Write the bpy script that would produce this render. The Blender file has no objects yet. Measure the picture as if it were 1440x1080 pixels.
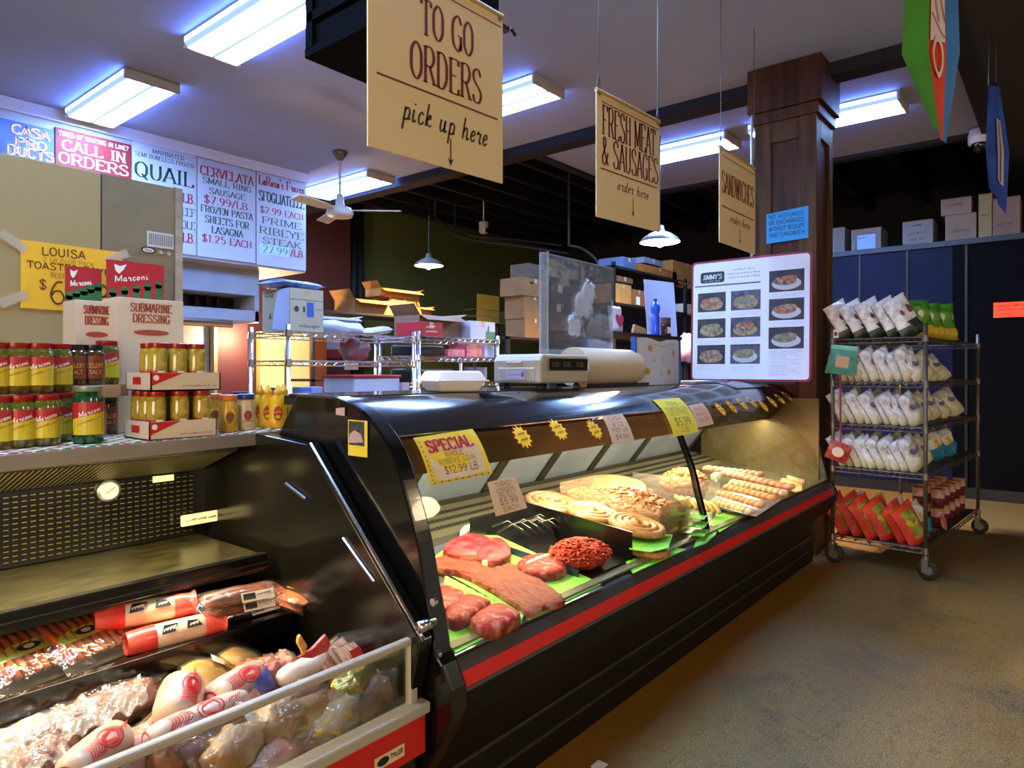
import bpy, bmesh, math, random
from mathutils import Vector, Matrix, noise

sc = bpy.context.scene
COL = sc.collection
PI = math.pi
rnd = random.Random(11)

# ------------------------------------------------------------------ camera, world, exposure
FPX, UC, HV, EYE = 957.0, 720.0, 522.0, 1.40       # focal length in pixels, centre column, horizon row, eye height
YAW = math.atan2(780.0, FPX)
CT, ST = math.cos(YAW), math.sin(YAW)
cam_data = bpy.data.cameras.new('camera')
cam_data.sensor_width = 36.0
cam_data.lens = FPX / 1440.0 * 36.0
cam_data.shift_y = -(540.0 - HV) / 1440.0
cam_data.clip_start, cam_data.clip_end = 0.05, 60
cam = bpy.data.objects.new('camera', cam_data)
COL.objects.link(cam)
cam.location = (0, 0, EYE)
cam.rotation_euler = (PI / 2, 0, YAW - PI / 2)
sc.camera = cam

world = bpy.data.worlds.new('world')
sc.world = world
world.use_nodes = True
bg = world.node_tree.nodes['Background']
bg.inputs[0].default_value = (1.0, 0.86, 0.70, 1)    # warm evening light coming in through the open shop front
bg.inputs[1].default_value = 0.14
sc.view_settings.view_transform = 'Standard'
sc.view_settings.look = 'None'
sc.view_settings.gamma = 1.0
sc.view_settings.exposure = 1.45
sc.view_settings.use_curve_mapping = False
TUBE = 20.0        # strength of the fluorescent lenses
WARM = 1.0

# ------------------------------------------------------------------ geometry helpers
def ray(u, v):
    d = (u - UC) / FPX
    return CT + ST * d, ST - CT * d, (HV - v) / FPX

def at(u, v, X=None, Y=None, Z=None):
    """the point of a real plane (x = X, y = Y or z = Z) seen at a place in the photograph"""
    dx, dy, dz = ray(u, v)
    t = X / dx if X is not None else (Y / dy if Y is not None else (Z - EYE) / dz)
    return Vector((t * dx, t * dy, EYE + t * dz))

def srgb(h):
    h = h.lstrip('#')
    c = [int(h[i:i + 2], 16) / 255 for i in (0, 2, 4)]
    return tuple(x / 12.92 if x <= .04045 else ((x + .055) / 1.055) ** 2.4 for x in c) + (1,)

MATS = {}
def mat(name, col, rough=.5, metal=0, var=0., vs=12., bump=0., bs=60., col2=None, emit=0., spec=.5, coat=0., lo=.35, hi=.65, stretch=None, trans=0., alpha=1.):
    if name in MATS:
        return MATS[name]
    m = bpy.data.materials.new(name)
    m.use_nodes = True
    nt = m.node_tree
    b = nt.nodes['Principled BSDF']
    c = srgb(col)
    b.inputs['Base Color'].default_value = c
    b.inputs['Roughness'].default_value = rough
    b.inputs['Metallic'].default_value = metal
    b.inputs['Specular IOR Level'].default_value = spec
    b.inputs['Coat Weight'].default_value = coat
    b.inputs['Transmission Weight'].default_value = trans
    b.inputs['Alpha'].default_value = alpha
    if emit:
        b.inputs['Emission Color'].default_value = c
        b.inputs['Emission Strength'].default_value = emit
    if var or col2 or bump:
        tc = nt.nodes.new('ShaderNodeTexCoord')
        mp = nt.nodes.new('ShaderNodeMapping')
        nt.links.new(tc.outputs['Object'], mp.inputs[0])
        if stretch:
            mp.inputs['Scale'].default_value = stretch
    if var or col2:
        n = nt.nodes.new('ShaderNodeTexNoise')
        n.inputs['Scale'].default_value = vs
        n.inputs['Detail'].default_value = 5
        nt.links.new(mp.outputs[0], n.inputs['Vector'])
        r = nt.nodes.new('ShaderNodeValToRGB')
        r.color_ramp.elements[0].position = lo
        r.color_ramp.elements[1].position = hi
        if col2:
            r.color_ramp.elements[0].color = c
            r.color_ramp.elements[1].color = srgb(col2)
        else:
            r.color_ramp.elements[0].color = tuple(x * (1 - var) for x in c[:3]) + (1,)
            r.color_ramp.elements[1].color = tuple(min(1, x * (1 + var)) for x in c[:3]) + (1,)
        nt.links.new(n.outputs[0], r.inputs[0])
        nt.links.new(r.outputs[0], b.inputs['Base Color'])
    if bump:
        n2 = nt.nodes.new('ShaderNodeTexNoise')
        n2.inputs['Scale'].default_value = bs
        n2.inputs['Detail'].default_value = 4
        nt.links.new(mp.outputs[0], n2.inputs['Vector'])
        bp = nt.nodes.new('ShaderNodeBump')
        bp.inputs['Strength'].default_value = bump
        bp.inputs['Distance'].default_value = .01
        nt.links.new(n2.outputs[0], bp.inputs['Height'])
        nt.links.new(bp.outputs[0], b.inputs['Normal'])
    MATS[name] = m
    return m

def clear(name, tint='#ffffff', gloss=.10, rough=.03, bump=0., bs=30., haze=0., hazecol='#ffffff', fres=True):
    """thin clear sheet: see-through with a mirror-like skin, optional milky haze"""
    if name in MATS:
        return MATS[name]
    m = bpy.data.materials.new(name)
    m.use_nodes = True
    nt = m.node_tree
    nt.nodes.remove(nt.nodes['Principled BSDF'])
    out = nt.nodes['Material Output']
    tr = nt.nodes.new('ShaderNodeBsdfTransparent')
    tr.inputs[0].default_value = srgb(tint)
    gl = nt.nodes.new('ShaderNodeBsdfGlossy')
    gl.inputs['Roughness'].default_value = rough
    base = tr
    if haze:
        df = nt.nodes.new('ShaderNodeBsdfDiffuse')
        df.inputs[0].default_value = srgb(hazecol)
        mh = nt.nodes.new('ShaderNodeMixShader')
        mh.inputs[0].default_value = haze
        nt.links.new(tr.outputs[0], mh.inputs[1])
        nt.links.new(df.outputs[0], mh.inputs[2])
        base = mh
    mx = nt.nodes.new('ShaderNodeMixShader')
    lw = nt.nodes.new('ShaderNodeLayerWeight')
    lw.inputs[0].default_value = .25
    mul = nt.nodes.new('ShaderNodeMath')
    mul.operation = 'MULTIPLY_ADD'
    mul.inputs[1].default_value = .6 if fres else 0
    mul.inputs[2].default_value = gloss
    nt.links.new(lw.outputs['Fresnel'], mul.inputs[0])
    nt.links.new(mul.outputs[0], mx.inputs[0])
    nt.links.new(base.outputs[0], mx.inputs[1])
    nt.links.new(gl.outputs[0], mx.inputs[2])
    if bump:
        tc = nt.nodes.new('ShaderNodeTexCoord')
        n2 = nt.nodes.new('ShaderNodeTexNoise')
        n2.inputs['Scale'].default_value = bs
        nt.links.new(tc.outputs['Object'], n2.inputs['Vector'])
        bp = nt.nodes.new('ShaderNodeBump')
        bp.inputs['Strength'].default_value = bump
        bp.inputs['Distance'].default_value = .02
        nt.links.new(n2.outputs[0], bp.inputs['Height'])
        nt.links.new(bp.outputs[0], gl.inputs['Normal'])
    nt.links.new(mx.outputs[0], out.inputs[0])
    MATS[name] = m
    return m

class MB:
    """collects shapes; build() turns them into one mesh"""
    def __init__(s):
        s.v, s.f, s.m = [], [], []
    def add(s, vs, fs, mi=0):
        o = len(s.v)
        s.v += [Vector(p) for p in vs]
        for f in fs:
            s.f.append([i + o for i in f])
            s.m.append(mi)
        return s
    def box(s, x0, x1, y0, y1, z0, z1, mi=0, M=None):
        vs = [Vector((x, y, z)) for z in (z0, z1) for y in (y0, y1) for x in (x0, x1)]
        if M is not None:
            vs = [M @ p for p in vs]
        return s.add(vs, [(0, 1, 3, 2), (4, 6, 7, 5), (0, 4, 5, 1), (2, 3, 7, 6), (0, 2, 6, 4), (1, 5, 7, 3)], mi)
    def quad(s, a, b, c, d, mi=0):
        return s.add([a, b, c, d], [(0, 1, 2, 3)], mi)
    def prism(s, pts, fn, a0, a1, mi=0):
        """polygon pts (p, q) swept from a0 to a1; fn(p, q, a) gives the point"""
        n = len(pts)
        vs = [fn(p, q, a0) for p, q in pts] + [fn(p, q, a1) for p, q in pts]
        fs = [tuple(range(n)), tuple(range(2 * n - 1, n - 1, -1))]
        fs += [(i, (i + 1) % n, n + (i + 1) % n, n + i) for i in range(n)]
        return s.add(vs, fs, mi)
    def tube(s, pts, r, n=8, mi=0, closed=False, cap=True):
        pts = [Vector(p) for p in pts]
        k = len(pts)
        rs = r if isinstance(r, (list, tuple)) else [r] * k
        ref = None
        vs = []
        for i, p in enumerate(pts):
            if closed:
                d = pts[(i + 1) % k] - pts[i - 1]
            else:
                d = pts[min(i + 1, k - 1)] - pts[max(i - 1, 0)]
            if d.length < 1e-9:
                d = Vector((0, 0, 1))
            d.normalize()
            if ref is None:
                ref = Vector((0, 0, 1)) if abs(d.z) < .9 else Vector((1, 0, 0))
            a = ref - d * ref.dot(d)
            if a.length < 1e-6:
                a = d.orthogonal()
            a.normalize()
            ref = a
            b = d.cross(a)
            vs += [p + (a * math.cos(2 * PI * j / n) + b * math.sin(2 * PI * j / n)) * rs[i] for j in range(n)]
        fs = []
        for i in range(k if closed else k - 1):
            i2 = (i + 1) % k
            fs += [(i * n + j, i * n + (j + 1) % n, i2 * n + (j + 1) % n, i2 * n + j) for j in range(n)]
        if cap and not closed:
            fs += [tuple(range(n - 1, -1, -1)), tuple(range((k - 1) * n, k * n))]
        return s.add(vs, fs, mi)
    def lathe(s, prof, c=(0, 0, 0), n=16, mi=0, M=None, mis=None):
        c = Vector(c)
        vs = []
        for r, z in prof:
            for j in range(n):
                p = Vector((r * math.cos(2 * PI * j / n), r * math.sin(2 * PI * j / n), z))
                vs.append((M @ p if M is not None else p) + c)
        o = len(s.v)
        s.v += vs
        k = len(prof)
        for i in range(k - 1):
            for j in range(n):
                s.f.append([o + i * n + j, o + i * n + (j + 1) % n, o + (i + 1) * n + (j + 1) % n, o + (i + 1) * n + j])
                s.m.append(mis[i] if mis else mi)
        s.f.append([o + j for j in range(n - 1, -1, -1)]); s.m.append(mis[0] if mis else mi)
        s.f.append([o + (k - 1) * n + j for j in range(n)]); s.m.append(mis[-1] if mis else mi)
        return s
    def grid(s, fn, nu, nv, mi=0, mfn=None):
        o = len(s.v)
        for j in range(nv + 1):
            for i in range(nu + 1):
                s.v.append(Vector(fn(i / nu, j / nv)))
        for j in range(nv):
            for i in range(nu):
                a = o + j * (nu + 1) + i
                s.f.append([a, a + 1, a + nu + 2, a + nu + 1])
                s.m.append(mfn((i + .5) / nu, (j + .5) / nv) if mfn else mi)
        return s
    def ball(s, c, rx, ry, rz, nu=14, nv=9, mi=0, amp=0., fr=8., M=None, seed=0):
        c = Vector(c)
        def fn(a, b):
            th, ph = a * 2 * PI, (b - .5) * PI
            d = Vector((math.cos(ph) * math.cos(th), math.cos(ph) * math.sin(th), math.sin(ph)))
            k = 1 + amp * noise.noise(d * fr * .3 + Vector((seed, seed * 1.7, 0)))
            p = Vector((d.x * rx * k, d.y * ry * k, d.z * rz * k))
            return (M @ p if M is not None else p) + c
        return s.grid(fn, nu, nv, mi)

THINGS = {}
def root_of(o):
    while o.parent:
        o = o.parent
    return o

def _mesh(name, mb, mats, inv=None, smooth=False, bevel=0.):
    me = bpy.data.meshes.new(name)
    vs = [inv @ p for p in mb.v] if inv is not None else mb.v
    me.from_pydata([tuple(p) for p in vs], [], mb.f)
    if not isinstance(mats, (list, tuple)):
        mats = [mats]
    for m in mats:
        me.materials.append(m)
    me.polygons.foreach_set('material_index', mb.m)
    bm = bmesh.new()
    bm.from_mesh(me)
    bmesh.ops.remove_doubles(bm, verts=bm.verts, dist=1e-6)
    bmesh.ops.recalc_face_normals(bm, faces=bm.faces)
    bm.to_mesh(me)
    bm.free()
    if smooth:
        me.polygons.foreach_set('use_smooth', [True] * len(me.polygons))
    me.update()
    return me

def props(o, label=None, cat=None, group=None, kind=None):
    if label: o['label'] = label
    if cat: o['category'] = cat
    if group: o['group'] = group
    if kind: o['kind'] = kind
    return o

def add_bevel(o, bevel):
    if bevel:
        b = o.modifiers.new('edge', 'BEVEL')
        b.width = bevel
        b.segments = 2
        b.limit_method = 'ANGLE'
        b.angle_limit = math.radians(40)

def autosmooth(o, on):
    if on == 'edge':
        md = o.modifiers.new('split', 'EDGE_SPLIT')
        md.split_angle = math.radians(35)

def thing(name, label, cat, loc=(0, 0, 0), rz=0., group=None):
    o = bpy.data.objects.new(name, None)
    COL.objects.link(o)
    o.empty_display_size = .05
    o.location = loc
    o.rotation_euler = (0, 0, rz)
    THINGS[o.name] = (Matrix.Translation(Vector(loc)) @ Matrix.Rotation(rz, 4, 'Z')).inverted()
    return props(o, label, cat, group)

def part(name, mb, mats, parent, smooth=False, bevel=0., label=None, kind=None):
    inv = THINGS.get(root_of(parent).name)
    me = _mesh(name, mb, mats, inv, bool(smooth), bevel)
    o = bpy.data.objects.new(name, me)
    COL.objects.link(o)
    o.parent = parent
    autosmooth(o, smooth)
    add_bevel(o, bevel)
    return props(o, label, None, None, kind)

def solo(name, mb, mats, label, cat, group=None, loc=None, smooth=False, bevel=0., kind=None):
    """a thing that is one mesh; the mesh is given in world space and its origin moved to its base"""
    if loc is None:
        xs = [p.x for p in mb.v]; ys = [p.y for p in mb.v]; zs = [p.z for p in mb.v]
        loc = ((min(xs) + max(xs)) / 2, (min(ys) + max(ys)) / 2, min(zs))
    inv = Matrix.Translation(-Vector(loc))
    me = _mesh(name, mb, mats, inv, bool(smooth))
    o = bpy.data.objects.new(name, me)
    COL.objects.link(o)
    o.location = loc
    THINGS[o.name] = inv
    autosmooth(o, smooth)
    add_bevel(o, bevel)
    return props(o, label, cat, group, kind)

def struct(name, mb, mats, smooth=False, bevel=0., parent=None):
    me = _mesh(name, mb, mats, None, bool(smooth))
    o = bpy.data.objects.new(name, me)
    COL.objects.link(o)
    add_bevel(o, bevel)
    o.parent = parent
    o['kind'] = 'structure'
    return o

def kids(o):
    return [c for c in COL.objects if c.parent == o]

def dup(root, loc, rot=None, label=None, group=None, scale=None):
    """a copy of a thing with copies of its parts and their sub-parts"""
    def cp(o, par):
        c = o.copy()
        COL.objects.link(c)
        c.parent = par
        for k in o.children:
            cp(k, c)
        return c
    r = cp(root, None)
    r.location = loc
    if rot is not None: r.rotation_euler = rot
    if scale is not None: r.scale = (scale,) * 3 if isinstance(scale, (int, float)) else scale
    if label: r['label'] = label
    if group: r['group'] = group
    return r

def place(o, loc, rot=None, label=None, scale=None):
    o.location = loc
    if rot is not None: o.rotation_euler = rot
    if label: o['label'] = label
    if scale is not None: o.scale = (scale,) * 3 if isinstance(scale, (int, float)) else scale
    return o

# ------------------------------------------------------------------ writing
def frame(O, xd, yd, eps=.0012):
    O, xd, yd = Vector(O), Vector(xd).normalized(), Vector(yd).normalized()
    n = xd.cross(yd)
    return lambda x, y, e=0.: O + xd * x + yd * y + n * (eps + e)

def cat_rom(p, sub=5):
    closed = p[0] == p[-1]
    q = p[:-1] if closed else p
    n = len(q)
    out = []
    for i in range(n if closed else n - 1):
        if closed:
            a, b, c, d = q[i - 1], q[i], q[(i + 1) % n], q[(i + 2) % n]
        else:
            a, b, c, d = q[max(i - 1, 0)], q[i], q[i + 1], q[min(i + 2, n - 1)]
        for k in range(sub):
            t = k / sub
            out.append(tuple(.5 * (2 * b[j] + (c[j] - a[j]) * t + (2 * a[j] - 5 * b[j] + 4 * c[j] - d[j]) * t * t + (3 * b[j] - a[j] - 3 * c[j] + d[j]) * t ** 3) for j in range(len(b))))
    out.append(p[-1])
    return out

def _O(w=4.): return ['c', (w / 2, 6), (w * .12, 4.8), (w * .06, 3), (w * .12, 1.2), (w / 2, 0), (w * .88, 1.2), (w * .94, 3), (w * .88, 4.8), (w / 2, 6)]
_Cc = ['c', (3.8, 4.7), (3, 5.9), (2.1, 6), (.7, 5), (.3, 3), (.7, 1), (2.1, 0), (3, .1), (3.8, 1.3)]
_P = ['c', (.6, 6), (2.7, 6), (3.7, 4.5), (2.7, 2.9), (.6, 2.9)]
_Sx = ['c', (3.5, 4.8), (2.8, 5.9), (1.8, 6), (.7, 5.4), (.6, 4.3), (1.6, 3.4), (2.8, 2.7), (3.7, 1.7), (3.2, .4), (2, 0), (.9, .2), (.4, 1.3)]
_st = lambda x: ['l', (x, 0), (x, 6)]
GL = {
 'A': (4, [['l', (0, 0), (2, 6)], ['l', (2, 6), (4, 0)], ['l', (.8, 2), (3.2, 2)]]),
 'B': (4.2, [_st(.6), ['c', (.6, 6), (2.6, 6), (3.5, 4.7), (2.6, 3.2), (.6, 3.2)], ['c', (.6, 3.2), (2.8, 3.2), (3.9, 1.6), (2.8, 0), (.6, 0)]]),
 'C': (4.1, [_Cc]), 'D': (4.2, [_st(.6), ['c', (.6, 6), (2.4, 5.9), (3.6, 4.5), (3.8, 3), (3.6, 1.5), (2.4, .1), (.6, 0)]]),
 'E': (4, [_st(.6), ['l', (.6, 6), (3.6, 6)], ['l', (.6, 3.1), (2.9, 3.1)], ['l', (.6, 0), (3.7, 0)], ['l', (3.6, 6), (3.6, 5)], ['l', (3.7, 0), (3.7, 1)]]),
 'F': (3.8, [_st(.6), ['l', (.6, 6), (3.6, 6)], ['l', (.6, 3.1), (2.9, 3.1)], ['l', (3.6, 6), (3.6, 5)]]),
 'G': (4.3, [_Cc, ['l', (3.7, .2), (3.7, 2.6)], ['l', (2.4, 2.6), (4.2, 2.6)]]),
 'H': (4.2, [_st(.6), _st(3.5), ['l', (.6, 3), (3.5, 3)]]), 'I': (1.9, [_st(.95)]),
 'J': (2.8, [['c', (2, 6), (2, 1.4), (1.2, 0), (.2, .6)]]),
 'K': (4.1, [_st(.6), ['l', (3.6, 6), (.7, 2.6)], ['l', (1.6, 3.6), (3.9, 0)]]),
 'L': (3.7, [_st(.6), ['l', (.6, 0), (3.4, 0)], ['l', (3.4, 0), (3.4, 1.2)]]),
 'M': (5.2, [_st(.5), ['l', (.5, 6), (2.6, .6)], ['l', (2.6, .6), (4.7, 6)], _st(4.7)]),
 'N': (4.3, [_st(.6), ['l', (.6, 6), (3.6, 0)], _st(3.6)]), 'O': (4.1, [_O()]),
 'P': (4, [_st(.6), _P]), 'Q': (4.2, [_O(), ['l', (2.2, 1.4), (4, -.8)]]),
 'R': (4.2, [_st(.6), _P, ['l', (2.1, 2.9), (3.9, 0)]]), 'S': (4, [_Sx]),
 'T': (4, [_st(2), ['l', (.2, 6), (3.8, 6)], ['l', (.2, 6), (.2, 5)], ['l', (3.8, 6), (3.8, 5)]]),
 'U': (4.2, [['c', (.6, 6), (.6, 1.8), (1.2, .3), (2.1, 0), (3, .3), (3.6, 1.8), (3.6, 6)]]),
 'V': (4, [['l', (0, 6), (2, 0)], ['l', (2, 0), (4, 6)]]),
 'W': (5.4, [['l', (0, 6), (1.4, 0)], ['l', (1.4, 0), (2.7, 6)], ['l', (2.7, 6), (4, 0)], ['l', (4, 0), (5.4, 6)]]),
 'X': (4, [['l', (.2, 6), (3.8, 0)], ['l', (3.8, 6), (.2, 0)]]), 'Y': (4, [['l', (0, 6), (2, 3)], ['l', (4, 6), (2, 3)], ['l', (2, 3), (2, 0)]]),
 'Z': (4, [['l', (.3, 6), (3.7, 6)], ['l', (3.7, 6), (.3, 0)], ['l', (.3, 0), (3.7, 0)]]),
 '&': (4.8, [['c', (4.3, 2.8), (3.2, .9), (1.8, 0), (.6, .6), (.5, 1.8), (1.6, 3.1), (2.7, 4.4), (2.6, 5.6), (1.8, 6), (1.1, 5.3), (1.3, 4.2), (2.4, 2.2), (4.4, 0)]]),
 '$': (4, [_Sx, ['l', (2, -.7), (2, 6.7)]]), '.': (1.4, [['l', (.7, 0), (.7, .6)]]), '/': (2.8, [['l', (0, -.5), (2.6, 6.3)]]),
 '?': (3.4, [['c', (.4, 4.8), (1.2, 6), (2.6, 5.8), (3, 4.6), (1.7, 3), (1.6, 1.8)], ['l', (1.6, 0), (1.6, .6)]]), "'": (1.2, [['l', (.6, 6.2), (.6, 4.8)]]),
 '0': (4, [_O(3.8)]), '1': (2.6, [_st(1.5), ['l', (.5, 4.9), (1.5, 6)]]),
 '2': (4, [['c', (.5, 4.7), (1.2, 6), (2.6, 6), (3.4, 4.6), (2.6, 2.8), (.4, 0)], ['l', (.4, 0), (3.6, 0)]]),
 '3': (4, [['c', (.5, 5.2), (1.8, 6), (3.2, 5), (2.8, 3.5), (1.6, 3.1), (3, 2.8), (3.6, 1.4), (2.4, 0), (.8, .2), (.4, 1)]]),
 '4': (4.2, [_st(3), ['l', (3, 6), (.3, 1.8)], ['l', (.3, 1.8), (4, 1.8)]]),
 '5': (4, [['l', (3.4, 6), (.9, 6)], ['l', (.9, 6), (.8, 3.3)], ['c', (.8, 3.3), (2.2, 3.8), (3.5, 2.7), (3.4, 1), (2, 0), (.5, .6)]]),
 '6': (4, [['c', (3.2, 5.7), (1.8, 5.6), (.6, 3.4), (.5, 1.6), (1.6, 0), (3, .3), (3.5, 1.8), (2.6, 3.3), (1.2, 3.1), (.6, 2)]]),
 '7': (3.9, [['l', (.3, 6), (3.7, 6)], ['l', (3.7, 6), (1.5, 0)]]),
 '8': (4, [['c', (2, 3.2), (.8, 4.2), (1.2, 5.7), (2, 6), (2.8, 5.7), (3.2, 4.2), (2, 3.2), (.5, 1.8), (.9, .3), (2, 0), (3.1, .3), (3.5, 1.8), (2, 3.2)]]),
 '9': (4, [['c', (.8, .3), (2.2, .4), (3.4, 2.6), (3.5, 4.4), (2.4, 6), (1, 5.7), (.5, 4.2), (1.4, 2.7), (2.8, 2.9), (3.4, 4)]]),
 ' ': (2.2, []), ',': (1.4, [['l', (.8, .5), (.4, -.9)]]), '-': (2.4, [['l', (.3, 2.6), (2.1, 2.6)]]), '#': (4, [['l', (1, 0), (1.6, 6)], ['l', (2.6, 0), (3.2, 6)], ['l', (.3, 2), (3.7, 2)], ['l', (.3, 4), (3.8, 4)]]),
}
SCRIPT = {
 'p': (3, [['l', (.8, 3), (.8, -2.5)], ['c', (.8, 2.2), (1.7, 3), (2.6, 2.2), (2.4, .6), (1.4, 0), (.8, .5)], ['c', (2.4, .5), (2.7, .3), (3.1, .6)]]),
 'i': (1.8, [['c', (.6, 3), (.6, .6), (1, 0), (1.8, .6)], ['l', (.7, 4.1), (.75, 4.5)]]),
 'c': (2.5, [['c', (2.2, 2.4), (1.4, 3), (.5, 1.8), (.8, .3), (1.6, 0), (2.6, .8)]]),
 'k': (2.8, [['l', (.6, 0), (.6, 5.6)], ['c', (.6, 1.4), (1.8, 3), (2.1, 2.2), (.7, 1.4), (1.8, .2), (2.8, .6)]]),
 'u': (3.3, [['c', (.5, 3), (.5, .8), (1.1, 0), (2.1, .9), (2.3, 3)], ['c', (2.3, 3), (2.3, .6), (2.7, 0), (3.3, .6)]]),
 'h': (3.2, [['l', (.6, 0), (.6, 5.6)], ['c', (.6, 1.6), (1.5, 3), (2.3, 2.4), (2.3, .6), (2.7, 0), (3.3, .6)]]),
 'e': (2.4, [['c', (.4, 1.2), (2.1, 2), (1.6, 3), (.7, 2.2), (.6, .7), (1.4, 0), (2.5, .8)]]),
 'r': (2.5, [['c', (.3, 2.2), (.9, 3.2), (1, 2.5), (2, 2.7), (1.8, 1), (2.1, 0), (2.6, .5)]]),
 'o': (2.6, [['c', (1.2, 3), (.4, 1.7), (1, 0), (2, 1), (1.9, 2.4), (1.2, 3)], ['c', (1.6, 2.8), (2.2, 2.5), (2.7, 2.6)]]),
 'd': (3, [['c', (2.2, 2.4), (1.3, 3), (.4, 1.5), (1, 0), (2.2, 1.4)], ['c', (2.4, 5.6), (2.3, .8), (2.6, 0), (3.1, .5)]]),
 'a': (2.8, [['c', (2.1, 2.4), (1.3, 3), (.4, 1.5), (1, 0), (2, 1.4), (2.1, 3)], ['c', (2.1, 3), (2.1, .6), (2.4, 0), (2.9, .5)]]),
 's': (2.3, [['c', (1.9, 2.5), (1.2, 3), (.6, 2.2), (1.6, 1.1), (1.4, .1), (.3, .3)]]), 'z': (2.4, [['l', (.3, 2.9), (2, 2.9)], ['l', (2, 2.9), (.3, 0)], ['l', (.3, 0), (2.2, 0)]]),
 'n': (3, [['l', (.6, 0), (.6, 3)], ['c', (.6, 1.8), (1.5, 3), (2.3, 2.4), (2.3, 0)]]), 'm': (4.2, [['l', (.5, 0), (.5, 3)], ['c', (.5, 1.8), (1.2, 3), (2, 2.4), (2, 0)], ['c', (2, 1.8), (2.8, 3), (3.5, 2.4), (3.5, 0)]]),
 't': (2.2, [['c', (.9, 4.6), (.9, .7), (1.4, 0), (2, .5)], ['l', (.2, 3), (1.9, 3)]]), 'g': (2.8, [['c', (2.1, 2.4), (1.3, 3), (.4, 1.5), (1, 0), (2.1, 1.4)], ['c', (2.2, 3), (2.2, -1.2), (1.2, -2.2), (.3, -1.5)]]),
 'l': (1.5, [['l', (.7, 0), (.7, 5.6)]]), 'b': (3, [['l', (.6, 0), (.6, 5.6)], ['c', (.6, 2), (1.6, 3), (2.6, 1.8), (2, .2), (.6, .3)]]), 'v': (2.6, [['l', (.3, 3), (1.2, 0)], ['l', (1.2, 0), (2.2, 3)]]),
 'f': (2.2, [['c', (2, 5.2), (1.3, 5.6), (.9, 4.6), (.9, 0)], ['l', (.2, 3), (1.8, 3)]]), 'y': (2.8, [['l', (.4, 3), (1.4, .2)], ['c', (2.4, 3), (1.4, .2), (.8, -2)]]), 'w': (3.6, [['l', (.3, 3), (1, 0)], ['l', (1, 0), (1.8, 2.6)], ['l', (1.8, 2.6), (2.6, 0)], ['l', (2.6, 0), (3.3, 3)]]),
}
def glyph(ch):
    if ch in GL: return GL[ch]
    if ch in SCRIPT: return SCRIPT[ch]
    return GL.get(ch.upper(), GL[' '])

def text_w(s, size, xs=1., sp=.55):
    return sum(glyph(c)[0] + sp for c in s) * size / 6 * xs - sp * size / 6 * xs

def stroke(mb, pts, w, fr, mi):
    """ribbon along pts; w(dx, dy) gives its width"""
    n = len(pts)
    L, R = [], []
    for i in range(n):
        a, b = pts[max(i - 1, 0)], pts[min(i + 1, n - 1)]
        dx, dy = b[0] - a[0], b[1] - a[1]
        l = math.hypot(dx, dy) or 1e-9
        dx, dy = dx / l, dy / l
        h = w(dx, dy) / 2
        L.append(fr(pts[i][0] - dy * h, pts[i][1] + dx * h))
        R.append(fr(pts[i][0] + dy * h, pts[i][1] - dx * h))
    mb.add(L + R, [(i, i + 1, n + i + 1, n + i) for i in range(n - 1)], mi)

def write(mb, s, fr, x, y, size, style='serif', align='c', xs=1., slant=0., fit=None, mi=0, k=None, jit=0., sp=.55):
    """letters drawn stroke by stroke on a surface; x, y is the middle (or left) of the base line"""
    if fit:
        xs = fit / max(1e-6, text_w(s, size, 1., sp))
    W = text_w(s, size, xs, sp)
    if style == 'scrib':        # print too small to read in the photograph: a row of jagged marks of the same length
        x0 = x - W / 2 if align == 'c' else (x - W if align == 'r' else x)
        n = max(3, len(s) * 2)
        for a in range(n):
            if s[a // 2 % len(s)] == ' ': continue
            p = (x0 + W * a / n, y + size * ((a * 37 % 11) / 22))
            q = (x0 + W * (a + .9) / n, y + size * (.5 + (a * 53 % 13) / 26))
            stroke(mb, [p, q], lambda dx, dy: size * .16, fr, mi)
        return
    if align == 'c': x = x - W / 2
    elif align == 'r': x = x - W
    un = size / 6
    thick, thin = {'serif': (.85, .26), 'bold': (1.15, .5), 'sans': (.8, .7), 'hand': (.5, .5), 'script': (.55, .3)}[style]
    if k: thick, thin = thick * k, thin * k
    cx = x
    for ch in s:
        gw, strokes = glyph(ch)
        jy = rnd.uniform(-jit, jit) * size
        def tf(p): return (cx + (p[0] + slant * p[1]) * un * xs, y + jy + p[1] * un)
        for st in strokes:
            pts = st[1:]
            if st[0] == 'c':
                q = cat_rom(pts, 4 if size > .02 else 2)
            else:
                (x0, y0), (x1, y1) = pts
                q = pts
            if style in ('serif', 'bold'):
                wf = lambda dx, dy: un * (thin + (thick - thin) * abs(dy) ** 1.3) * (.5 + .5 * min(1, xs) if abs(dy) > .5 else 1)
            else:
                wf = lambda dx, dy: un * (thin + (thick - thin) * abs(dy))
            stroke(mb, [tf(p) for p in q], wf, fr, mi)
            if style in ('serif', 'bold') and st[0] == 'l' and size > .015:
                for (px, py), (qx, qy) in ((pts[0], pts[1]), (pts[1], pts[0])):
                    if py in (0, 6) and abs(qy - py) > 2.5 and abs(qy - py) > abs(qx - px):
                        e = .2 if py == 0 else -.2
                        a = tf((px - .8, py + e * .5)); b = tf((px + .8, py + e * .5))
                        stroke(mb, [a, b], lambda dx, dy: un * thin, fr, mi)
        cx += (gw + sp) * un * xs

def rect(mb, fr, x0, x1, y0, y1, mi=0, e=0.):
    mb.quad(fr(x0, y0, e), fr(x1, y0, e), fr(x1, y1, e), fr(x0, y1, e), mi)

def poly(mb, fr, pts, mi=0, e=0.):
    mb.add([fr(a, b, e) for a, b in pts], [tuple(range(len(pts)))], mi)

def star(mb, fr, cx, cy, r, n=12, k=.66, mi=0, e=0.):
    poly(mb, fr, [(cx + (r if i % 2 == 0 else r * k) * math.sin(PI * i / n), cy + (r if i % 2 == 0 else r * k) * math.cos(PI * i / n)) for i in range(2 * n)], mi, e)

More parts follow.
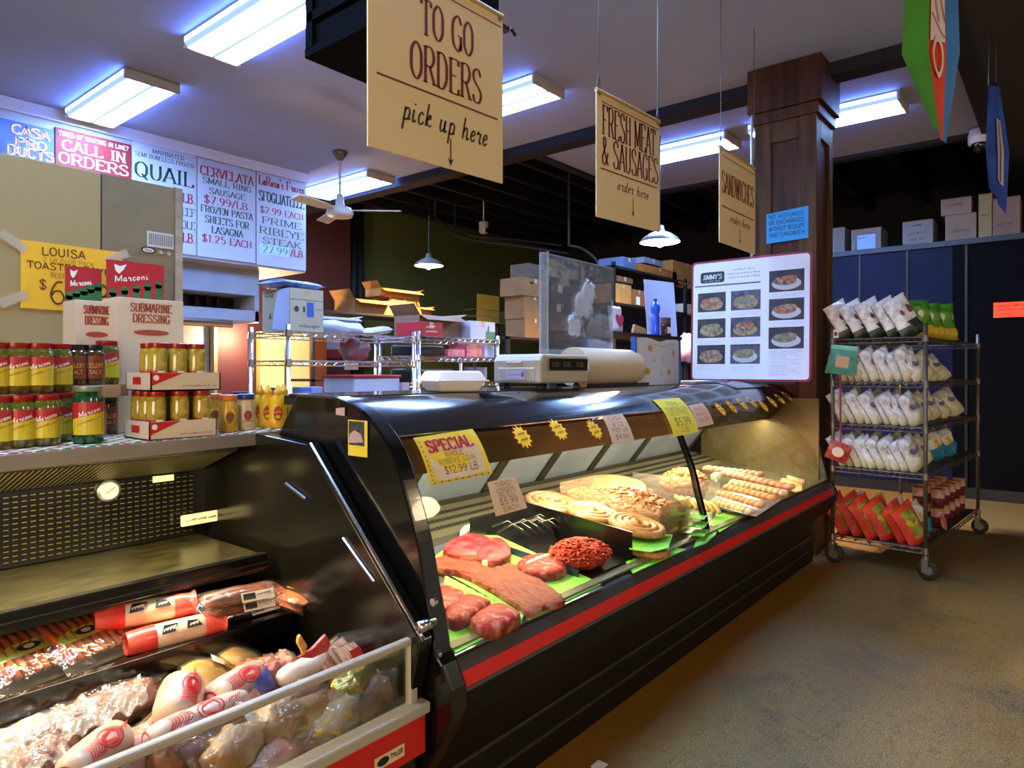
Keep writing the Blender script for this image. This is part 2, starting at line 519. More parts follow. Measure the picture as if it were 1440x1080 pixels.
def oval(mb, fr, cx, cy, rx, ry, mi=0, e=0., n=18):
    poly(mb, fr, [(cx + rx * math.cos(2 * PI * i / n), cy + ry * math.sin(2 * PI * i / n)) for i in range(n)], mi, e)

def ring(mb, fr, cx, cy, rx, ry, w, mi=0, e=0., n=20):
    for i in range(n):
        a, b = 2 * PI * i / n, 2 * PI * (i + 1) / n
        mb.quad(fr(cx + rx * math.cos(a), cy + ry * math.sin(a), e), fr(cx + rx * math.cos(b), cy + ry * math.sin(b), e),
                fr(cx + (rx - w) * math.cos(b), cy + (ry - w) * math.sin(b), e), fr(cx + (rx - w) * math.cos(a), cy + (ry - w) * math.sin(a), e), mi)
FY = lambda x, y, z, eps=.0012: frame((x, y, z), (1, 0, 0), (0, 0, 1), eps)       # face looking to -Y
FX = lambda x, y, z, eps=.0012: frame((x, y, z), (0, -1, 0), (0, 0, 1), eps)      # face looking to -X
ORD = ['first', 'second', 'third', 'fourth', 'fifth', 'sixth', 'seventh', 'eighth', 'ninth', 'tenth', 'eleventh', 'twelfth']
# ------------------------------------------------------------------ materials
BLACK = mat('black_gloss', '#0b0a0a', .16, spec=.6, coat=.3)
BLACKM = mat('black_satin', '#12100f', .42)
BLACKF = mat('black_flat', '#0a0a0c', .8)
STEEL = mat('steel', '#b9b7b2', .28, .9, var=.12, vs=4, stretch=(1, 8, 8))
CHROME = mat('chrome', '#c8c8ca', .22, 1.0)
DULLMETAL = mat('dull_wire_metal', '#8b8578', .38, .85)
GALV = mat('galvanised', '#aab0b8', .4, .55, var=.1)
WHITE = mat('white_paint', '#dcdcde', .6)
OFFWHITE = mat('off_white_plastic', '#e4e0d6', .45)
CARD = mat('cardboard', '#b08a5c', .8, var=.12, vs=9)
CARDD = mat('cardboard_dark', '#8a6540', .85, var=.15, vs=9)
INK = mat('ink_black', '#15120f', .7)
REDINK = mat('ink_red', '#b01620', .6)
DKRED = mat('ink_oxblood', '#6b1712', .6)
GREENINK = mat('ink_green', '#1c3f34', .6)
PAPER = mat('paper_white', '#ece9e4', .75)
YELLOWP = mat('paper_yellow', '#f2cf2c', .7)
REDP = mat('red_plastic', '#c31f17', .35, spec=.4)
RUBBER = mat('rubber', '#26221f', .7)

# ------------------------------------------------------------------ the room
CEIL = 3.80
def floor_mat():
    m = mat('stained_concrete', '#735a24', .5, col2='#886d36', vs=1.1, bump=.12, bs=160, lo=.3, hi=.7)
    nt = m.node_tree
    b = nt.nodes['Principled BSDF']
    tc = next(n for n in nt.nodes if n.type == 'TEX_COORD')
    ramp = next(n for n in nt.nodes if n.type == 'VALTORGB')
    def layer(prev, scale, detail, lo, hi, col, fac, dist=0):
        n = nt.nodes.new('ShaderNodeTexNoise')
        n.inputs['Scale'].default_value = scale
        n.inputs['Detail'].default_value = detail
        n.inputs['Distortion'].default_value = dist
        nt.links.new(tc.outputs['Object'], n.inputs['Vector'])
        r = nt.nodes.new('ShaderNodeMapRange')
        r.inputs['From Min'].default_value, r.inputs['From Max'].default_value = lo, hi
        r.inputs['To Max'].default_value = fac
        nt.links.new(n.outputs[0], r.inputs['Value'])
        mx = nt.nodes.new('ShaderNodeMix')
        mx.data_type = 'RGBA'
        mx.inputs['B'].default_value = srgb(col)
        nt.links.new(r.outputs[0], mx.inputs['Factor'])
        nt.links.new(prev, mx.inputs['A'])
        return mx.outputs['Result']
    o = layer(ramp.outputs[0], .9, 6, .52, .68, '#80591a', .8, 1.2)      # ochre stain blotches
    o = layer(o, 2.3, 8, .55, .7, '#4a3b22', .6, .8)                       # worn dark patches
    o = layer(o, 22, 6, .5, .68, '#4b3a1c', .45)
    o = layer(o, 150, 2, .52, .66, '#b5a27c', .55)                         # light aggregate grains
    o = layer(o, 120, 2, .56, .7, '#241a0c', .55)
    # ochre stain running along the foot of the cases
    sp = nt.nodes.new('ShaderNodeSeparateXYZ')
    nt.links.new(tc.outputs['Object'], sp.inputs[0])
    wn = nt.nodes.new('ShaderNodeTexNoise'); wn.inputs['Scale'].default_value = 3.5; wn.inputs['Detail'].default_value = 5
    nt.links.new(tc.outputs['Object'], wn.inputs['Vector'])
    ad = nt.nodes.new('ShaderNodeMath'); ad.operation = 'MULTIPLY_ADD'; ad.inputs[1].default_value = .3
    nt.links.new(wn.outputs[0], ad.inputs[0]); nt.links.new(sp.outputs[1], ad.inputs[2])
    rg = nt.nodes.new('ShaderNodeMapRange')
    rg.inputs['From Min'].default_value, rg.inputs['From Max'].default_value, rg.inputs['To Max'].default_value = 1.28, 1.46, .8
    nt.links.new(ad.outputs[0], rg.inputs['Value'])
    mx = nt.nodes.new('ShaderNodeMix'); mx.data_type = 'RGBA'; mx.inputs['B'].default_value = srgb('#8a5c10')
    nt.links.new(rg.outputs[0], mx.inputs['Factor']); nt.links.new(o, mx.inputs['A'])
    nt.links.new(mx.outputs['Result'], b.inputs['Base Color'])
    return m
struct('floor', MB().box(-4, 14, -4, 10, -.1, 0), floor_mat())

CEILM = mat('ceiling_paint', '#969fb6', .8, var=.03, vs=2)
DARKC = mat('dark_ceiling', '#070709', .9)
DARKB = mat('dark_beam_paint', '#17151a', .7)
ce = MB()
ce.box(-4, 5.85, .6, 9.6, CEIL, 4.4)
ce.box(5.85, 8.3, .6, 4.55, CEIL, 4.4)
struct('ceiling', ce, CEILM)
ce = MB()
ce.box(8.3, 14, -4, 10, 4.4, 4.5)
ce.box(5.85, 8.3, 4.55, 10, 4.4, 4.5)
struct('ceiling.001', ce, DARKC)
struct('ceiling.002', MB().box(-4, 14, -4, .6, 3.72, 4.4), mat('brown_ceiling', '#2a2722', .8))
struct('trim_1', MB().box(5.66, 5.86, .6, 9.5, 3.70, CEIL), DARKB)
struct('trim_2', MB().box(8.22, 8.34, .6, 4.6, 3.76, CEIL + .02), DARKB)
struct('trim_3', MB().box(5.86, 8.3, 4.5, 4.6, 3.77, CEIL + .02), DARKB)
struct('trim_4', MB().box(-4, 8.3, .52, .64, 3.70, CEIL), DARKB)
JO = mat('joist_paint', '#0c0b0e', .7)
for i, y in enumerate((4.95, 5.5, 6.05, 6.6, 7.15, 7.7, 8.25, 8.8)):
    struct('trim_%d' % (5 + i), MB().box(5.9, 12.8, y, y + .07, 4.12, 4.4), JO)
for i, y in enumerate((.9, 1.7, 2.5, 3.3, 4.1)):
    struct('trim_%d' % (13 + i), MB().box(8.4, 12.8, y, y + .07, 4.12, 4.4), JO)

# walls
def graded(name, col): return mat(name, col, .75, var=.06, vs=3)
struct('wall_back', MB().box(4.5, 13.2, 9.5, 9.65, 0, 4.4), graded('olive_wall', '#565c2c'))
mw = MB().box(4.4, 7.05, 9.2, 9.5, 0, 4.4)
struct('wall_back_maroon', mw, graded('maroon_wall', '#4a1a11'))
struct('wall_far', MB().box(13, 13.2, -4, 9.6, 0, 4.4), mat('navy_dark_wall', '#14141c', .8))
struct('wall_kitchen', MB().box(-4, 4.5, 8.9, 9.05, 0, CEIL), mat('kitchen_steel_wall', '#8f8d92', .4, .3, var=.1))
struct('wall_left', MB().box(-4.1, -4, -1.0, 9.6, 0, 4.4), mat('side_wall', '#4a463f', .8))

# black clad cooler wall at the right with a flat top
cw = MB()
cw.box(9.0, 12.9, -4, .99, 0, 2.84)
struct('wall_right', cw, mat('black_wall_panel', '#060608', .6, spec=.06))
struct('wall_right.001', MB().box(9.0, 12.9, .99, 2.4, 0, 2.84), mat('blue_sheen_panel', '#0b1132', .5, spec=.15, var=.3, vs=1.5))  # same black cladding, its bluish reflected light put into the colour
for i, y in enumerate((2.36, 1.93, 1.43, .86, .2, -.6)):
    struct('trim_%d' % (20 + i), MB().box(8.985, 9.0, y - .012, y + .012, 0, 2.84), BLACKM)
struct('trim_26', MB().box(8.97, 9.02, -4, 2.42, 2.80, 2.86), mat('blueish_trim', '#22242f', .4))
struct('baseboard_right', MB().box(8.96, 9.0, -4, 2.4, 0, .12), BLACKM)

# soffit over the kitchen
so = MB().box(-4, 4.84, 7.2, 8.7, 2.6, CEIL)
struct('wall_soffit', so, mat('soffit_white', '#a9aebb', .6))
struct('trim_30', MB().box(-4, 4.86, 7.17, 7.2, 3.69, CEIL), WHITE)

# ------------------------------------------------------------------ lamps
LENS = None
def lens_mat():
    m = mat('fluorescent_lens', '#bcd8ff', .4)
    nt = m.node_tree
    b = nt.nodes['Principled BSDF']
    tc = nt.nodes.new('ShaderNodeTexCoord')
    sx = nt.nodes.new('ShaderNodeSeparateXYZ')
    nt.links.new(tc.outputs['Object'], sx.inputs[0])
    # two tubes glow through the lens: bright at +-0.1 m from the middle line
    ab = nt.nodes.new('ShaderNodeMath'); ab.operation = 'ABSOLUTE'
    nt.links.new(sx.outputs[0], ab.inputs[0])
    su = nt.nodes.new('ShaderNodeMath'); su.operation = 'SUBTRACT'; su.inputs[1].default_value = .1
    nt.links.new(ab.outputs[0], su.inputs[0])
    a2 = nt.nodes.new('ShaderNodeMath'); a2.operation = 'ABSOLUTE'
    nt.links.new(su.outputs[0], a2.inputs[0])
    mr = nt.nodes.new('ShaderNodeMapRange')
    mr.inputs['From Min'].default_value, mr.inputs['From Max'].default_value = .012, .09
    mr.inputs['To Min'].default_value, mr.inputs['To Max'].default_value = TUBE * 2.3, TUBE * .016
    nt.links.new(a2.outputs[0], mr.inputs['Value'])
    b.inputs['Emission Color'].default_value = srgb('#9cc3ff')
    nt.links.new(mr.outputs[0], b.inputs['Emission Strength'])
    return m
LENS = lens_mat()
HOUSE = mat('fixture_housing', '#b3a58c', .5)
def fixture():
    t = thing('fluorescent_light', 'x', 'ceiling light', (0, 0, 0), 0, 'fluorescent ceiling lights')
    w, l, h = .43, 1.32, .085
    b = MB()
    b.box(-w / 2, w / 2, -l / 2, -l / 2 + .02, -h, 0)
    b.box(-w / 2, w / 2, l / 2 - .02, l / 2, -h, 0)
    b.box(-w / 2, w / 2, -l / 2, l / 2, -.012, 0)
    part('housing', b, HOUSE, t)
    ln = MB()
    pf = [(-w / 2, -.014), (-w / 2, -.05), (-w / 2 + .03, -h + .004), (w / 2 - .03, -h + .004), (w / 2, -.05), (w / 2, -.014)]
    ln.prism(pf, lambda p, q, a: (p, a, q), -l / 2 + .021, l / 2 - .021)
    part('lens', ln, LENS, t)
    for s in (-1, 1):
        part('glow_strip', MB().box(s * (w / 2 + .001) - .001, s * (w / 2 + .001) + .001, -l / 2 + .03, l / 2 - .03, -.05, -.018), mat('lens_side_glow', '#5f86ff', .4, emit=13), t)  # emissive strips added beside the lens to throw blue glow on the ceiling
    return t
FIX = [(2.44, 6.40, 'fluorescent ceiling light just above the kitchen sign strip'),
       (2.50, 4.24, 'fluorescent ceiling light between the sign strip and the black hanging cabinet'),
       (4.56, 3.97, 'fluorescent ceiling light partly hidden behind the to-go orders sign'),
       (5.40, 7.10, 'fluorescent ceiling light behind the ceiling fan'),
       (6.79, 3.28, 'fluorescent ceiling light between the fresh meat sign and the wooden column'),
       (6.78, 1.76, 'fluorescent ceiling light between the wooden column and the hanging flag')]
FIX += [(2.50, 2.08, 'fluorescent ceiling light above the hanging cabinet'), (.40, 4.24, 'fluorescent ceiling light over the freezer'), (.40, 2.08, 'fluorescent ceiling light over the open cooler')]
f0 = fixture()
for i, (x, y, lb) in enumerate(FIX):
    if i == 0: place(f0, (x, y, CEIL - .001), None, lb)
    else: dup(f0, (x, y, CEIL - .001), None, lb)

# pendants with real bulbs
BULB = mat('warm_bulb', '#ffe2ae', .4, emit=30)
SHADE = mat('pendant_enamel', '#8d8a86', .35, .4)
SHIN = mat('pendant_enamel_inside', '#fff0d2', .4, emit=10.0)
def pendant(loc, drop, label):
    t = thing('pendant_lamp', label, 'pendant lamp', loc, 0, 'dome pendant lamps')
    L = Vector(loc)
    part('cord', MB().tube([L + Vector((0, 0, .17)), L + Vector((0, 0, drop))], .006, 6), BLACKM, t)
    s = MB().lathe([(.205, 0), (.2, .018), (.17, .05), (.11, .09), (.05, .115), (.04, .17), (.02, .175)], L, 24)
    part('shade', MB().add(s.v, s.f[:-2], 0), SHADE, t, True)
    d = MB().lathe([(.199, .001), (.16, .010), (.06, .016)], L, 24)
    part('reflector', d, SHIN, t, True)
    part('bulb', MB().ball(L + Vector((0, 0, .0)), .045, .045, .05), BULB, t, True)
    ld = bpy.data.lights.new('pendant_glow', 'SPOT')
    ld.spot_size, ld.spot_blend = 2.75, .6
    ld.energy, ld.color, ld.shadow_soft_size = 260 * WARM, (1, .66, .32), .06
    lo = bpy.data.objects.new('pendant_glow', ld)
    COL.objects.link(lo)
    lo.parent = t
    lo.location = (0, 0, -.07)
    return t
pendant(tuple(at(603, 374, X=6.7)), 4.4 - at(603, 374, X=6.7).z, 'lit dome pendant lamp over the brown boxes by the olive wall')
pendant(tuple(at(928, 341, X=6.35)), 3.8 - at(928, 341, X=6.35).z, 'lit dome pendant lamp right under the fresh meat sign')

# ceiling fan
fc = at(478, 213, Z=CEIL)
t = thing('ceiling_fan', 'white three-blade ceiling fan hanging on a rod from the ceiling', 'ceiling fan', tuple(fc))
fz = 3.13
FANM = mat('fan_white', '#b9b4ae', .4)
part('canopy', MB().lathe([(.03, -.1), (.075, -.03), (.08, 0)], fc, 16), mat('fan_brass', '#6d6a5a', .35, .6), t, True)
part('rod', MB().tube([fc, (fc.x, fc.y, fz + .1)], .014, 8), FANM, t)
part('motor', MB().lathe([(.05, -.06), (.13, -.045), (.15, 0), (.12, .05), (.05, .08), (.035, .2)], (fc.x, fc.y, fz), 20), FANM, t, True)
for k, a in enumerate((-.85, 1.24, 3.34)):
    M = Matrix.Translation((fc.x, fc.y, fz + .02)) @ Matrix.Rotation(a, 4, 'Z') @ Matrix.Rotation(.2, 4, 'X')
    b = MB().add([M @ Vector(p) for p in ((.12, -.03, 0), (.26, -.07, 0), (.66, -.07, 0), (.66, .07, 0), (.26, .07, 0), (.12, .03, 0),
                  (.12, -.03, .012), (.26, -.07, .012), (.66, -.07, .012), (.66, .07, .012), (.26, .07, .012), (.12, .03, .012))],
                 [(5, 4, 3, 2, 1, 0), (6, 7, 8, 9, 10, 11)] + [(i, (i + 1) % 6, 6 + (i + 1) % 6, 6 + i) for i in range(6)])
    part('blade', b, FANM, t)

# ------------------------------------------------------------------ wooden column
WOOD = mat('walnut_stain', '#38210f', .55, spec=.2, col2='#63421f', vs=3, stretch=(6, 6, .5), bump=.1, bs=14, lo=.3, hi=.72)
WOODL = mat('walnut_panel', '#301a0d', .55, spec=.2, col2='#5a341a', vs=3, stretch=(6, 6, .5), lo=.3, hi=.7)
cx0, cx1, cy0, cy1 = 5.46, 5.92, 1.47, 1.94
t = thing('wooden_column', 'dark stained wooden column with recessed panels behind the menu board', 'column', ((cx0 + cx1) / 2, (cy0 + cy1) / 2, 0))
part('shaft', MB().box(cx0 + .02, cx1 - .02, cy0 + .02, cy1 - .02, 0, 3.75), WOODL, t)
fr_ = MB()
for a, b in ((cy0, cy0 + .13), (cy1 - .13, cy1)):
    fr_.box(cx0, cx0 + .025, a, b, 0, 3.4)
fr_.box(cx0, cx0 + .025, cy0 + .13, cy1 - .13, 3.2, 3.4)
fr_.box(cx0, cx0 + .025, cy0 + .13, cy1 - .13, 0, .3)
for a, b in ((cx0 + .025, cx0 + .12), (cx1 - .1, cx1)):
    fr_.box(a, b, cy0, cy0 + .025, 0, 3.4)
    fr_.box(a, b, cy1 - .025, cy1, 0, 3.4)
fr_.box(cx0 + .12, cx1 - .1, cy0, cy0 + .025, 3.2, 3.4)
fr_.box(cx1 - .025, cx1, cy0 + .025, cy1 - .025, 0, 3.4)
part('frame', fr_, WOOD, t, bevel=.004)
part('capital', MB().box(cx0 - .02, cx1 + .02, cy0 - .02, cy1 + .02, 3.36, 3.45).box(cx0 - .045, cx1 + .045, cy0 - .045, cy1 + .045, 3.45, 3.795), WOODL, t, bevel=.008)
t2 = solo('conduit_pipe', MB().tube([(5.44, 1.955, 1.3), (5.44, 1.955, 3.78)], .012, 8), GALV, 'thin metal conduit running up the wooden column edge', 'pipe')

# blue note on the column
p = FX(cx0, (at(1078, 300, X=cx0)).y, 0)
y0, y1 = at(1078, 300, X=cx0).y, at(1137, 300, X=cx0).y
z0, z1 = at(1105, 340, X=cx0).z, at(1105, 294, X=cx0).z
t = thing('blue_note', 'blue paper note taped high on the wooden column', 'paper sign', (cx0 - .001, (y0 + y1) / 2, z0))
b = MB(); fr = frame((cx0 - .004, y0, z0), (0, -1, 0), (0, .0, 1), 0)
W, Hh = y0 - y1, z1 - z0
b.add([fr(0, 0), fr(W, .01), fr(W, Hh), fr(0, Hh - .02), fr(0, 0, -.003), fr(W, .01, -.003), fr(W, Hh, -.003), fr(0, Hh - .02, -.003)], [(0, 1, 2, 3), (7, 6, 5, 4), (0, 4, 5, 1), (1, 5, 6, 2), (2, 6, 7, 3), (3, 7, 4, 0)])
part('sheet', b, mat('paper_blue', '#2f93cf', .7), t)
b = MB()
for i, s in enumerate(('NO REFUNDS', 'OR EXCHANGES', 'WITHOUT RECEIPT', 'AND SANDWICH')):
    write(b, s, fr, W / 2, Hh * (.76 - .19 * i), Hh * .12, 'hand', fit=W * .84, e=0) if False else write(b, s, frame(fr(0, 0), (0, -1, 0), (0, .04, 1)), W / 2, Hh * (.75 - .19 * i), Hh * .125, 'hand', fit=W * .84, k=1.4)
part('lettering', b, INK, t)

# things hanging from the ceiling
d = at(1378, 181, Z=3.74); 
t = thing('security_camera', 'white dome security camera under the ceiling edge', 'security camera', (8.1, d.y * 8.1 / d.x, 3.66))
L = Vector((8.1, d.y * 8.1 / d.x, 3.66))
part('housing', MB().lathe([(.1, -.02), (.1, .06), (.085, .12), (.05, .13)], L, 18), WHITE, t, True)
part('dome', MB().ball(L + Vector((0, 0, -.03)), .075, .075, .08), BLACK, t, True)
e = at(680, 320, X=8.6)
t = thing('emergency_speaker', 'small white box speaker hanging under the dark joists', 'speaker', tuple(e))
part('housing', MB().lathe([(.05, -.1), (.075, -.08), (.085, .08), (.06, .1)], e, 14), WHITE, t, True)
part('bracket', MB().tube([e + Vector((0, 0, .1)), (e.x, e.y, 4.4)], .012, 6), WHITE, t)
part('speaker_face', MB().box(e.x - .03, e.x + .03, e.y - .085, e.y - .07, -.09 + e.z, -.02 + e.z), BLACKM, t)
# conduits bending under the dark ceiling
pc = [at(612, 306, X=8.0), at(620, 312, X=8.0), at(640, 330, X=8.1), at(668, 338, X=8.3), at(720, 345, X=8.6), at(772, 352, X=8.9), at(800, 356, X=9.0)]
solo('conduit_pipe', MB().tube([(pc[0].x, pc[0].y, 4.39)] + [tuple(q) for q in cat_rom([tuple(p) for p in pc])], .022, 8), mat('conduit_grey', '#3a3836', .4, .5), 'long grey conduit bending below the dark joists', 'pipe')
pc = [at(640, 318, X=8.2), at(668, 332, X=8.3), at(725, 337, X=8.7), at(790, 345, X=9.0)]
solo('conduit_pipe', MB().tube([(pc[0].x, pc[0].y, 4.39)] + [tuple(q) for q in cat_rom([tuple(p) for p in pc])], .018, 8), MATS['conduit_grey'], 'thinner grey conduit just above the long conduit', 'pipe')
pc = [at(800, 345, X=8.0), at(820, 350, X=8.0), at(840, 368, X=8.0), at(846, 392, X=8.0)]
solo('cable_loop', MB().tube([(pc[0].x, pc[0].y, 4.39)] + [tuple(q) for q in cat_rom([tuple(p) for p in pc])], .018, 8), mat('cable_dark', '#3b3a3c', .5), 'dark cable drooping behind the clear splash guard', 'cable')
for i, (u, w, lb) in enumerate(((497, .07, 'dark vertical pipe against the olive wall beside the maroon corner'), (507, .06, 'second dark vertical pipe against the olive wall'))):
    q = at(u, 400, Y=9.42)
    solo('wall_pipe', MB().tube([(q.x, q.y, .1), (q.x, q.y, 4.38)], w, 10), mat('pipe_dark_green', '#23261a', .5), lb, 'pipe', smooth=True)
# kitchen hood under the soffit
HX = 4.41
t = thing('exhaust_hood', 'stainless kitchen exhaust hood under the menu boards', 'exhaust hood', (2.5, 8.0, 1.95))
hm = mat('hood_steel', '#939db2', .38, .45, var=.06, vs=3)
part('canopy', MB().box(-2, HX, 7.5, 8.85, 2.3, 2.62).box(-2, HX, 8.0, 8.85, 2.0, 2.3).box(HX - .06, HX, 7.5, 8.0, 1.98, 2.3).box(-2, HX, 7.5, 7.56, 1.99, 2.12), hm, t, bevel=.006)
fl = MB().box(-2, HX - .05, 7.99, 8.02, 2.11, 2.31)
for k in range(34):
    x = -.2 + k * .13
    fl.box(x, x + .03, 7.9, 7.98, 2.12, 2.3)
part('baffle_filter', fl, mat('filter_dark', '#18140f', .5, .4), t)
part('divider', MB().box(3.05, 3.1, 7.49, 7.6, 2.1, 2.31), hm, t)
part('grease_rail', MB().tube([(1.8, 7.75, 1.95), (4.2, 7.75, 1.95)], .03, 8).box(2.9, 3.3, 7.65, 7.85, 1.86, 1.95), STEEL, t)
for x_, y_, e_ in ((4.9, 8.3, 40), (2.9, 8.2, 20)):
    ld = bpy.data.lights.new('hood_lamp_glow', 'POINT')
    ld.energy, ld.color, ld.shadow_soft_size = e_, (1, .74, .42), .08
    lo = bpy.data.objects.new('hood_lamp_glow', ld)
    COL.objects.link(lo)
    lo.location = (x_, y_, 1.86)
# kitchen back: steel panel, maroon door, yellow lit door
q0, q1 = at(303, 470, Y=8.84), at(346, 470, Y=8.84)
ds = struct('door_1', MB().box(q0.x, q1.x, 8.80, 8.89, 0, 2.05), mat('maroon_door', '#4d1a1c', .5))
struct('trim_31', MB().box(q0.x - .05, q0.x, 8.78, 8.89, 0, 2.1), mat('brass_trim', '#8c8066', .4, .4))
q0, q1, q2 = at(364, 500, Y=9.12), at(433, 500, Y=9.12), at(455, 500, Y=9.12)
struct('door_2', MB().box(q0.x, q1.x, 9.08, 9.19, 0, 1.98), mat('cream_door', '#ffe08a', .6, var=.04))
struct('trim_32', MB().box(q1.x, q2.x, 9.04, 9.19, 0, 2.02), mat('brown_door_frame', '#83401f', .5))

# unseen warm lights added: one for the shop front behind the camera, two over the aisle
for kind, loc, rot, size, e, col in (('AREA', (-3.4, -.9, 1.35), (PI / 2 - .3, 0, -PI / 2), (3.2, 1.8), 66, (1, .80, .56)), ('POINT', (4.2, -1.2, 2.5), (0, 0, 0), None, 11, (1, .72, .42)), ('POINT', (.9, -1.2, 2.3), (0, 0, 0), None, 12, (1, .72, .42))):
    ld = bpy.data.lights.new('warm_front_light', kind)
    ld.energy, ld.color = e, col
    if size:
        ld.shape, ld.size, ld.size_y = 'RECTANGLE', size[0], size[1]
    else:
        ld.shadow_soft_size = .14
    lo = bpy.data.objects.new('warm_front_light', ld)
    COL.objects.link(lo)
    lo.location, lo.rotation_euler = loc, rot
# ------------------------------------------------------------------ curved glass deli case
PROF = [(1.364, .604), (1.385, .70), (1.413, .80), (1.44, .906), (1.485, 1.02), (1.533, 1.126), (1.59, 1.20), (1.674, 1.262), (1.75, 1.295), (1.82, 1.312)]
PROFS = cat_rom(PROF, 4)
def gy(z):
    for (y0, z0), (y1, z1) in zip(PROFS, PROFS[1:]):
        if z <= z1:
            return y0 + (y1 - y0) * (z - z0) / (z1 - z0)
    return PROFS[-1][0]
def on_glass(u, v):
    y = 1.5
    for _ in range(12):
        p = at(u, v, Y=y)
        y = .5 * y + .5 * gy(p.z)
    return at(u, v, Y=y)
def dz(y): return .60 + .1 * (y - 1.364)
def deck(u, v, h=0.):
    y = 1.7
    for _ in range(30):
        p = at(u, v, Z=dz(y) + h)
        y = .5 * y + .5 * p.y
    return at(u, v, Z=dz(y) + h)
X0, X1, XM = 1.39, 5.30, 3.20
TOPZ = 1.312
LOW = [(1.364, .604), (1.335, .585), (1.315, .545), (1.305, .50), (1.31, .46), (1.335, .40), (1.40, .29), (1.44, .21), (1.455, .19), (1.455, .0)]
t = thing('deli_display_case', 'long black curved glass deli case filled with meat and sausage', 'display case', ((X0 + X1) / 2, 1.8, 0))
CASE = t
YZ = lambda p, q, a: (a, p, q)
# lower body
body = [(1.355, .60)] + LOW[3:] + [(2.4, 0), (2.4, .55), (1.40, .55)]
part('body', MB().prism([(1.36, .56), (1.31, .50)] + LOW[4:] + [(2.4, 0), (2.4, .56)], YZ, X0, X1), mat('case_black_panel', '#100c09', .5, spec=.3), t)
part('bumper', MB().prism([(1.364, .604), (1.335, .588), (1.316, .556), (1.325, .552), (1.37, .552), (1.39, .595)], YZ, X0, X1), mat('bumper_grey', '#33302d', .5), t)
part('stripe', MB().prism([(1.314, .556), (1.302, .515), (1.32, .510), (1.34, .55)], YZ, X0, X1), mat('stripe_red', '#d11f14', .4), t)
part('trim_strip', MB().prism([(1.303, .513), (1.300, .503), (1.315, .498), (1.325, .512)], YZ, X0, X1), mat('trim_grey_rubber', '#4b463f', .5), t)
for z, y in ((.185, 1.452), (.09, 1.452)):
    part('kick_trim', MB().box(X0, X1 - .1, y - .006, y + .01, z, z + .012), mat('kick_trim_grey', '#454039', .4, .4), t)
part('glass_rail', MB().prism([(1.352, .606), (1.350, .614), (1.375, .622), (1.382, .606)], YZ, X0, X1), mat('gold_rail', '#8f8358', .35, .6), t)
# curved glass, two panes
CG = clear('case_glass', '#f4f4ee', gloss=.03, rough=.02)
GP = [p for p in PROFS if p[1] <= 1.285]
for a, b in ((X0, XM - .012), (XM + .012, X1 - .03)):
    g = MB()
    n = len(GP)
    g.add([(x, y, z) for x in (a, b) for y, z in GP], [(i, i + 1, n + i + 1, n + i) for i in range(n - 1)])
    part('curved_glass', g, CG, t, True, label='curved front glass')
part('mullion', MB().prism([(y - .006, z) for y, z in GP] + [(y + .02, z) for y, z in reversed(GP)], YZ, XM - .014, XM + .014), BLACK, t)
# hood: black band along the top of the glass and the flat top
HP = [p for p in PROFS if p[1] >= 1.185]
band = [(y - .004, z + .002) for y, z in HP] + [(2.05, 1.314), (2.2, 1.312), (2.2, 1.28), (1.84, 1.28)] + [(y + .022, z - .012) for y, z in reversed(HP)]
part('hood', MB().prism(band, YZ, X0, X1 - .03), BLACK, t, 'edge')
part('top_plate', MB().box(X0 + .02, X1 - .06, 1.86, 2.2, 1.312, 1.318), mat('top_dark_glass', '#23252e', .12, spec=.7), t)
part('canopy_underside', MB().prism([(1.605, 1.185), (1.75, 1.04), (1.80, 1.04), (2.02, 1.2), (2.02, 1.28), (1.70, 1.25)], YZ, X0 + .01, X1 - .04), mat('bronze_canopy', '#2a2214', .6, 0, spec=.15, var=.25, vs=2), t)
LAMPM = mat('case_lamp', '#ffe9b0', .4, emit=6)
part('case_lamp', MB().tube([(X0 + .15, 1.84, 1.05), (X1 - .2, 1.84, 1.05)], .013, 10), LAMPM, t, True)
# rear: sloping doors with frames
RD = lambda f: (2.42 - .36 * f, .745 + .455 * f)
DG = mat('rear_door_glass', '#8b97ab', .2, .2, var=.2, vs=2)
dfr = MB()
edges = [X0 + .02, 2.1, 2.72, 3.20, 3.75, 4.3, X1 - .05]
for a, b in zip(edges, edges[1:]):
    y0, z0 = RD(.02); y1, z1 = RD(1)
    part('rear_door', MB().add([(a + .03, y0, z0), (b - .03, y0, z0), (b - .03, y1, z1), (a + .03, y1, z1), (a + .03, y0 + .02, z0 + .01), (b - .03, y0 + .02, z0 + .01), (b - .03, y1 + .02, z1 + .01), (a + .03, y1 + .02, z1 + .01)],
         [(0, 1, 2, 3), (7, 6, 5, 4), (0, 4, 5, 1), (1, 5, 6, 2), (2, 6, 7, 3), (3, 7, 4, 0)]), DG, t)
for e in edges:
    y0, z0 = RD(0); y1, z1 = RD(1)
    dfr.add([(e - .035, y0 - .012, z0), (e + .035, y0 - .012, z0), (e + .035, y1 - .012, z1), (e - .035, y1 - .012, z1), (e - .035, y0 + .03, z0), (e + .035, y0 + .03, z0), (e + .035, y1 + .03, z1), (e - .035, y1 + .03, z1)],
            [(0, 1, 2, 3), (7, 6, 5, 4), (0, 4, 5, 1), (1, 5, 6, 2), (2, 6, 7, 3), (3, 7, 4, 0)])
dfr.box(X0, X1 - .03, 2.40, 2.46, .70, .76)
part('rear_frame', dfr, mat('rear_frame_dark', '#2f2c26', .4, .3), t)
